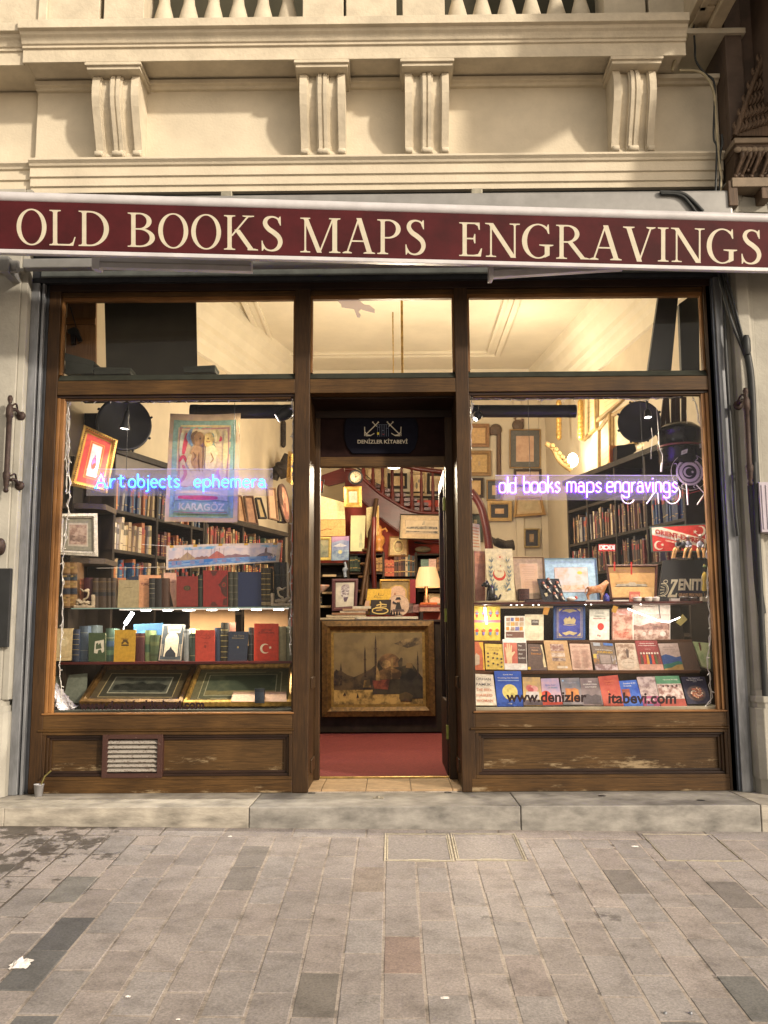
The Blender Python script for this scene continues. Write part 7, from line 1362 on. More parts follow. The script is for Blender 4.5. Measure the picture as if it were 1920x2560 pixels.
# lamps of this window
can('black spot lamp with glaring bulb before the drum in the purple neon window', at(*q7(705,225),.30), at(*q7(820,1500),.15),.026,.030,.07, BLACKM, glow('spot_glare',(1,.95,.88),40),'spot lamps in the windows')
can('black spot lamp at the doorpost end of the black roll tube', at(*v4(40,270),.34), at(*v4(-250,700),.20),.034,.024,.08, BLACKM, SPB, 'spot lamps in the windows')
drum('big black drum lamp behind the glaring spot, purple neon window', q7,590,270,265,.62,-.35)
roll('black roll tube over the wall of pictures', v4,-20,1430,155,.050,.60)
for px, Y, e, lb in ((q1(172,900),.38,5,'small glaring tube lamp over the yellow folk poster'),(q2(870,985),.33,5,'small glaring tube lamp across the sepia album')):
    c = at(*px, Y); t = T('tube_lamp', lb, 'lamp', c, 'tube lamps of the purple neon window'); w = MB()
    if e and Y > .35: w.tube([c + Vector((-.006,0,.06)), c + Vector((.006,0,-.06))],.007, glow('tube_glare',(1,.93,.82),22),8)
    else: w.tube([c + Vector((-.24,0,.10)), c + Vector((-.02,0,.012)), c + Vector((.05,0,.0)), c + Vector((.14,.01,.035))],.0032, glow('tube_glare',(1,.93,.82),22),8)
    t.part('tube', w); w = MB(); w.tube([c + Vector((0,.02,.03)),(c.x, c.y + .04, zC - .02)],.004, BLACKM, 5); t.part('bracket', w); point('tube_lamp_light', c + Vector((0,-.09,.02)),.35,(1,.90,.74),.03)
area('under_shelf_light',(1.40,.33, zC - .03),(1.40,.34,0),1.4,.02,1.5,(1,.90,.74))  # area light spread along the diode rail; no tube stands there
t = T('light_strip','rail with a few tiny glowing diodes under the dark red edged shelf','light strip',(1.4,.33, zC - .02)); w = MB()
for x in (.86,.90,.94,1.02,1.06,1.40,1.44,1.80): w.ell((x, .26, zC - .019),(.005,.004,.002), LED, 6,4)
t.part('diode', w); w = MB(); w.box(.62,2.18,.252,.268, zC - .018, zC - .016, ALUG); t.part('rail', w)
neon('purple neon sign reading old books maps engravings on a clear plate', qrect(197,572,1345,730, R5),.14,
     [('old', R5(222,682), R5(326,684), R5(222,620)),('books', R5(374,682), R5(604,680), R5(374,618)),('maps', R5(645,678), R5(864,680), R5(645,616)),('engravings', R5(896,678), R5(1342,680), R5(896,616))],'narrow',(.86,.72,1.0),(.22,.03,1.0),.75,38,[(.19,0),(.81,0)])
lights('clear light string framing the window with the purple neon',[R5(45,1000), R5(40,500), R5(50,90), R5(400,98), R5(900,85), R5(1090,100), R5(1430,75)],.085,8)
lights('clear light string hanging down along the sash beside the emblem disc',[R5(1435,72), R5(1505,320), R5(1525,800), R6(1535,300), R6(1550,560), R6(1530,780), R6(1560,960), R6(1520,1015)],.085,9)
w = MB()
for x, y0, y1 in ((745,350,560),): w.tube(spline([at(*q7(745,350),.25), at(*q7(760,480),.25), at(*q7(745,620),.25), at(*q7(742,740),.25)]),.0025, WIRE, 5)
w.tube(spline([at(*q7(810,100),.25), at(*q7(835,400),.25), at(*q7(850,600),.25), at(*q7(885,700),.25), at(*q7(875,840),.25)]),.0028, WIRE, 5); w.tube([at(*q7(878,790),.25), at(*q7(868,900),.25)],.007, mat('white_plug',(.7,.68,.62),.4),8); single('power_cord','white cord with a small plug hanging to the purple neon','cord', w, at(*q7(835,400),.25))
# big lantern, upright slats, black box on the bookcase
c = at(*q7(1110,640),.62); t = T('ship_lantern','wide black cylindrical lantern behind the emblem disc','lantern', c); w = MB(); LM = mat('black_polished_lantern',(.016,.016,.018),.22, metal=.3, var=.4, scale=8)
r_ = (at(*q7(1380,640),.62) - c).length; z2 = at(*q7(1110,390),.62).z - c.z; w.lathe([(0,-.12),(r_ * .95,-.12),(r_, -.10),(r_, -.01),(r_ * 1.04,0),(r_ * 1.04,.015),(r_, .02),(r_, z2 - .03),(r_ * 1.06, z2 - .02),(r_ * 1.06, z2),(r_ * .7, z2 + .05),(0, z2 + .06)], c, LM, 36); t.part('body', w)
w = MB(); w.lathe([(r_ * 1.01,.022),(r_ * 1.025,.025),(r_ * 1.025,.034),(r_ * 1.01,.037)], c, mat('red_brown_band',(.22,.05,.04),.4),36, caps=False); t.part('band', w)
for i, (x0, x1, xb, yb) in enumerate(((900,965,885,340),(925,970,960,335),(1000,1050,1030,310),(1055,1105,1085,290),(1130,1190,1160,275))):
    q = Q([q7(xb - 30, yb), q7(xb + 28, yb), q7(x1,-40), q7(x0,-40)],.80); w = MB(); q.slab(w, wood('red_brown_slat',(.06,.026,.018),(.17,.08,.055),'z'),-.03,0); single('timber_strip',['leaning red brown slat, first above the lantern','second red brown slat above the lantern','middle red brown slat above the lantern','fourth red brown slat above the lantern','last red brown slat above the lantern, near the sash'][i],'slat', w, q.base, 'slats above the lantern', bevel=.003)
q = Q(qset(q7,(310,830),(560,640),(535,548),(312,572)),1.75); w = MB(); q.slab(w, BLACKM, -.16,0); single('black_box','black box resting on the beam of the purple neon bookcase','box', w, q.base)
book('orange spined book upright beside the black box on the beam', qset(q7,(225,830),(318,832),(312,574),(222,568)),1.9, mott((206,96,40),(226,150,60),8), t=.05)
w = MB(); p0, p1 = at(*q7(90,870),2.2), at(*q7(200,915),2.1); w.tube([p0, p1, p1 + Vector((.0,0,-.06))],.02, BLACKM, 6); single('iron_hook','black iron bracket end below the lit gilt wall','bracket', w, p0)
# ------------------------------------------------------------------ seen through the open door: counter, lamp, stairs, red wall
CYY = 3.9
zct = at(960,1550, CYY).z
Cn = T('counter','black shop counter with a big framed mosque painting on its front','counter',(at(960,1700, CYY).x, CYY, .16))
a, b = at(*D8(205,800), CYY), at(*D8(1372,800), CYY)
w = MB(); w.box(a.x, b.x, CYY, CYY + .75,.17, zct - .03, BLACKWOOD); Cn.part('body', w, bevel=.006)
w = MB(); w.box(a.x - .02, b.x + .02, CYY - .03, CYY + .78, zct - .03, zct, WDARK); Cn.part('top', w, bevel=.006)
SKY_, SIL = mott((112,95,62),(130,111,73),5), mott((40,30,20),(74,56,38),22)
X_ = lambda x: (x - 362) / 788; Y_ = lambda y: (1085 - y) / 622
def mp(*pts): return [(X_(x), Y_(y)) for x, y in pts]
sh = [('r',0,0,1,.24, mott((104,84,44),(194,159,90),9)),('p', mp((900,560),(1000,520),(1150,500),(1150,560),(1020,600)), mott((70,58,40),(145,122,81),7)),('p', mp((362,800),(420,790),(480,830),(540,850),(610,820),(690,780),(740,740),(740,960),(362,960)), mott((41,33,20),(90,72,46),6)),('e', X_(855), Y_(760),.138,.185, mott((66,48,28),(139,104,64),6),30),('e', X_(830), Y_(740),.05,.06, mott((89,70,41),(185,148,90),6),14),('p', mp((740,780),(760,720),(800,780),(960,760),(1060,740),(1150,860),(1150,1000),(700,1000)), mott((28,24,6),(64,55,37),6)),
      ('p', mp((590,960),(600,860),(640,820),(700,780),(735,760),(735,960)), mott((34,27,18),(75,61,43),6)),('p', mp((760,870),(760,800),(860,760),(960,800),(960,870)), mott((60,44,24),(127,95,55),6)),('p', mp((1000,770),(1010,730),(1060,730),(1065,780)), mott((57,46,25),(122,98,58),6)),('r', X_(870), Y_(870), X_(880), Y_(790), mott((80,63,36),(168,133,78),6)),('p', mp((700,880),(860,870),(840,960),(720,950)), mott((64,31,20),(136,69,46),6)),('p', mp((620,940),(630,880),(680,870),(690,940)), mott((74,59,31),(156,124,69),6)),('p', mp((950,850),(1050,780),(1150,860),(1150,1040),(940,1040)), mott((24,21,14),(55,49,35),6)),('p', mp((870,700),(880,680),(890,700),(890,780),(870,780)), mott((72,57,33),(151,122,72),6)),('p', mp((930,720),(960,680),(975,690),(970,760),(940,770)), mott((37,31,21),(81,69,49),6))]
for x, y0, y1, wd in ((425,720,920,22),(640,575,850,18),(735,480,870,22),(1108,620,840,16)):
    sh += [('p', mp((x - wd / 2, y1),(x - wd / 3, y0 + 60),(x, y0),(x + wd / 3, y0 + 60),(x + wd / 2, y1)), SIL),('r', X_(x - wd * .6), Y_(y0 + 128), X_(x + wd * .6), Y_(y0 + 118), SIL)]
sh += [('p', mp((362,830),(380,780),(395,790),(405,830),(405,920),(362,920)), SIL),('p', mp((560,1030),(572,985),(584,1030)), SIL),('p', mp((440,1010),(460,980),(470,1010)), SIL),('p', mp((940,1000),(1000,980),(1060,1010),(1050,1060),(950,1060)), mott((40,33,18),(87,72,43),6)),('p', mp((738,760),(745,745),(772,840),(772,880),(735,880)), mott((80,64,37),(168,136,81),6))]
picture('large gilt framed painting of a domed mosque and minarets on the counter front', qset(D8,(240,1225),(1284,1215),(1268,338),(238,340)), CYY - .055,.10, GOLDD, [(.030, mat('gilt_slip',(.27,.165,.04),.45, metal=.4, var=.4, scale=24))], sh, SKY_, .05, bead=GOLDD)
# things on the counter
w = MB(); r_ = random.Random(9)
PP = T('paper_stack','loose stack of papers and prints under the yellow book on the counter','papers', at(*D7(640,2160), CYY + .1))
for i, (x0, x1, y0, y1) in enumerate(((225,560,2172,2150),(280,640,2150,2125),(330,640,2128,2105),(405,640,2108,2088),(430,660,2090,2068),(520,690,2070,2045),(545,1125,2168,2140))):
    a, b = at(*D7(x0, y0), CYY + .03), at(*D7(x1, y1), CYY + .03); w = MB(); w.box(a.x, b.x, CYY + .02 + .01 * (i % 2), CYY + .40, a.z, b.z - .002, C(*[(190,170,140),(206,186,154),(150,110,80),(196,180,156),(170,140,110),(200,190,170),(206,196,176)][i])); PP.part('sheets', w)
def D7q(x0, y0, x1, y1): return qrect(x0, y0, x1, y1, D7)
book('yellow book standing on the counter with a small dark emblem', qset(D7,(634,2128),(862,2128),(880,1886),(662,1890)), CYY + .20,(222,178,62),[('l',[(.30,.70),(.36,.74),(.42,.71),(.48,.75),(.54,.72),(.60,.76),(.66,.74),(.70,.78)],.018,(70,54,24)),('e',.48,.80,.025,.03,(70,54,24),8),('r',.28,.66,.60,.672,(90,70,30))], t=.03)
book('black book with a golden calligraphic ship emblem on the counter', qset(D7,(678,2128),(868,2128),(878,1986),(690,1990)), CYY + .12,(46,34,26),[('l', spline([(.12,.18),(.15,.40),(.40,.46),(.75,.42),(.88,.25),(.70,.10),(.40,.08),(.14,.18)],4),.05,(214,184,110)),('l', spline([(.3,.62),(.5,.70),(.8,.66)],4),.06,(214,184,110)),('l', spline([(.45,.88),(.52,.70),(.48,.48)],4),.06,(214,184,110)),('l',[(.25,.5),(.8,.54)],.035,(214,184,110)),('l',[(.3,.3),(.6,.34)],.05,(190,150,80))], t=.03)
w = MB(); q = Q(qset(D7,(620,2120),(665,2120),(680,1996),(640,1996)), CYY + .16); q.slab(w, C(196,156,130),-.01,0); single('paper_card','pinkish card tucked between the yellow book and the black book','card', w, q.base)
c = at(*D7(943,2040), CYY + .14); w = MB(); rr_ = .125; w.lathe([(0,.0),(.105,.0),(.115,-.004),(.122,.004),(.125,.0),(.115,-.012),(0,-.012)], c, C(196,164,140),32,(0,-1,.12)); qe2 = Q.__new__(Q); qe2.p = [c + Vector(p) for p in ((-.12,-.004,-.12),(.12,-.004,-.12),(.12,-.004,.12),(-.12,-.004,.12))]; qe2.fin()
art(w, qe2,[('p',[(.34,.30),(.66,.30),(.60,.52),(.56,.66),(.44,.66),(.40,.52)],(40,34,34)),('e',.5,.72,.08,.08,(206,160,130),12),('p',[(.36,.76),(.64,.76),(.58,.88),(.42,.88)],(36,30,30)),('p',[(.22,.60),(.42,.54),(.42,.62),(.25,.70)],(40,34,34)),('p',[(.2,.2),(.8,.2),(.74,.32),(.26,.32)],(90,70,70))],.004)
single('decorated_plate','round pale plate with a dark figure standing on the counter','plate', w, c)
w = MB(); w.lathe([(.124,0),(.132,.006),(.124,.012)], c + Vector((0,.0,0)), C(60,44,36),32,(0,-1,.12), caps=False)
for i, (x0, y0, x1, y1, cl, lb) in enumerate(((1012,2022,1078,2108,(70,44,36),'dark brown postcard box beside the round plate'),(1080,2030,1132,2104,(96,56,50),'reddish brown box nearest the lamp table'))):
    q = Q(D7q(x0, y0, x1, y1), CYY + .16); w = MB(); q.slab(w, mott(cl, tuple(min(255, v + 46) for v in cl),20),-.06,0); single('postcard_box', lb, 'box', w, q.base, 'small boxes on the counter')
w = MB(); c2 = at(*D7(905,2125), CYY + .05)
for dx, h_ in ((-.03,.05),(0,.035),(.03,.06),(.06,.03)): w.lathe([(0,0),(.012,0),(.010, h_ * .6),(.006, h_),(0, h_)], c2 + Vector((dx, 0,0)), C(48,40,38),8)
w.box(c2.x - .05, c2.x + .09, CYY + .03, CYY + .07, c2.z - .01, c2.z, C(40,34,34)); single('desk_ornament','little dark desk ornament in front of the round plate','ornament', w, c2)
picture('purple framed ink portrait standing beside the counter books', qset(D7,(332,2094),(560,2076),(574,1794),(332,1796)), CYY + .35,.038,(96,60,66),[(.004,(70,44,48))],[('p',[(.28,.50),(.30,.78),(.45,.90),(.65,.88),(.76,.72),(.72,.50),(.62,.36),(.52,.22),(.42,.30)], mott((120,104,116),(206,200,200),30)),('p',[(.42,.38),(.70,.40),(.60,.20),(.48,.20)],(96,80,100)),('r',.34,.62,.48,.65,(90,76,96)),('r',.56,.62,.70,.65,(90,76,96)),('p',[(.5,.62),(.56,.48),(.48,.48)],(150,136,146)),('p',[(.28,.7),(.30,.84),(.5,.94),(.7,.9),(.76,.74),(.64,.84),(.4,.82)], mott((130,110,120),(196,186,190),24))], mott((212,206,190),(190,184,170),9),.025)
ARH = [(.30,.0),(.30,.45)] + [(.60 + .30 * math.cos(R(a)),.50 + .30 * math.sin(R(a))) for a in range(180,-1,-12)] + [(.90,.45),(.90,0)]
picture('framed print with an arched mount behind the counter books', D7q(772,1802,1052,2034), CYY + .45,.02, GOLD, [(.006,(150,124,74))],[('p',[(u + (u - .6) * .16, v * 1.06) for u, v in ARH],(206,166,92)),('p', ARH, (216,176,150)),('p',[(.44,.0),(.44,.30),(.50,.52),(.56,.30),(.56,0)],(170,110,80))],(150,124,76),.025)
book('dark red tall book between the arched print and the lamp', D7q(1050,1800,1102,2020), CYY + .40,(136,28,36), t=.10)
# lamp table and lamp
lt = T('side_table','low side table beside the counter carrying the table lamp','table', at(*D7(1255,2050), CYY + .5))
a, b = at(*D7(1130,2040), CYY + .35), at(*D7(1378,2040), CYY + .35)
w = MB(); w.box(a.x, b.x, CYY + .3, CYY + .75, a.z - .02, a.z, C(140,60,44)); lt.part('top', w, bevel=.003); w = MB(); w.box(a.x + .01, b.x - .01, CYY + .31, CYY + .74, a.z - .07, a.z - .02, C(196,150,130)); lt.part('apron', w)
for x, y in ((a.x + .03, CYY + .33),(b.x - .03, CYY + .33),(a.x + .03, CYY + .72),(b.x - .03, CYY + .72)): w = MB(); w.box(x - .02, x + .02, y - .02, y + .02,.16, a.z - .07, WDARKZ); lt.part('leg', w)
zt = a.z
book('thin orange book lying under the table lamp',[D7(1140,2032), D7(1305,2032), D7(1300,2012), D7(1150,2014)], CYY + .36,(216,110,50), t=.12)
lb_ = at(*D7(1176,2020), CYY + .5); TL = T('table_lamp','lit table lamp with a pleated cream shade beside the counter','lamp',(lb_.x, CYY + .5, zt))
s0, s1 = at(*D7(1215,1872), CYY + .5), at(*D7(1215,1690), CYY + .5); r0 = (at(*D7(1345,1872), CYY + .5) - at(*D7(1090,1872), CYY + .5)).length / 2; r1 = (at(*D7(1292,1690), CYY + .5) - at(*D7(1134,1690), CYY + .5)).length / 2
mS, nt, b_ = base('lamp_shade_cloth'); b_.inputs['Base Color'].default_value = (.62,.44,.26,1); b_.inputs['Emission Color'].default_value = (1,.50,.20,1); b_.inputs['Emission Strength'].default_value = .24
w = MB(); n = 48; vs_ = []
for z, r in ((s0.z, r0),(s1.z, r1)):
    for i in range(n): an = 2 * math.pi * i / n; rr_ = r * (1 + (.012 if i % 2 else 0)); vs_.append((s0.x + rr_ * math.cos(an), CYY + .5 + rr_ * math.sin(an), z))
w.add(vs_, [(i, (i + 1) % n, (i + 1) % n + n, i + n) for i in range(n)], mS, False); TL.part('lamp_shade', w)
w = MB(); w.lathe([(0,0),(.06,0),(.06,.02),(.035,.03),(.035,.07),(.028,.08),(.03,.11),(.016,.13),(.022,.22),(.030,.28),(.016,.30),(.016, max(.32, s0.z - zt))],(s0.x - .02, CYY + .5, zt), mat('dark_bronze_lamp',(.14,.07,.03),.4, metal=.5, var=.5, scale=20),14); TL.part('base', w)
w = MB(); w.ell((s0.x, CYY + .5,(s0.z + s1.z) / 2 - .02),.03, glow('table_bulb',(1,.78,.48),8),10,6); TL.part('bulb', w)
point('table_lamp_light',(s0.x, CYY + .44, s0.z - .04),1.6,(1,.72,.42),.05)
picture('fan shaped print in a grey frame under the lamp', D7q(1196,1934,1376,2036), CYY + .62,.012,(120,110,90),[(.004,(150,140,116))],[('p',[(.10,.06)] + [(.5 + .42 * math.cos(R(a)),.06 + .72 * math.sin(R(a))) for a in range(180,-1,-12)],(216,180,156))],(150,140,112),.02)
# shelves along the back
def rack(label, x0, y0, x1, y1, Y, shelves, dep=.28, m=BLACKWOOD, gr='back shelves'):
    a, b = at(*D7(x0, y1), Y), at(*D7(x1, y0), Y); t = T('bookcase', label, 'bookcase',((a.x + b.x) / 2, Y, a.z), gr); w = MB(); w.box(a.x, b.x, Y + dep - .01, Y + dep, a.z, b.z, m); t.part('back', w)
    for x in (a.x, b.x): w = MB(); w.box(x - .014, x + .014, Y, Y + dep - .011, a.z, b.z, m); t.part('upright', w, bevel=.003)
    for y in shelves: z = at(*D7(x0, y), Y).z; w = MB(); w.box(a.x + .015, b.x - .015, Y + .003, Y + dep - .012, z - .022, z, m); t.part('shelf', w, bevel=.003)
    return t
rack('dark shelf unit left of the ladder, green and tan books',478,1546,806,2100,4.75,(1562,1738,1900),.28, wood('dark_brown_case',(.03,.014,.008),(.09,.045,.022),'z'))
rack('low black shelf unit under the seascape picture',176,1634,478,2150,4.5,(1650,1765,1915,2040))
rack('dark shelf carrying the row of leather books behind the counter',800,1776,1112,2090,4.75,(1790,1900))
rack('dark bookcase behind the table lamp',1112,1548,1376,2050,4.75,(1562,1732,1900))
def row(x0, x1, yb, ys, Y, cols, lab, n):
    xs = x0; i = 0; wd = (x1 - x0) / n
    for i in range(n):
        c = cols[i % len(cols)]; y0 = ys + rnd.uniform(-12,12)
        q = Q(D7q(x0 + i * wd + .6, y0, x0 + (i + 1) * wd - .6, yb), Y); mb = MB(); q.slab(mb, C(*c),-.16,0); g = (206,166,90) if sum(c) < 380 else (120,60,40)
        art(mb, q, [('r',.05,.72,.95,.76, g),('r',.05,.20,.95,.24, g),('r',.1,.5,.9,.62, tuple(int(v * .6) for v in c))]); q.slab(mb, PAGES(),-.15,-.01,.1,.9,.99,1.002)
        single('book', lab % nth(i),'book', mb, q.base, 'books on the back shelves')
row(496,592,1725,1590,4.78,[(52,66,48),(44,58,44),(60,76,56)],'%s dark green book from the seascape on the shelf beside the ladder',4)
row(736,796,1725,1600,4.78,[(196,150,84),(170,120,64)],'%s tan gilt book in the corner right behind the ladder',3)
row(808,904,1772,1626,4.78,[(206,104,70),(196,96,62)],'%s orange book in the row behind the round plate',5)
row(904,1112,1772,1578,4.78,[(92,52,34),(70,40,28),(120,72,46),(84,44,30),(60,40,36),(206,180,140),(70,92,90),(96,60,40),(52,64,70)],'%s leather book after the orange ones behind the counter',10)
row(1298,1374,1722,1600,4.78,[(150,100,60),(96,60,40),(206,180,150),(120,70,44),(170,130,90)],'%s book beside the propped cards above the lamp',5)
row(1180,1376,1885,1775,4.80,[(74,44,32),(52,40,38),(96,60,42),(60,36,32)],'%s dark book just behind the lamp shade',8)
row(182,240,2030,1952,4.55,[(50,44,44),(90,80,70)],'%s dim book low on the black shelf unit',3)
for x0, y0, x1, y1, col, lb in ((1150,1616,1224,1686,(110,134,120),'green card propped above the lamp'),(1224,1612,1292,1690,(222,180,160),'pink card propped above the lamp')): sheet('paper_card', lb, 'card', D7q(x0, y0, x1, y1),4.76, col, lines(.1,.9,.2,.8,3,.03, tuple(int(v * .8) for v in col),.3,2), t=.01)
for y0, y1, x0, x1 in ((1755,1775,245,370),(1915,1932,240,330),(2040,2060,190,320)): 
    a, b = at(*D7(x0, y1),4.48), at(*D7(x1, y0),4.48); w = MB(); w.box(a.x, b.x, 4.48,4.7, a.z, b.z, C(196,170,130)); single('magazine',['thin pale magazine on the upper board of the black shelf unit','thin pale magazine on the middle board of the black shelf unit','thin pale magazine on the lowest board of the black shelf unit'][(y0 > 1800) + (y0 > 2000)],'magazine', w, (a + b) / 2,'magazines on the black shelf unit')
c = at(*D7(225,1862),4.5); w = MB(); w.lathe([(0,0),(.02,0),(.05,.02),(.105,.075),(.11,.09),(.10,.09),(0,.06)], c + Vector((0,0,-.08)), mott((206,140,110),(226,206,196),9),20); single('bowl','painted shallow bowl on the black shelf unit','bowl', w, c)
w = MB(); c = at(*D7(455,1780),4.42); w.tube(spline([c, at(*D7(448,1720),4.42), at(*D7(460,1690),4.42), at(*D7(448,1640),4.42)]),[.02] * 6 + [.03] * 6 + [.015] * 7, C(150,160,176)); single('porcelain_figurine','slim blue grey porcelain figurine at the corner of the black shelf unit','figurine', w, c)
# red wall, stairs
w = MB(); a, b = at(*D7(150,2400),5.05), at(*D7(1420,700),5.05); w.box(-1.25,.95,5.05,5.12,.16, at(*D7(600,1075),5.05).z, REDWALL); tag(w.obj('red_wall'), kind='structure')
SRT = T('staircase','red mahogany staircase with turned balusters rising behind the counter','staircase', at(*D7(900,1300),4.7))
SY = 4.72
up_ = spline([(450,790),(540,800),(610,862),(680,930),(760,1000),(850,1060),(940,1115),(1030,1160),(1130,1186),(1250,1194),(1400,1194)],4); lo_ = [(x, y + (210 if x < 700 else 210 + (x - 700) * .10)) for x, y in up_]
def s3(x, y, Y=SY): return at(*D7(x, y), Y)
w = MB()
for (a, b),(c_, d_) in zip(zip(up_, up_[1:]), zip(lo_, lo_[1:])):
    w.hexa([s3(*c_), s3(*d_), s3(*b), s3(*a), s3(*c_) + Vector((0,.05,0)), s3(*d_) + Vector((0,.05,0)), s3(*b) + Vector((0,.05,0)), s3(*a) + Vector((0,.05,0))], REDWOOD)
SRT.part('stringer', w); w = MB(); w.tube([s3(x, y - 4, SY - .012) for x, y in up_],.02, REDWOOD, 8); w.tube([s3(x, y + 6, SY - .012) for x, y in lo_],.014, REDWOOD, 8); SRT.part('moulding', w)
w = MB()
for i in range(9): x = 470 + i * 105; y = 840 + i * 42; a = s3(x, y, SY + .06); w.box(a.x - .16, a.x + .16, SY + .06, SY + .30, a.z - .04, a.z, REDWOOD)
SRT.part('tread', w)
for x, yb in ((620,868),(710,955),(798,1022),(888,1080),(975,1130),(1070,1170),(1158,1186),(1264,1192)):
    a = s3(x, yb); h_ = .95; w = MB(); w.lathe([(.028,0),(.028, h_ * .10),(.020, h_ * .12),(.024, h_ * .16),(.018, h_ * .20),(.022, h_ * .34),(.016, h_ * .44),(.012, h_ * .48),(.022, h_ * .50),(.012, h_ * .52),(.018, h_ * .58),(.024, h_ * .70),(.026, h_ * .80),(.026, h_)], a, REDWOODZ, 10); SRT.part('baluster', w)
w = MB(); w.tube([s3(380,330, SY), s3(620,560, SY), s3(900,730, SY), s3(1120,782, SY), s3(1400,818, SY)],.03, REDWOOD, 8); SRT.part('handrail', w)
w = MB(); w.plate([s3(180,860, SY + .02), s3(440,770, SY + .02), s3(470,900, SY + .02), s3(300,940, SY + .02), s3(180,880, SY + .02)],(0,1,0),.05, REDWOOD); SRT.part('landing', w)
# pictures on the wall of the stairwell
for i, (x0, y0, x1, y1, fr, bgc, sh, lb) in enumerate(((845,822,1025,962,(30,24,22),(206,176,130), lines(.15,.85,.2,.8,5,.02,(190,156,110)),'black framed beige sheet behind the stair balusters, upper row'),
    (1050,812,1204,1030,(196,170,130),(222,196,150),[('e',.3,.4,.14,.22,(120,110,96),12),('e',.6,.7,.16,.12,(150,136,120),12)],'pale botanical print behind the middle stair balusters'),
    (1210,822,1370,1010,(40,32,28),(214,190,150),[('r',.15,.15,.85,.85,(190,166,130))],'dark framed print behind the last stair balusters, upper row'),
    (640,760,838,970,(190,164,124),(226,200,156), lines(.1,.9,.1,.9,4,.02,(206,180,140)),'large pale map behind the first stair balusters'),
    (990,1062,1145,1180,(96,80,60),(216,200,166),[('r',.25,.3,.38,.75,(90,80,66)),('r',.65,.3,.75,.7,(90,80,66))],'small drawing with two dark figures low behind the balusters'),
    (1216,1055,1376,1200,(30,26,26),(150,150,150),[('e',.6,.5,.2,.25,(120,140,150),14)],'grey blue framed print low behind the last balusters'))):
    picture(lb, D7q(x0, y0, x1, y1),5.55,.035, fr, [(.02, tuple(min(255, v + 10) for v in bgc))], sh, bgc, .02,'pictures on the stairwell wall')
w = MB(); a, b = at(*D7(600,960),5.56), at(*D7(1400,1030),5.56)
for y in (1000,1040): z = at(*D7(900, y),5.54).z; w.box(a.x, b.x + .1,5.545,5.60, z - .012, z + .012, BLACKWOOD)
single('picture_rail','thin dark rails between the rows of stairwell pictures','rail', w, a)
w = MB(); w.tube([s3(620,800), s3(560,770), s3(720,905), s3(840,962)],.006, BLACKM, 5); single('wall_cable','thin black cable sagging behind the stair balusters','cable', w, s3(720,905))
# clock, gold frame, ship print, lit papers, ladder ...
c = at(*D7(550,858),4.2); CK = T('wall_clock','round black rimmed clock by the top of the stairs','clock', c); rr_ = (at(*D7(615,858),4.2) - c).length
w = MB(); w.lathe([(0,-.06),(rr_, -.06),(rr_ * 1.06,-.02),(rr_ * 1.04,.01),(rr_ * .84,.012),(rr_ * .82,0),(0,0)], c, BLACKM, 32,(0,-1,0)); CK.part('case', w)
w = MB(); w.lathe([(rr_ * .80,.002),(rr_ * .80,.005),(0,.006)], c, C(226,206,170),32,(0,-1,0)); fc = CK.part('face', w)
w = MB(); qf = Q.__new__(Q); qf.p = [c + Vector(p) for p in ((-rr_, -.007,-rr_),(rr_, -.007,-rr_),(rr_, -.007, rr_),(-rr_, -.007, rr_))]; qf.fin(); art(w, qf, [('l',[(.5 + .28 * math.cos(i * math.pi / 6),.5 + .28 * math.sin(i * math.pi / 6)),(.5 + .35 * math.cos(i * math.pi / 6),.5 + .35 * math.sin(i * math.pi / 6))],.03,(60,48,40)) for i in range(12)] + [('l',[(.5,.5),(.66,.58)],.03,(40,32,30)),('l',[(.5,.5),(.42,.74)],.022,(40,32,30)),('e',.5,.5,.06,.06,(90,70,50))]); CK.part('dial_marks', w, fc)
picture('gold framed small text sheet hanging below the round clock', qset(D7,(444,1134),(608,1134),(604,944),(442,948)),4.25,.05, GOLD, [(.004,(190,140,60))], lines(.15,.85,.2,.85,7,.02,(170,120,110),.3,5),(222,186,160),.03)
picture('small dark framed picture with a red mount near the door edge', qset(D7,(120,985),(248,1000),(262,884),(130,876)),3.6,.012,(36,30,30),[(.03,(170,70,54))],[('e',.5,.4,.3,.2,(190,140,110),12)],(206,176,140),.02)
picture('dark framed print of a long panorama in a beige mount', qset(D7,(948,1430),(1368,1436),(1368,1202),(958,1198)),4.3,.012,(44,36,28),[(.055,(176,150,112)),(.003,(90,76,60))],[('p',[(.02,.35),(.98,.33),(.96,.52),(.6,.55),(.3,.52),(.04,.5)], mott((70,62,52),(130,116,94),26)),('p',[(.02,.05),(.4,.10),(.98,.02),(.98,.20),(.5,.16),(.02,.22)], mott((60,54,46),(120,106,88),20)),('p',[(.5,.65),(.54,.96),(.6,.95),(.58,.65)], mott((120,108,90),(150,136,110),20))], mott((156,136,106),(176,154,120),7),.025)
sheet('lit_sheet','large pale yellow sheet on the red wall brightly lit from above','sheet', qset(D7,(120,1250),(452,1246),(444,1092),(120,1000)),4.55,(240,224,170),[], t=.01)
sheet('lit_sheet','ochre lower sheet below the bright pale yellow one','sheet', qset(D7,(120,1405),(455,1400),(455,1250),(120,1254)),4.56,(222,178,110),[('l',[(.2,.25),(.5,.45),(.62,.4)],.02,(150,96,54)),('l',[(.6,.35),(.9,.95)],.012,(206,160,90))], t=.01)
picture('yellow framed greenish painting under the lit sheets', qset(D7,(120,1626),(324,1622),(326,1410),(120,1410)),4.45,.03,(222,196,110),[(.004,(190,150,80))],[('e',.5,.5,.2,.3, mott((120,126,104),(150,150,120),12),16),('r',0,0,1,.4, mott((104,110,96),(140,140,116),14))], mott((140,140,112),(176,166,130),8),.02)
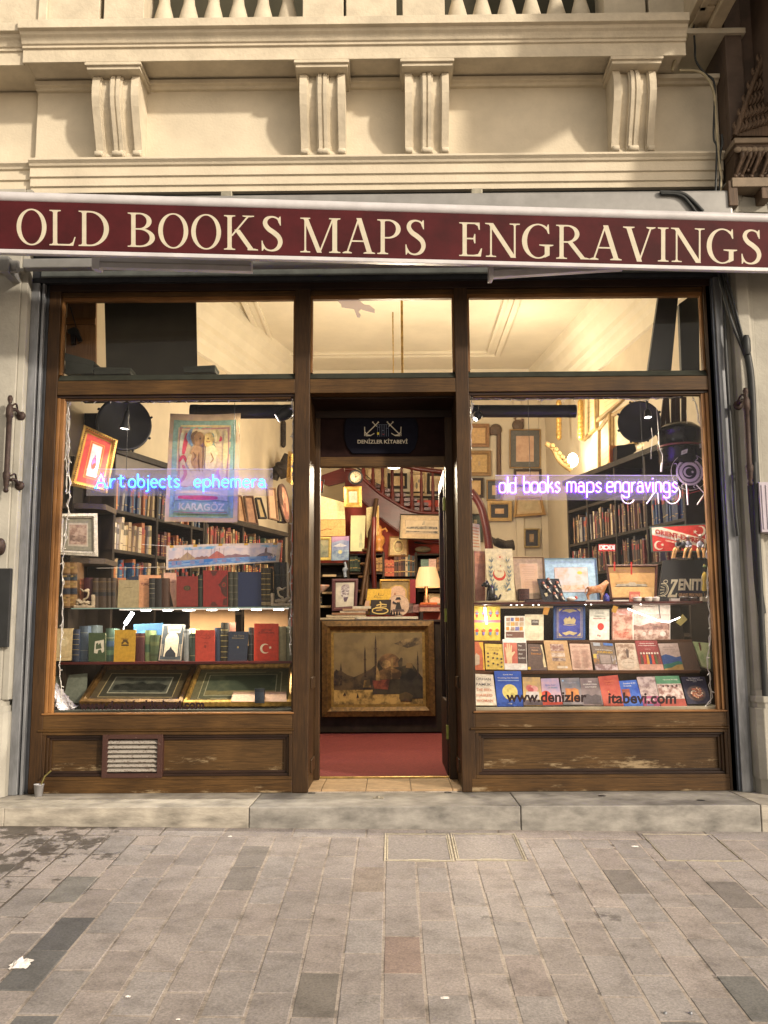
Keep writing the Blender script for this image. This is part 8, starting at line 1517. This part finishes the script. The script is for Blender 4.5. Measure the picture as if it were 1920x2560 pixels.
sheet('seascape_canvas','unframed blue and violet seascape canvas beside the yellow frame','painting', qset(D7,(326,1628),(486,1622),(490,1402),(330,1408)),4.42, mott((110,120,160),(150,160,190),6),[('p',[(0,0),(1,0),(1,.42),(.5,.46),(0,.40)], mott((96,116,150),(140,160,180),14)),('p',[(0,.75),(.6,.85),(1,.8),(1,1),(0,1)], mott((150,116,160),(190,150,180),5)),('e',.5,.35,.12,.08,(206,200,150),12),('p',[(.05,.6),(.5,.72),(.9,.6),(.6,.56),(.3,.58)],(196,196,206))], t=.02)
sheet('tall_print','tall pale greenish sheet standing beside the ladder','print', qset(D7,(500,1540),(628,1540),(642,1212),(506,1212)),4.62, mott((226,216,164),(206,206,160),6),[('p',[(.6,.1),(.9,.1),(.8,.5),(.7,.6),(.62,.4)], mott((170,176,140),(206,200,156),14))], t=.01)
sheet('tall_print','cream sheet with gilt edge behind the ladder','print', qset(D7,(650,1416),(764,1416),(764,1120),(648,1140)),4.66,(236,216,160),[('r',.85,.02,.97,.98,(206,156,70))], t=.015)
picture('oval cameo print in a tan mount on the red wall', qset(D7,(848,1588),(1034,1590),(1034,1406),(860,1402)),4.78,.014,(150,104,56),[(.004,(120,84,50))],[('e',.5,.5,.32,.40,(226,206,140),28),('e',.5,.5,.26,.34,(176,150,104),28),('e',.5,.60,.16,.16,(206,176,130),16),('p',[(.34,.70),(.66,.70),(.60,.84),(.40,.84)],(110,90,64)),('p',[(.3,.24),(.7,.24),(.6,.44),(.4,.44)],(196,180,130))],(206,176,126),.02)
LD = T('ladder','narrow wooden ladder leaning against the stairs','ladder', at(*D7(640,2030),4.2))
for (xa, ya),(xb, yb), y_ in (((598,2036),(742,1056),4.2),((645,1990),(700,1110),4.45)):
    w = MB(); w.tube([at(*D7(xa, ya), y_), at(*D7(xb, yb), y_ + .3)],.026, wood('ladder_timber',(.06,.03,.016),(.17,.09,.045),'z'),4); LD.part('rail', w)
for y in (1910,1780,1660,1530): 
    f = (2036 - y) / 980.0; a = at(*D7(598 + 144 * f - 55, y),4.3 + .3 * f); b = at(*D7(598 + 144 * f, y),4.2 + .3 * f); w = MB(); w.tube([a, b],.018, wood('ladder_rung_timber',(.12,.06,.028),(.26,.14,.07),'x'),6); LD.part('rung', w)
w = MB(); w.tube([at(*D7(722,1880),4.3), at(*D7(712,1560),4.3), at(*D7(720,1226),4.3)],.030, REDWOODZ, 8); single('timber_post','slim dark red post standing beside the ladder','post', w, at(*D7(722,1880),4.3))
c = at(*D7(765,1545),4.7); w = MB(); AMB = mat('amber_bust', lin((206,140,70),.85),.35, var=.35, scale=14); w.lathe([(0,0),(.05,0),(.055,.02),(.04,.06),(.075,.12),(.07,.17),(.035,.21),(.045,.26),(.03,.31),(0,.33)], c, AMB, 16); w.tube([c + Vector((.0,-.02,.24)), c + Vector((.08,-.03,.28)), c + Vector((.10,-.03,.24))],.014, AMB, 6); single('amber_bust','amber coloured bust on the shelf beside the ladder','bust', w, c)
w = MB(); pts = [(1085,1455),(1130,1448),(1265,1455),(1275,1465),(1255,1475),(1130,1470),(1100,1466)]; w.plate([at(*D7(*p),4.9) for p in pts],(0,1,0),.05, BLACKM); single('dark_model','long dark hull shaped model on the red wall below the panorama print','model', w, at(*D7(1180,1475),4.9))
w = MB(); c = at(*D7(1170,1525),4.85); w.ell(c, (.10,.05,.04), C(150,140,110),14,7); single('stone_ornament','smooth grey oval ornament above the lamp shelf','ornament', w, c)
w = MB(); r_ = random.Random(3)
for k_ in range(5): x, y = 1340 + r_.uniform(-20,30),2060 + k_ * 60; a = at(*D7(x, y),4.0); w.tube(spline([a, a + Vector((.02,0,-.07)), a + Vector((-.01,.01,-.15))]),[.02] * 6 + [.03] * 6 + [.016], C(206,196,170) if k_ % 2 else C(150,90,76),6)
single('hanging_scarf','bunch of pale and rust scarves hanging at the end of the counter','scarf', w, at(*D7(1345,2300),4.0))
sheet('poster','red edged black and white poster low behind the counter','poster', qset(D8,(150,770),(216,768),(214,560),(150,560)),4.3,(206,196,190),[('p',[(.2,.5),(.5,.9),(.7,.85),(.4,.4)],(60,56,56)),('r',0,0,1,.18,(50,40,40))], t=.01)
point('stair_light', at(*D7(300,1020),3.9) + Vector((0,.1,.12)),7,(1,.80,.50),.08)
point('red_wall_light', at(*D7(760,1330),4.1),4,(1,.72,.42),.08)
spot('carpet_spot',(.2,1.9,3.0),(-.05,1.5,.16),40,(1,.78,.52),34,.15,.05)
# wall of pictures beyond the purple neon window
GPW = 'pictures on the far wall'
for x0, y0, x1, y1, fw_, fr, mts, bgc, lb in (
    (-60,330,240,650,.05,(150,110,70),[(.09,(206,166,110))], mott((150,120,100),(190,160,140),14),'wide framed etching nearest the doorpost, upper of the two'),
    (-60,700,262,1050,.05,(150,116,70),[(.09,(196,160,100))], mott((130,110,84),(176,150,116),14),'wide framed etching nearest the doorpost, lower of the two'),
    (520,405,948,940,.012,(190,150,90),[(.075,(96,92,84))], mott((190,150,120),(206,168,136),8),'tall framed document in a grey mount under the roll tube'),
    (580,955,960,1200,.03,(66,50,40),[(.02,(206,176,150))],(214,180,156),'dark framed sheet just below the grey mounted document'),
    (-60,1075,160,1345,.035,(60,46,36),[(.03,(206,166,106))], mott((190,150,96),(206,170,116),10),'dark framed tan sheet below the wide etchings'),
    (200,1100,420,1390,.02,(176,140,90),[(.055,(70,70,72))], mott((196,160,120),(206,176,140),9),'framed sheet in a slate mount behind the first neon word'),
    (215,1395,550,1675,.045,(196,160,100),[(.055,(44,38,36))], mott((196,150,100),(216,176,126),9),'square picture in a black mount below the neon plate'),
    (-60,1570,155,1960,.02,(90,80,60),[(.06,(70,76,60))], mott((150,130,96),(176,156,116),9),'green mounted print above the cream card'),
    (720,1775,935,2040,.022,(176,150,96),[(.05,(44,40,46)),(.004,(150,120,80))], mott((110,84,60),(170,136,90),12),'small dark portrait framed in gold on the bare wall')):
    picture(lb, qrect(x0, y0, x1, y1, v4), BY - .06, fw_, fr, mts, [('e',.5,.5,.25,.3, mott((120,96,74),(170,140,110),16),14)] if 'portrait' in lb else [('r',.06,.06,.94,.94, bgc)], bgc, .03, GPW)
picture('tilted gilt print hanging askew under the neon plate', qset(v4,(570,1622),(1022,1586),(960,1330),(600,1330)), BY - .10,.035,(176,136,76),[(.03,(196,166,120))],[('p',[(.3,.2),(.6,.25),(.7,.7),(.4,.8)], mott((150,136,104),(190,170,130),12))], mott((170,150,110),(190,166,126),7),.03, GPW)
w = MB()
for pts in (((265,380),(265,470),(370,470),(370,1040)),((600,250),(600,290),(715,290))): w.tube([at(*v4(*p), BY - .03) for p in pts],.03, C(110,80,56),4)
single('wall_pipe','brown angular pipe running between the pictures on the far wall','pipe', w, at(*v4(370,1040), BY - .03))
for i, (x, y) in enumerate(((635,352),(330,412))): c = at(*v4(x, y), BY - .03); w = MB(); w.lathe([(0,0),(.075,0),(.08,.01),(.06,.03),(0,.035)], c, C(96,74,54),18,(0,-1,0)); single('wall_medallion',['round brown medallion above the grey mounted document','round brown medallion beside the angular pipe'][i],'medallion', w, c, 'medallions on the far wall')
w = MB(); w.tube(spline([at(*v4(-20,1260),3.6), at(*v4(110,1440),3.6), at(*v4(180,1680),3.6), at(*v4(230,1980),3.6), at(*v4(250,2300),3.6)]),.045, REDWOOD, 8); w.tube(spline([at(*v4(200,1880),3.9), at(*v4(330,1960),3.9), at(*v4(480,2010),3.9), at(*v4(580,2000),3.9)]),[.03] * 6 + [.05] * 6 + [.06] * 7, BLACKWOOD, 6); single('stair_rail','curved dark red rail crossing behind the cream card','rail', w, at(*v4(230,1980),3.6))
# gilt frames and hanging chains on the lit oblique wall above the bookcase
for i, (pts, ys, lb) in enumerate(((qset(R5,(745,360),(830,280),(830,60),(745,60)),[3.95,3.5,3.5,3.95],'gilt framed sheet on the lit oblique wall, farthest from the street'),(qset(R5,(845,560),(925,500),(920,180),(845,280)),[3.4,3.0,3.0,3.4],'gilt framed sheet low on the lit oblique wall beside the lamp'),(qset(R5,(835,240),(1000,100),(1000,-60),(835,-60)),[3.4,2.7,2.7,3.4],'gilt framed sheet high on the lit oblique wall'),(qset(R5,(930,440),(1075,375),(1060,110),(930,190)),[3.0,2.4,2.4,3.0],'gilt framed sheet nearest the black drum lamp'))):
    picture(lb, pts, ys, .035, mat('dull_gilt',(.40,.26,.10),.6, var=.3),[], lines(.15,.8,.1,.9,6,.012,(206,176,120),.4, i), mott((222,200,150),(236,216,170),5),.03,'gilt frames on the lit wall')
for i, (k, x, y0, y1, Y) in enumerate(((v4,1200,20,530,4.3),(v4,1500,20,530,3.7),(v6,1118,355,690,5.1),(v6,1392,400,690,4.9))):
    w = MB(); n = 9
    for j in range(n): c = at(*k(x, y0 + (y1 - y0) * (j + .5) / n), Y); w.ell(c, (.035,.03,.05), GOLD if i < 2 else BLACKWOOD, 8,5)
    single('carved_pendant',['gilt carved garland hanging beside the wall lamp','gilt carved garland against the gilt frames','dark carved chain hanging behind the painted banner, nearer it','dark carved chain hanging near the doorpost, below the rimmed spot'][i],'garland', w, c, 'carved garlands')
# wall pieces beyond the banner, blue neon window
picture('dark framed picture on the far wall beside the banner', qset(v6,(830,540),(985,640),(1000,330),(830,330)),[4.4,5.0,5.0,4.4],.04,(70,52,34),[],[('r',.1,.1,.9,.9,(206,166,104))],(196,156,96),.03)
picture('tall tan framed panel beside the banner, low', qset(v6,(830,990),(915,1010),(930,690),(830,640)),[4.4,4.8,4.8,4.4],.03,(110,84,54),[],[],(150,120,80),.03)
picture('narrow yellow gilt frame by the doorpost', qset(v6,(1440,1155),(1500,1200),(1510,800),(1465,770)),[4.2,4.0,4.0,4.2],.06, GOLD, [],[],(206,166,80),.03)
w = MB(); w.tube(spline([at(*v6(x, y),4.6) for x, y in ((1270,1130),(1310,1050),(1390,1020),(1410,920),(1460,820))]),[.05] * 6 + [.09] * 6 + [.11] * 6 + [.06] * 7, BLACKWOOD, 8); single('carved_bracket','dark carved wooden bracket curling on the far wall beside the yellow frame','bracket', w, at(*v6(1270,1130),4.6))
w = MB(); w.tube([at(*v6(1240 + 75 * math.cos(R(a)),375 + 70 * math.sin(R(a))),4.9) for a in range(10,171,16)],.03, BLACKWOOD, 6); single('iron_ring','half visible dark ring hanging under the roll tube','ring', w, at(*v6(1240,440),4.9))
# framed prints leaning on top of the lower bookcase
for i, (pts, fr, bgc, lb) in enumerate(((((800,1690),(920,1700),(850,1345),(800,1330)),(120,84,54), mott((150,110,76),(176,136,96),6),'tan board leaning on the low bookcase, first from the banner'),(((925,1700),(1070,1725),(1000,1345),(880,1345)),(90,60,40), mott((130,90,66),(160,116,84),9),'brown framed print leaning second from the banner'),(((1080,1640),(1180,1640),(1100,1370),(1030,1370)),(40,34,30), mott((150,130,90),(176,150,106),6),'black framed yellowish print leaning third from the banner'),(((1205,1640),(1330,1670),(1290,1240),(1180,1240)),(150,116,84), mott((196,150,116),(206,166,130),6),'pink beige sheet leaning before the oval frame'),(((1330,1690),(1420,1700),(1370,1420),(1310,1410)),(60,46,36),(196,176,116),'slim cream board leaning under the oval frame'))):
    picture(lb, qset(v6, *pts),[3.05 + i * .14,3.15 + i * .14,3.2 + i * .14,3.1 + i * .14],.02, fr, [],[], bgc, .02,'prints leaning on the low bookcase')
qo2 = Q(qset(v6,(1395,1690),(1500,1700),(1440,1185),(1300,1185)),[3.6,3.7,3.7,3.6]); w = MB(); n = 28; w.plate([qo2.P(.5 + .5 * math.cos(2 * math.pi * i / n),.5 + .5 * math.sin(2 * math.pi * i / n)) for i in range(n)], tuple(-qo2.n),.03, C(84,54,38)); art(w, qo2,[('e',.5,.5,.38,.42, mott((170,110,84),(196,140,110),9),26),('e',.5,.66,.14,.12,(206,166,130),14),('p',[(.28,.1),(.72,.1),(.62,.5),(.38,.5)],(150,90,70))]); single('oval_portrait','oval brown framed portrait leaning at the doorpost end of the low bookcase','picture', w, qo2.base)
# transom view: beams and a leaning board against the sash of the purple neon window
k5 = K(1140,680,2.127)
w = MB()
q = Q(qset(k5,(1022,520),(1145,520),(1185,96),(1082,96)),.40); q.slab(w, mat('slate_board',(.075,.078,.080),.6, var=.2, scale=5),-.05,0); single('slate_board','slanting slate grey board in the transom near the sash','board', w, q.base)
w = MB(); q = Q(qset(k5,(1200,540),(1296,540),(1290,96),(1186,170)),.50); q.slab(w, mat('slate_board',(0,0,0)),-.05,0); single('slate_board','upright slate grey board at the very end of the transom','board', w, q.base)
GB = T('gallery_beam','pale beam with posts crossing below the ceiling in the transom','beam', at(*k5(700,520),2.8)); w = MB(); p0, p1 = at(*k5(680,470),4.2), at(*k5(960,90),2.0); d_ = Vector((0,0,.16)); n_ = Vector((.14,.05,0)); w.hexa([p0, p1, p1 + d_, p0 + d_, p0 + n_, p1 + n_, p1 + n_ + d_, p0 + n_ + d_], CEIL); w.tube([p0 + Vector((-.02,-.02,.02)), p1 + Vector((-.02,-.02,.02))],.03, CEIL, 8); GB.part('beam', w, bevel=.01)
for x0, y0, x1, y1, Y in ((878,262,912,540,3.0),(978,110,1014,540,2.6),(785,400,812,540,3.5)): 
    q = Q([k5(x0 + 5, y1), k5(x1 + 5, y1), k5(x1, y0), k5(x0, y0)], Y); w = MB(); q.slab(w, mat('tan_post', lin((190,140,96),.85),.7, var=.15, scale=6),-.06,0); GB.part('post', w, bevel=.006)
# ------------------------------------------------------------------ street side: cables, iron rods, neighbour's oriel, litter
s6 = K(1720,640,3.16); s7 = K(1660,0,3.95); s8 = K(0,640,3.16); s9 = K(0,1340,2.99); s10 = K(1780,1160,2.407)
def cable(label, k, pts, Y, r, m=None, gr='cables on the right pilaster', n=6, name='cable'):
    p = spline([tuple(at(*k(a, b), Y if not isinstance(Y, (list, tuple)) else Y[i])) for i, (a, b) in enumerate(pts)], n); w = MB(); w.tube(p, r, m or CABLE, 8); return single(name, label, 'cable', w, p[-1], gr)
cable('outermost black cable sweeping down the whitewashed wall', s6,[(285,100),(330,250),(390,480),(440,670),(455,690)],-.16,.009)
cable('middle black cable fanning from the awning end', s6,[(262,100),(315,290),(380,520),(432,690)],-.15,.008)
cable('inner black cable slanting from the awning end to the conduit', s6,[(235,110),(280,290),(345,520),(425,720),(480,860)],-.14,.012)
cable('black cable falling straight beside the shutter channel', s6,[(250,100),(280,300),(290,520),(300,800),(325,1200),(350,1600),(372,2000),(395,2212)],-.09,.013)
cable('thick black conduit running down the pilaster behind the iron rod', s6,[(440,680),(470,780),(495,930),(510,1150),(520,1420),(535,1720),(550,1900)],-.14,.026)
cable('thick ribbed black conduit down the lower pilaster', s10,[(255,-10),(262,150),(272,420),(290,760),(305,1080),(322,1400),(330,1640)],-.16,.022)
cable('wide dark cable bundle along the pilaster edge', s10,[(238,130),(258,420),(278,720),(300,900)],-.13,.030)
w = MB(); c = at(*s6(462,715),-.16); w.lathe([(.022,-.06),(.03,-.03),(.03,.05),(.02,.08)], c, CABLE, 10); single('cable_joint','black taped joint where the cables meet the conduit','joint', w, c)
def rod(label, k, x0, y0, x1, y1, Y, arms, gr='wrought iron rods'):
    a, b = at(*k(x0, y0), Y), at(*k(x1, y1), Y); t = T('iron_rod', label, 'rod', b, gr); d = (a - b).normalized(); L = (a - b).length; w = MB()
    w.lathe([(0,-.05),(.014,-.045),(.019,-.03),(.012,-.012),(.018,0),(.020,.03),(.026,.06),(.026,.09),(.019,.10),(.019, L - .12),(.026, L - .11),(.026, L - .05),(.019, L - .03),(.010, L - .015),(.018, L + .01),(.019, L + .025),(.012, L + .042),(0, L + .046)], b, IRON, 12, d); t.part('bar', w)
    for (x, y, x2, y2) in arms:
        p, e = at(*k(x, y), Y), at(*k(x2, y2),-.115 if Y > -.3 else -.12); w = MB(); w.tube(spline([tuple(p), tuple((p + e) / 2 + Vector((0,-.01,.02))), tuple(e)],4),.012, IRON, 7); w.lathe([(0,0),(.035,0),(.03,.012),(0,.014)], e, IRON, 10,(0,-1,0))
        w.tube(spline([tuple(p + Vector((0,0,.03))), tuple((p * .4 + e * .6) + Vector((0,-.02,.06))), tuple(e + Vector((-.02,0,-.01)))],4),.007, IRON, 6); t.part('arm', w)
rod('rusty iron rod with ball ends on the pale wall by the dark wall sign', s8,80,1150,48,1815,-.22,((95,1215,165,1265),(85,1770,155,1815)))
rod('rusty iron rod with ball ends in front of the cables', s6,455,1090,490,1760,-.24,((450,1150,395,1180),(485,1700,500,1720)))
w = MB(); a, b = at(*s9(-60,832),-.15), at(*s9(92,243),-.15); w.box(a.x, b.x, -.172,-.136, a.z, b.z, mat('black_notice_board',(.016,.017,.018),.45, var=.4, scale=6)); single('wall_sign','black blank notice board on the wall at the frame edge','sign', w, a, bevel=.003)
w = MB(); c = at(*s9(5,80),-.2); w.ell(c, (.03,.05,.06), IRON, 12,8); single('iron_boss','dark iron knob at the frame edge above the notice board','knob', w, c)
w = MB(); a, b = at(*s10(300,410),-.20), at(*s10(420,108),-.20)
w.box(a.x, b.x, -.20,-.09, a.z, b.z, mat('lilac_meter_box',(.40,.36,.42),.5, var=.12, scale=6)); 
for i in range(3): w.box(a.x + .012 + i * .03, a.x + .022 + i * .03,-.206,-.20, a.z + .02, b.z - .02, mat('lilac_meter_box',(0,0,0)))
single('meter_box','lilac ribbed meter box on the wall at the frame edge','meter box', w, a, bevel=.006)
# upper corner: cables, white conduit, the projecting cream cornice and carved oriel of the neighbour
for i, (pts, r, m, lb) in enumerate((([(150,695),(340,705),(440,790),(495,930),(510,1150),(525,1400),(545,1600),(560,1800),(540,2080)],.010, mat('painted_cream_cable',(.36,.31,.20),.6),'cream painted cable looping over the frieze end'),([(290,230),(305,450),(315,600),(400,720),(490,800),(500,1000),(490,1350),(520,1450),(515,1700),(505,2080)],.008, CABLE, 'dark cable dropping from the corner past the frieze end'),([(500,0),(340,170),(270,260),(180,450),(100,620),(80,700)],.012, mat('painted_cream_cable',(0,0,0)),'straight cream conduit slanting across the upper corner'),([(570,1330),(575,1420),(550,1560),(555,1800),(530,2090)],.009, CABLE, 'second dark cable beside the oriel base'))):
    cable(lb, s7, pts, -.20, r, m, 'cables of the upper corner')
for i, (pts, r, lb) in enumerate((([(-40,1895),(90,1900),(200,1920),(290,1990),(385,2090)],.014,'outer black hose arching over the awning cassette'),([(-30,1912),(100,1915),(190,1945),(260,2020),(310,2090)],.012,'inner black hose arching over the awning cassette'))): cable(lb, s7, pts, -.26, r, None, 'hoses over the awning')
N_ = T('neighbour_oriel','brown carved wooden oriel of the next house jutting out at the upper corner','oriel',(2.9,-.2,4.4))
BW = wood('carved_brown_oriel',(.075,.050,.034),(.20,.135,.095),'z', rough=.55); BWX = mat('dull_brown_soffit',(.105,.072,.054),.7, var=.35, scale=4)
e0 = at(*s7(565,640),-.10)
w = MB(); w.box(2.475,5,-.14,.3,4.45,9, BWX); w.box(2.475,2.60,-.20,-.14,4.47,8.5, BWX); w.box(2.70,5,-.95,-.14,4.95,9, BWX); N_.part('wall', w, bevel=.006)  # last box is added out of view, its reach set to shade the frieze end
w = MB(); CSC = mat('cream_side_cornice',(.5,.42,.30),.85, var=.2, scale=4); w.box(2.20,2.445,-1.55,-.02,5.66,6.5, CSC); w.box(2.24,2.29,-1.5,-.10,5.645,5.66, CSC); w.box(2.35,2.445,-1.55,-.02,5.60,5.66, CSC)
for i in range(5): w.box(2.24,2.35,-.40 - i * .28,-.35 - i * .28,5.645,5.66, CSC)
N_.part('side_cornice', w, bevel=.01)
q = Q(qset(s7,(680,1350),(1200,1350),(1200,380),(1027,420)),-.22); w = MB(); pl = [s7(690,1340), s7(1100,1340), s7(1100,330), s7(1030,400), s7(850,900)]; w.plate([at(*p, -.26) for p in pl],(0,1,0),.06, BW)
edge = [at(*s7(x, y),-.275) for x, y in ((700,1340),(780,1100),(870,860),(960,620),(1040,400))]; w.tube(edge, .02, BW, 6)
r_ = random.Random(12)
for row in range(7):                     # acanthus leaves fanning up from the foot of the panel
    for i in range(9):
        x = 730 + row * 46 + i * 40; y = 1320 - row * 135 - i * 12
        for sgn_ in (-1,1):
            c = at(*s7(x, y),-.262); w.tube(spline([tuple(c), tuple(c + Vector((sgn_ * .022,-.012,.03))), tuple(c + Vector((sgn_ * .030,-.010,.065))), tuple(c + Vector((sgn_ * .012,.0,.095)))],3),[.003,.008,.012,.014,.014,.013,.010,.007,.004,.002], BW, 6)
N_.part('carved_panel', w)
a = at(*s7(675,1400),-.30); w = MB(); w.box(a.x, 3.4,-.34,-.10, a.z - .03, a.z + .01, mat('pale_worn_ledge',(.22,.17,.12),.7, var=.3, scale=6)); w.box(a.x + .012,3.4,-.32,-.10, a.z - .075, a.z - .03, BW); N_.part('ledge', w, bevel=.006)
w = MB(); zt_, zb_ = at(*s7(700,1460),-.26).z, at(*s7(700,1800),-.26).z; w.ext([(-.30, zt_),(-.29, zt_ - .06),(-.24, zb_ + .08),(-.235, zb_),(-.1, zb_),(-.1, zt_)],'x', at(*s7(690,1600),-.26).x, 3.4, BW)
for i in range(9):
    x = 715 + i * 42; a = at(*s7(x + 60,1480),-.315); b = at(*s7(x - 10 - (i % 3) * 12,1740 - (i % 2) * 60),-.262); m_ = (a + b) / 2 + Vector((.012,-.022,.02)); w.tube(spline([tuple(a), tuple(m_), tuple(b)],6),[.018] * 6 + [.012] * 6 + [.005], BW, 6); w.ell(b, (.018,.014,.018), BW, 8,5)
for i in range(7): c = at(*s7(730 + i * 55,1480),-.32); w.ell(c, (.030,.02,.022), mat('pale_worn_ledge',(0,0,0)),8,5)
N_.part('carved_capital', w)
w = MB(); a = at(*s7(665,1830),-.25); w.box(a.x, 3.4,-.27,-.1, a.z - .02, a.z + .05, mat('pale_worn_ledge',(0,0,0))); 
for x, y in ((680,1950),(1000,1880)): c = at(*s7(x, y),-.24); w.box(c.x - .035, c.x + .03,-.26,-.12, c.z - .07, c.z + .12, BW)
N_.part('bottom_rail', w, bevel=.005)
w = MB(); pts = [(700,2090),(740,2010),(780,1940),(1010,1970),(1020,2060),(1030,2095)]; w.plate([at(*s7(*p),-.14) for p in pts],(0,1,0),.03, WHITEWALL); single('plaster_patch','patch of bare white plaster under the carved oriel','plaster', w, at(*s7(860,2090),-.14))
w = MB(); a, b = at(*s7(590,2090),-.17), at(*s7(590,1890),-.17); w.box(at(*s7(560,2000),-.17).x, at(*s7(640,2000),-.17).x, -.18,-.10, a.z, b.z, ALUG); single('junction_box','pale grey junction box at the end of the awning','box', w, a, bevel=.006)
# litter
c = at(*s9(287,1965),-.10); c.z = ZT; CU = T('plastic_cup','pale plastic cup standing on the step by the shutter channel','cup', c); w = MB(); h_ = at(*s9(287,1855),-.10).z - ZT; w.lathe([(0,.002),(.024,.0),(.034, h_),(.036, h_),(.033, h_ - .004),(.023,.004),(0,.004)], c, mat('milky_plastic',(.40,.40,.42),.35, var=.1),18, caps=False); CU.part('cup', w)
w = MB(); w.tube([c + Vector((.0,0, h_ * .5)), c + Vector((.03,.02, h_ + .05)), c + Vector((.07,.02, h_ + .085))],.006, C(120,110,60),5); CU.part('straw', w)
def crumple(label, name, c, sx, sy, h, m, seed, cat='litter', gr=None):
    r_ = random.Random(seed); w = MB(); n = 7; vs_ = [(c.x + (i / n - .5) * sx + r_.uniform(-.18,.18) * sx / n * 3, c.y + (j / n - .5) * sy + r_.uniform(-.18,.18) * sy / n * 3, c.z + .002 + h * r_.random() * math.sin(math.pi * (i + .5) / (n + 1)) * math.sin(math.pi * (j + .5) / (n + 1)) + .081 * (j / n - .5) * sy) for i in range(n + 1) for j in range(n + 1)]
    w.add(vs_, [(i * (n + 1) + j, (i + 1) * (n + 1) + j, (i + 1) * (n + 1) + j + 1, i * (n + 1) + j + 1) for i in range(n) for j in range(n)], m); return single(name, label, cat, w, c, gr)
TIS = mat('white_tissue',(.74,.70,.66),.8, var=.1, scale=20)
crumple('crumpled white tissue lying on a dark wet paver','tissue', gt(52,2413),.075,.085,.035, TIS, 5,'tissue')
for i, (x, y, s, lb) in enumerate(((575,2092,.03,'tiny white scrap below the step'),(320,2493,.025,'tiny white scrap on the grey pavers in the middle foreground'),(1587,2117,.05,'small white stub near the lone square cover'),(445,2550,.02,'tiny white scrap at the bottom edge of the paving'),(1112,2496,.04,'pale crumb on the paver column below the door'))): crumple(lb, 'paper_scrap', gt(x, y), s * .8, s * .5,.006, TIS, 20 + i, 'litter','paper scraps on the paving')
for i, (x, y, lb) in enumerate(((1663,2534,'metal stud, first of a pair in the near paving'),(1727,2534,'metal stud, second of the pair, nearer the frame edge'))):
    p = gt(x, y); w = MB(); w.lathe([(0,-.01),(.007,-.01),(.007,.004),(.005,.007),(0,.007)], p, STEEL, 10); single('paving_stud', lb, 'stud', w, p, 'paving studs')
c = gt(1220,1990); c = at(*K(740,1460,3.686)(760,1970),-.22); c.z = ZT
w = MB(); w.box(c.x - .035, c.x + .035,-.25,-.19, ZT - .01, ZT + .004, mat('worn_steel_plate',(.24,.22,.18),.5, metal=.5, var=.4, scale=30)); w.lathe([(0,0),(.014,0),(.014,.010),(0,.012)],(c.x, -.22, ZT), mat('worn_steel_plate',(0,0,0)),10); single('floor_bolt','worn steel bolt plate set in the step before the door','bolt', w, c, bevel=.002)
for i, (x, y, lb) in enumerate(((D8(145,1925)[0], D8(145,1925)[1],'dark round stain cap in the step by the first doorpost'),(D8(1400,1920)[0], D8(1400,1920)[1],'dark round cap in the step by the second doorpost'),(1505,1990,'dark round cap in the step under the weathered panel'),(1752,2001,'small dark cap in the step near the far pilaster'))):
    d = ray(x, y); p = CAMP + d * ((ZT - CH) / d.z); w = MB(); w.lathe([(0,-.01),(.026,-.01),(.026,.002),(0,.003)],(p.x, p.y, ZT), BLACKM, 14); single('step_cap', lb, 'cap', w, (p.x, p.y, ZT),'dark caps in the step')
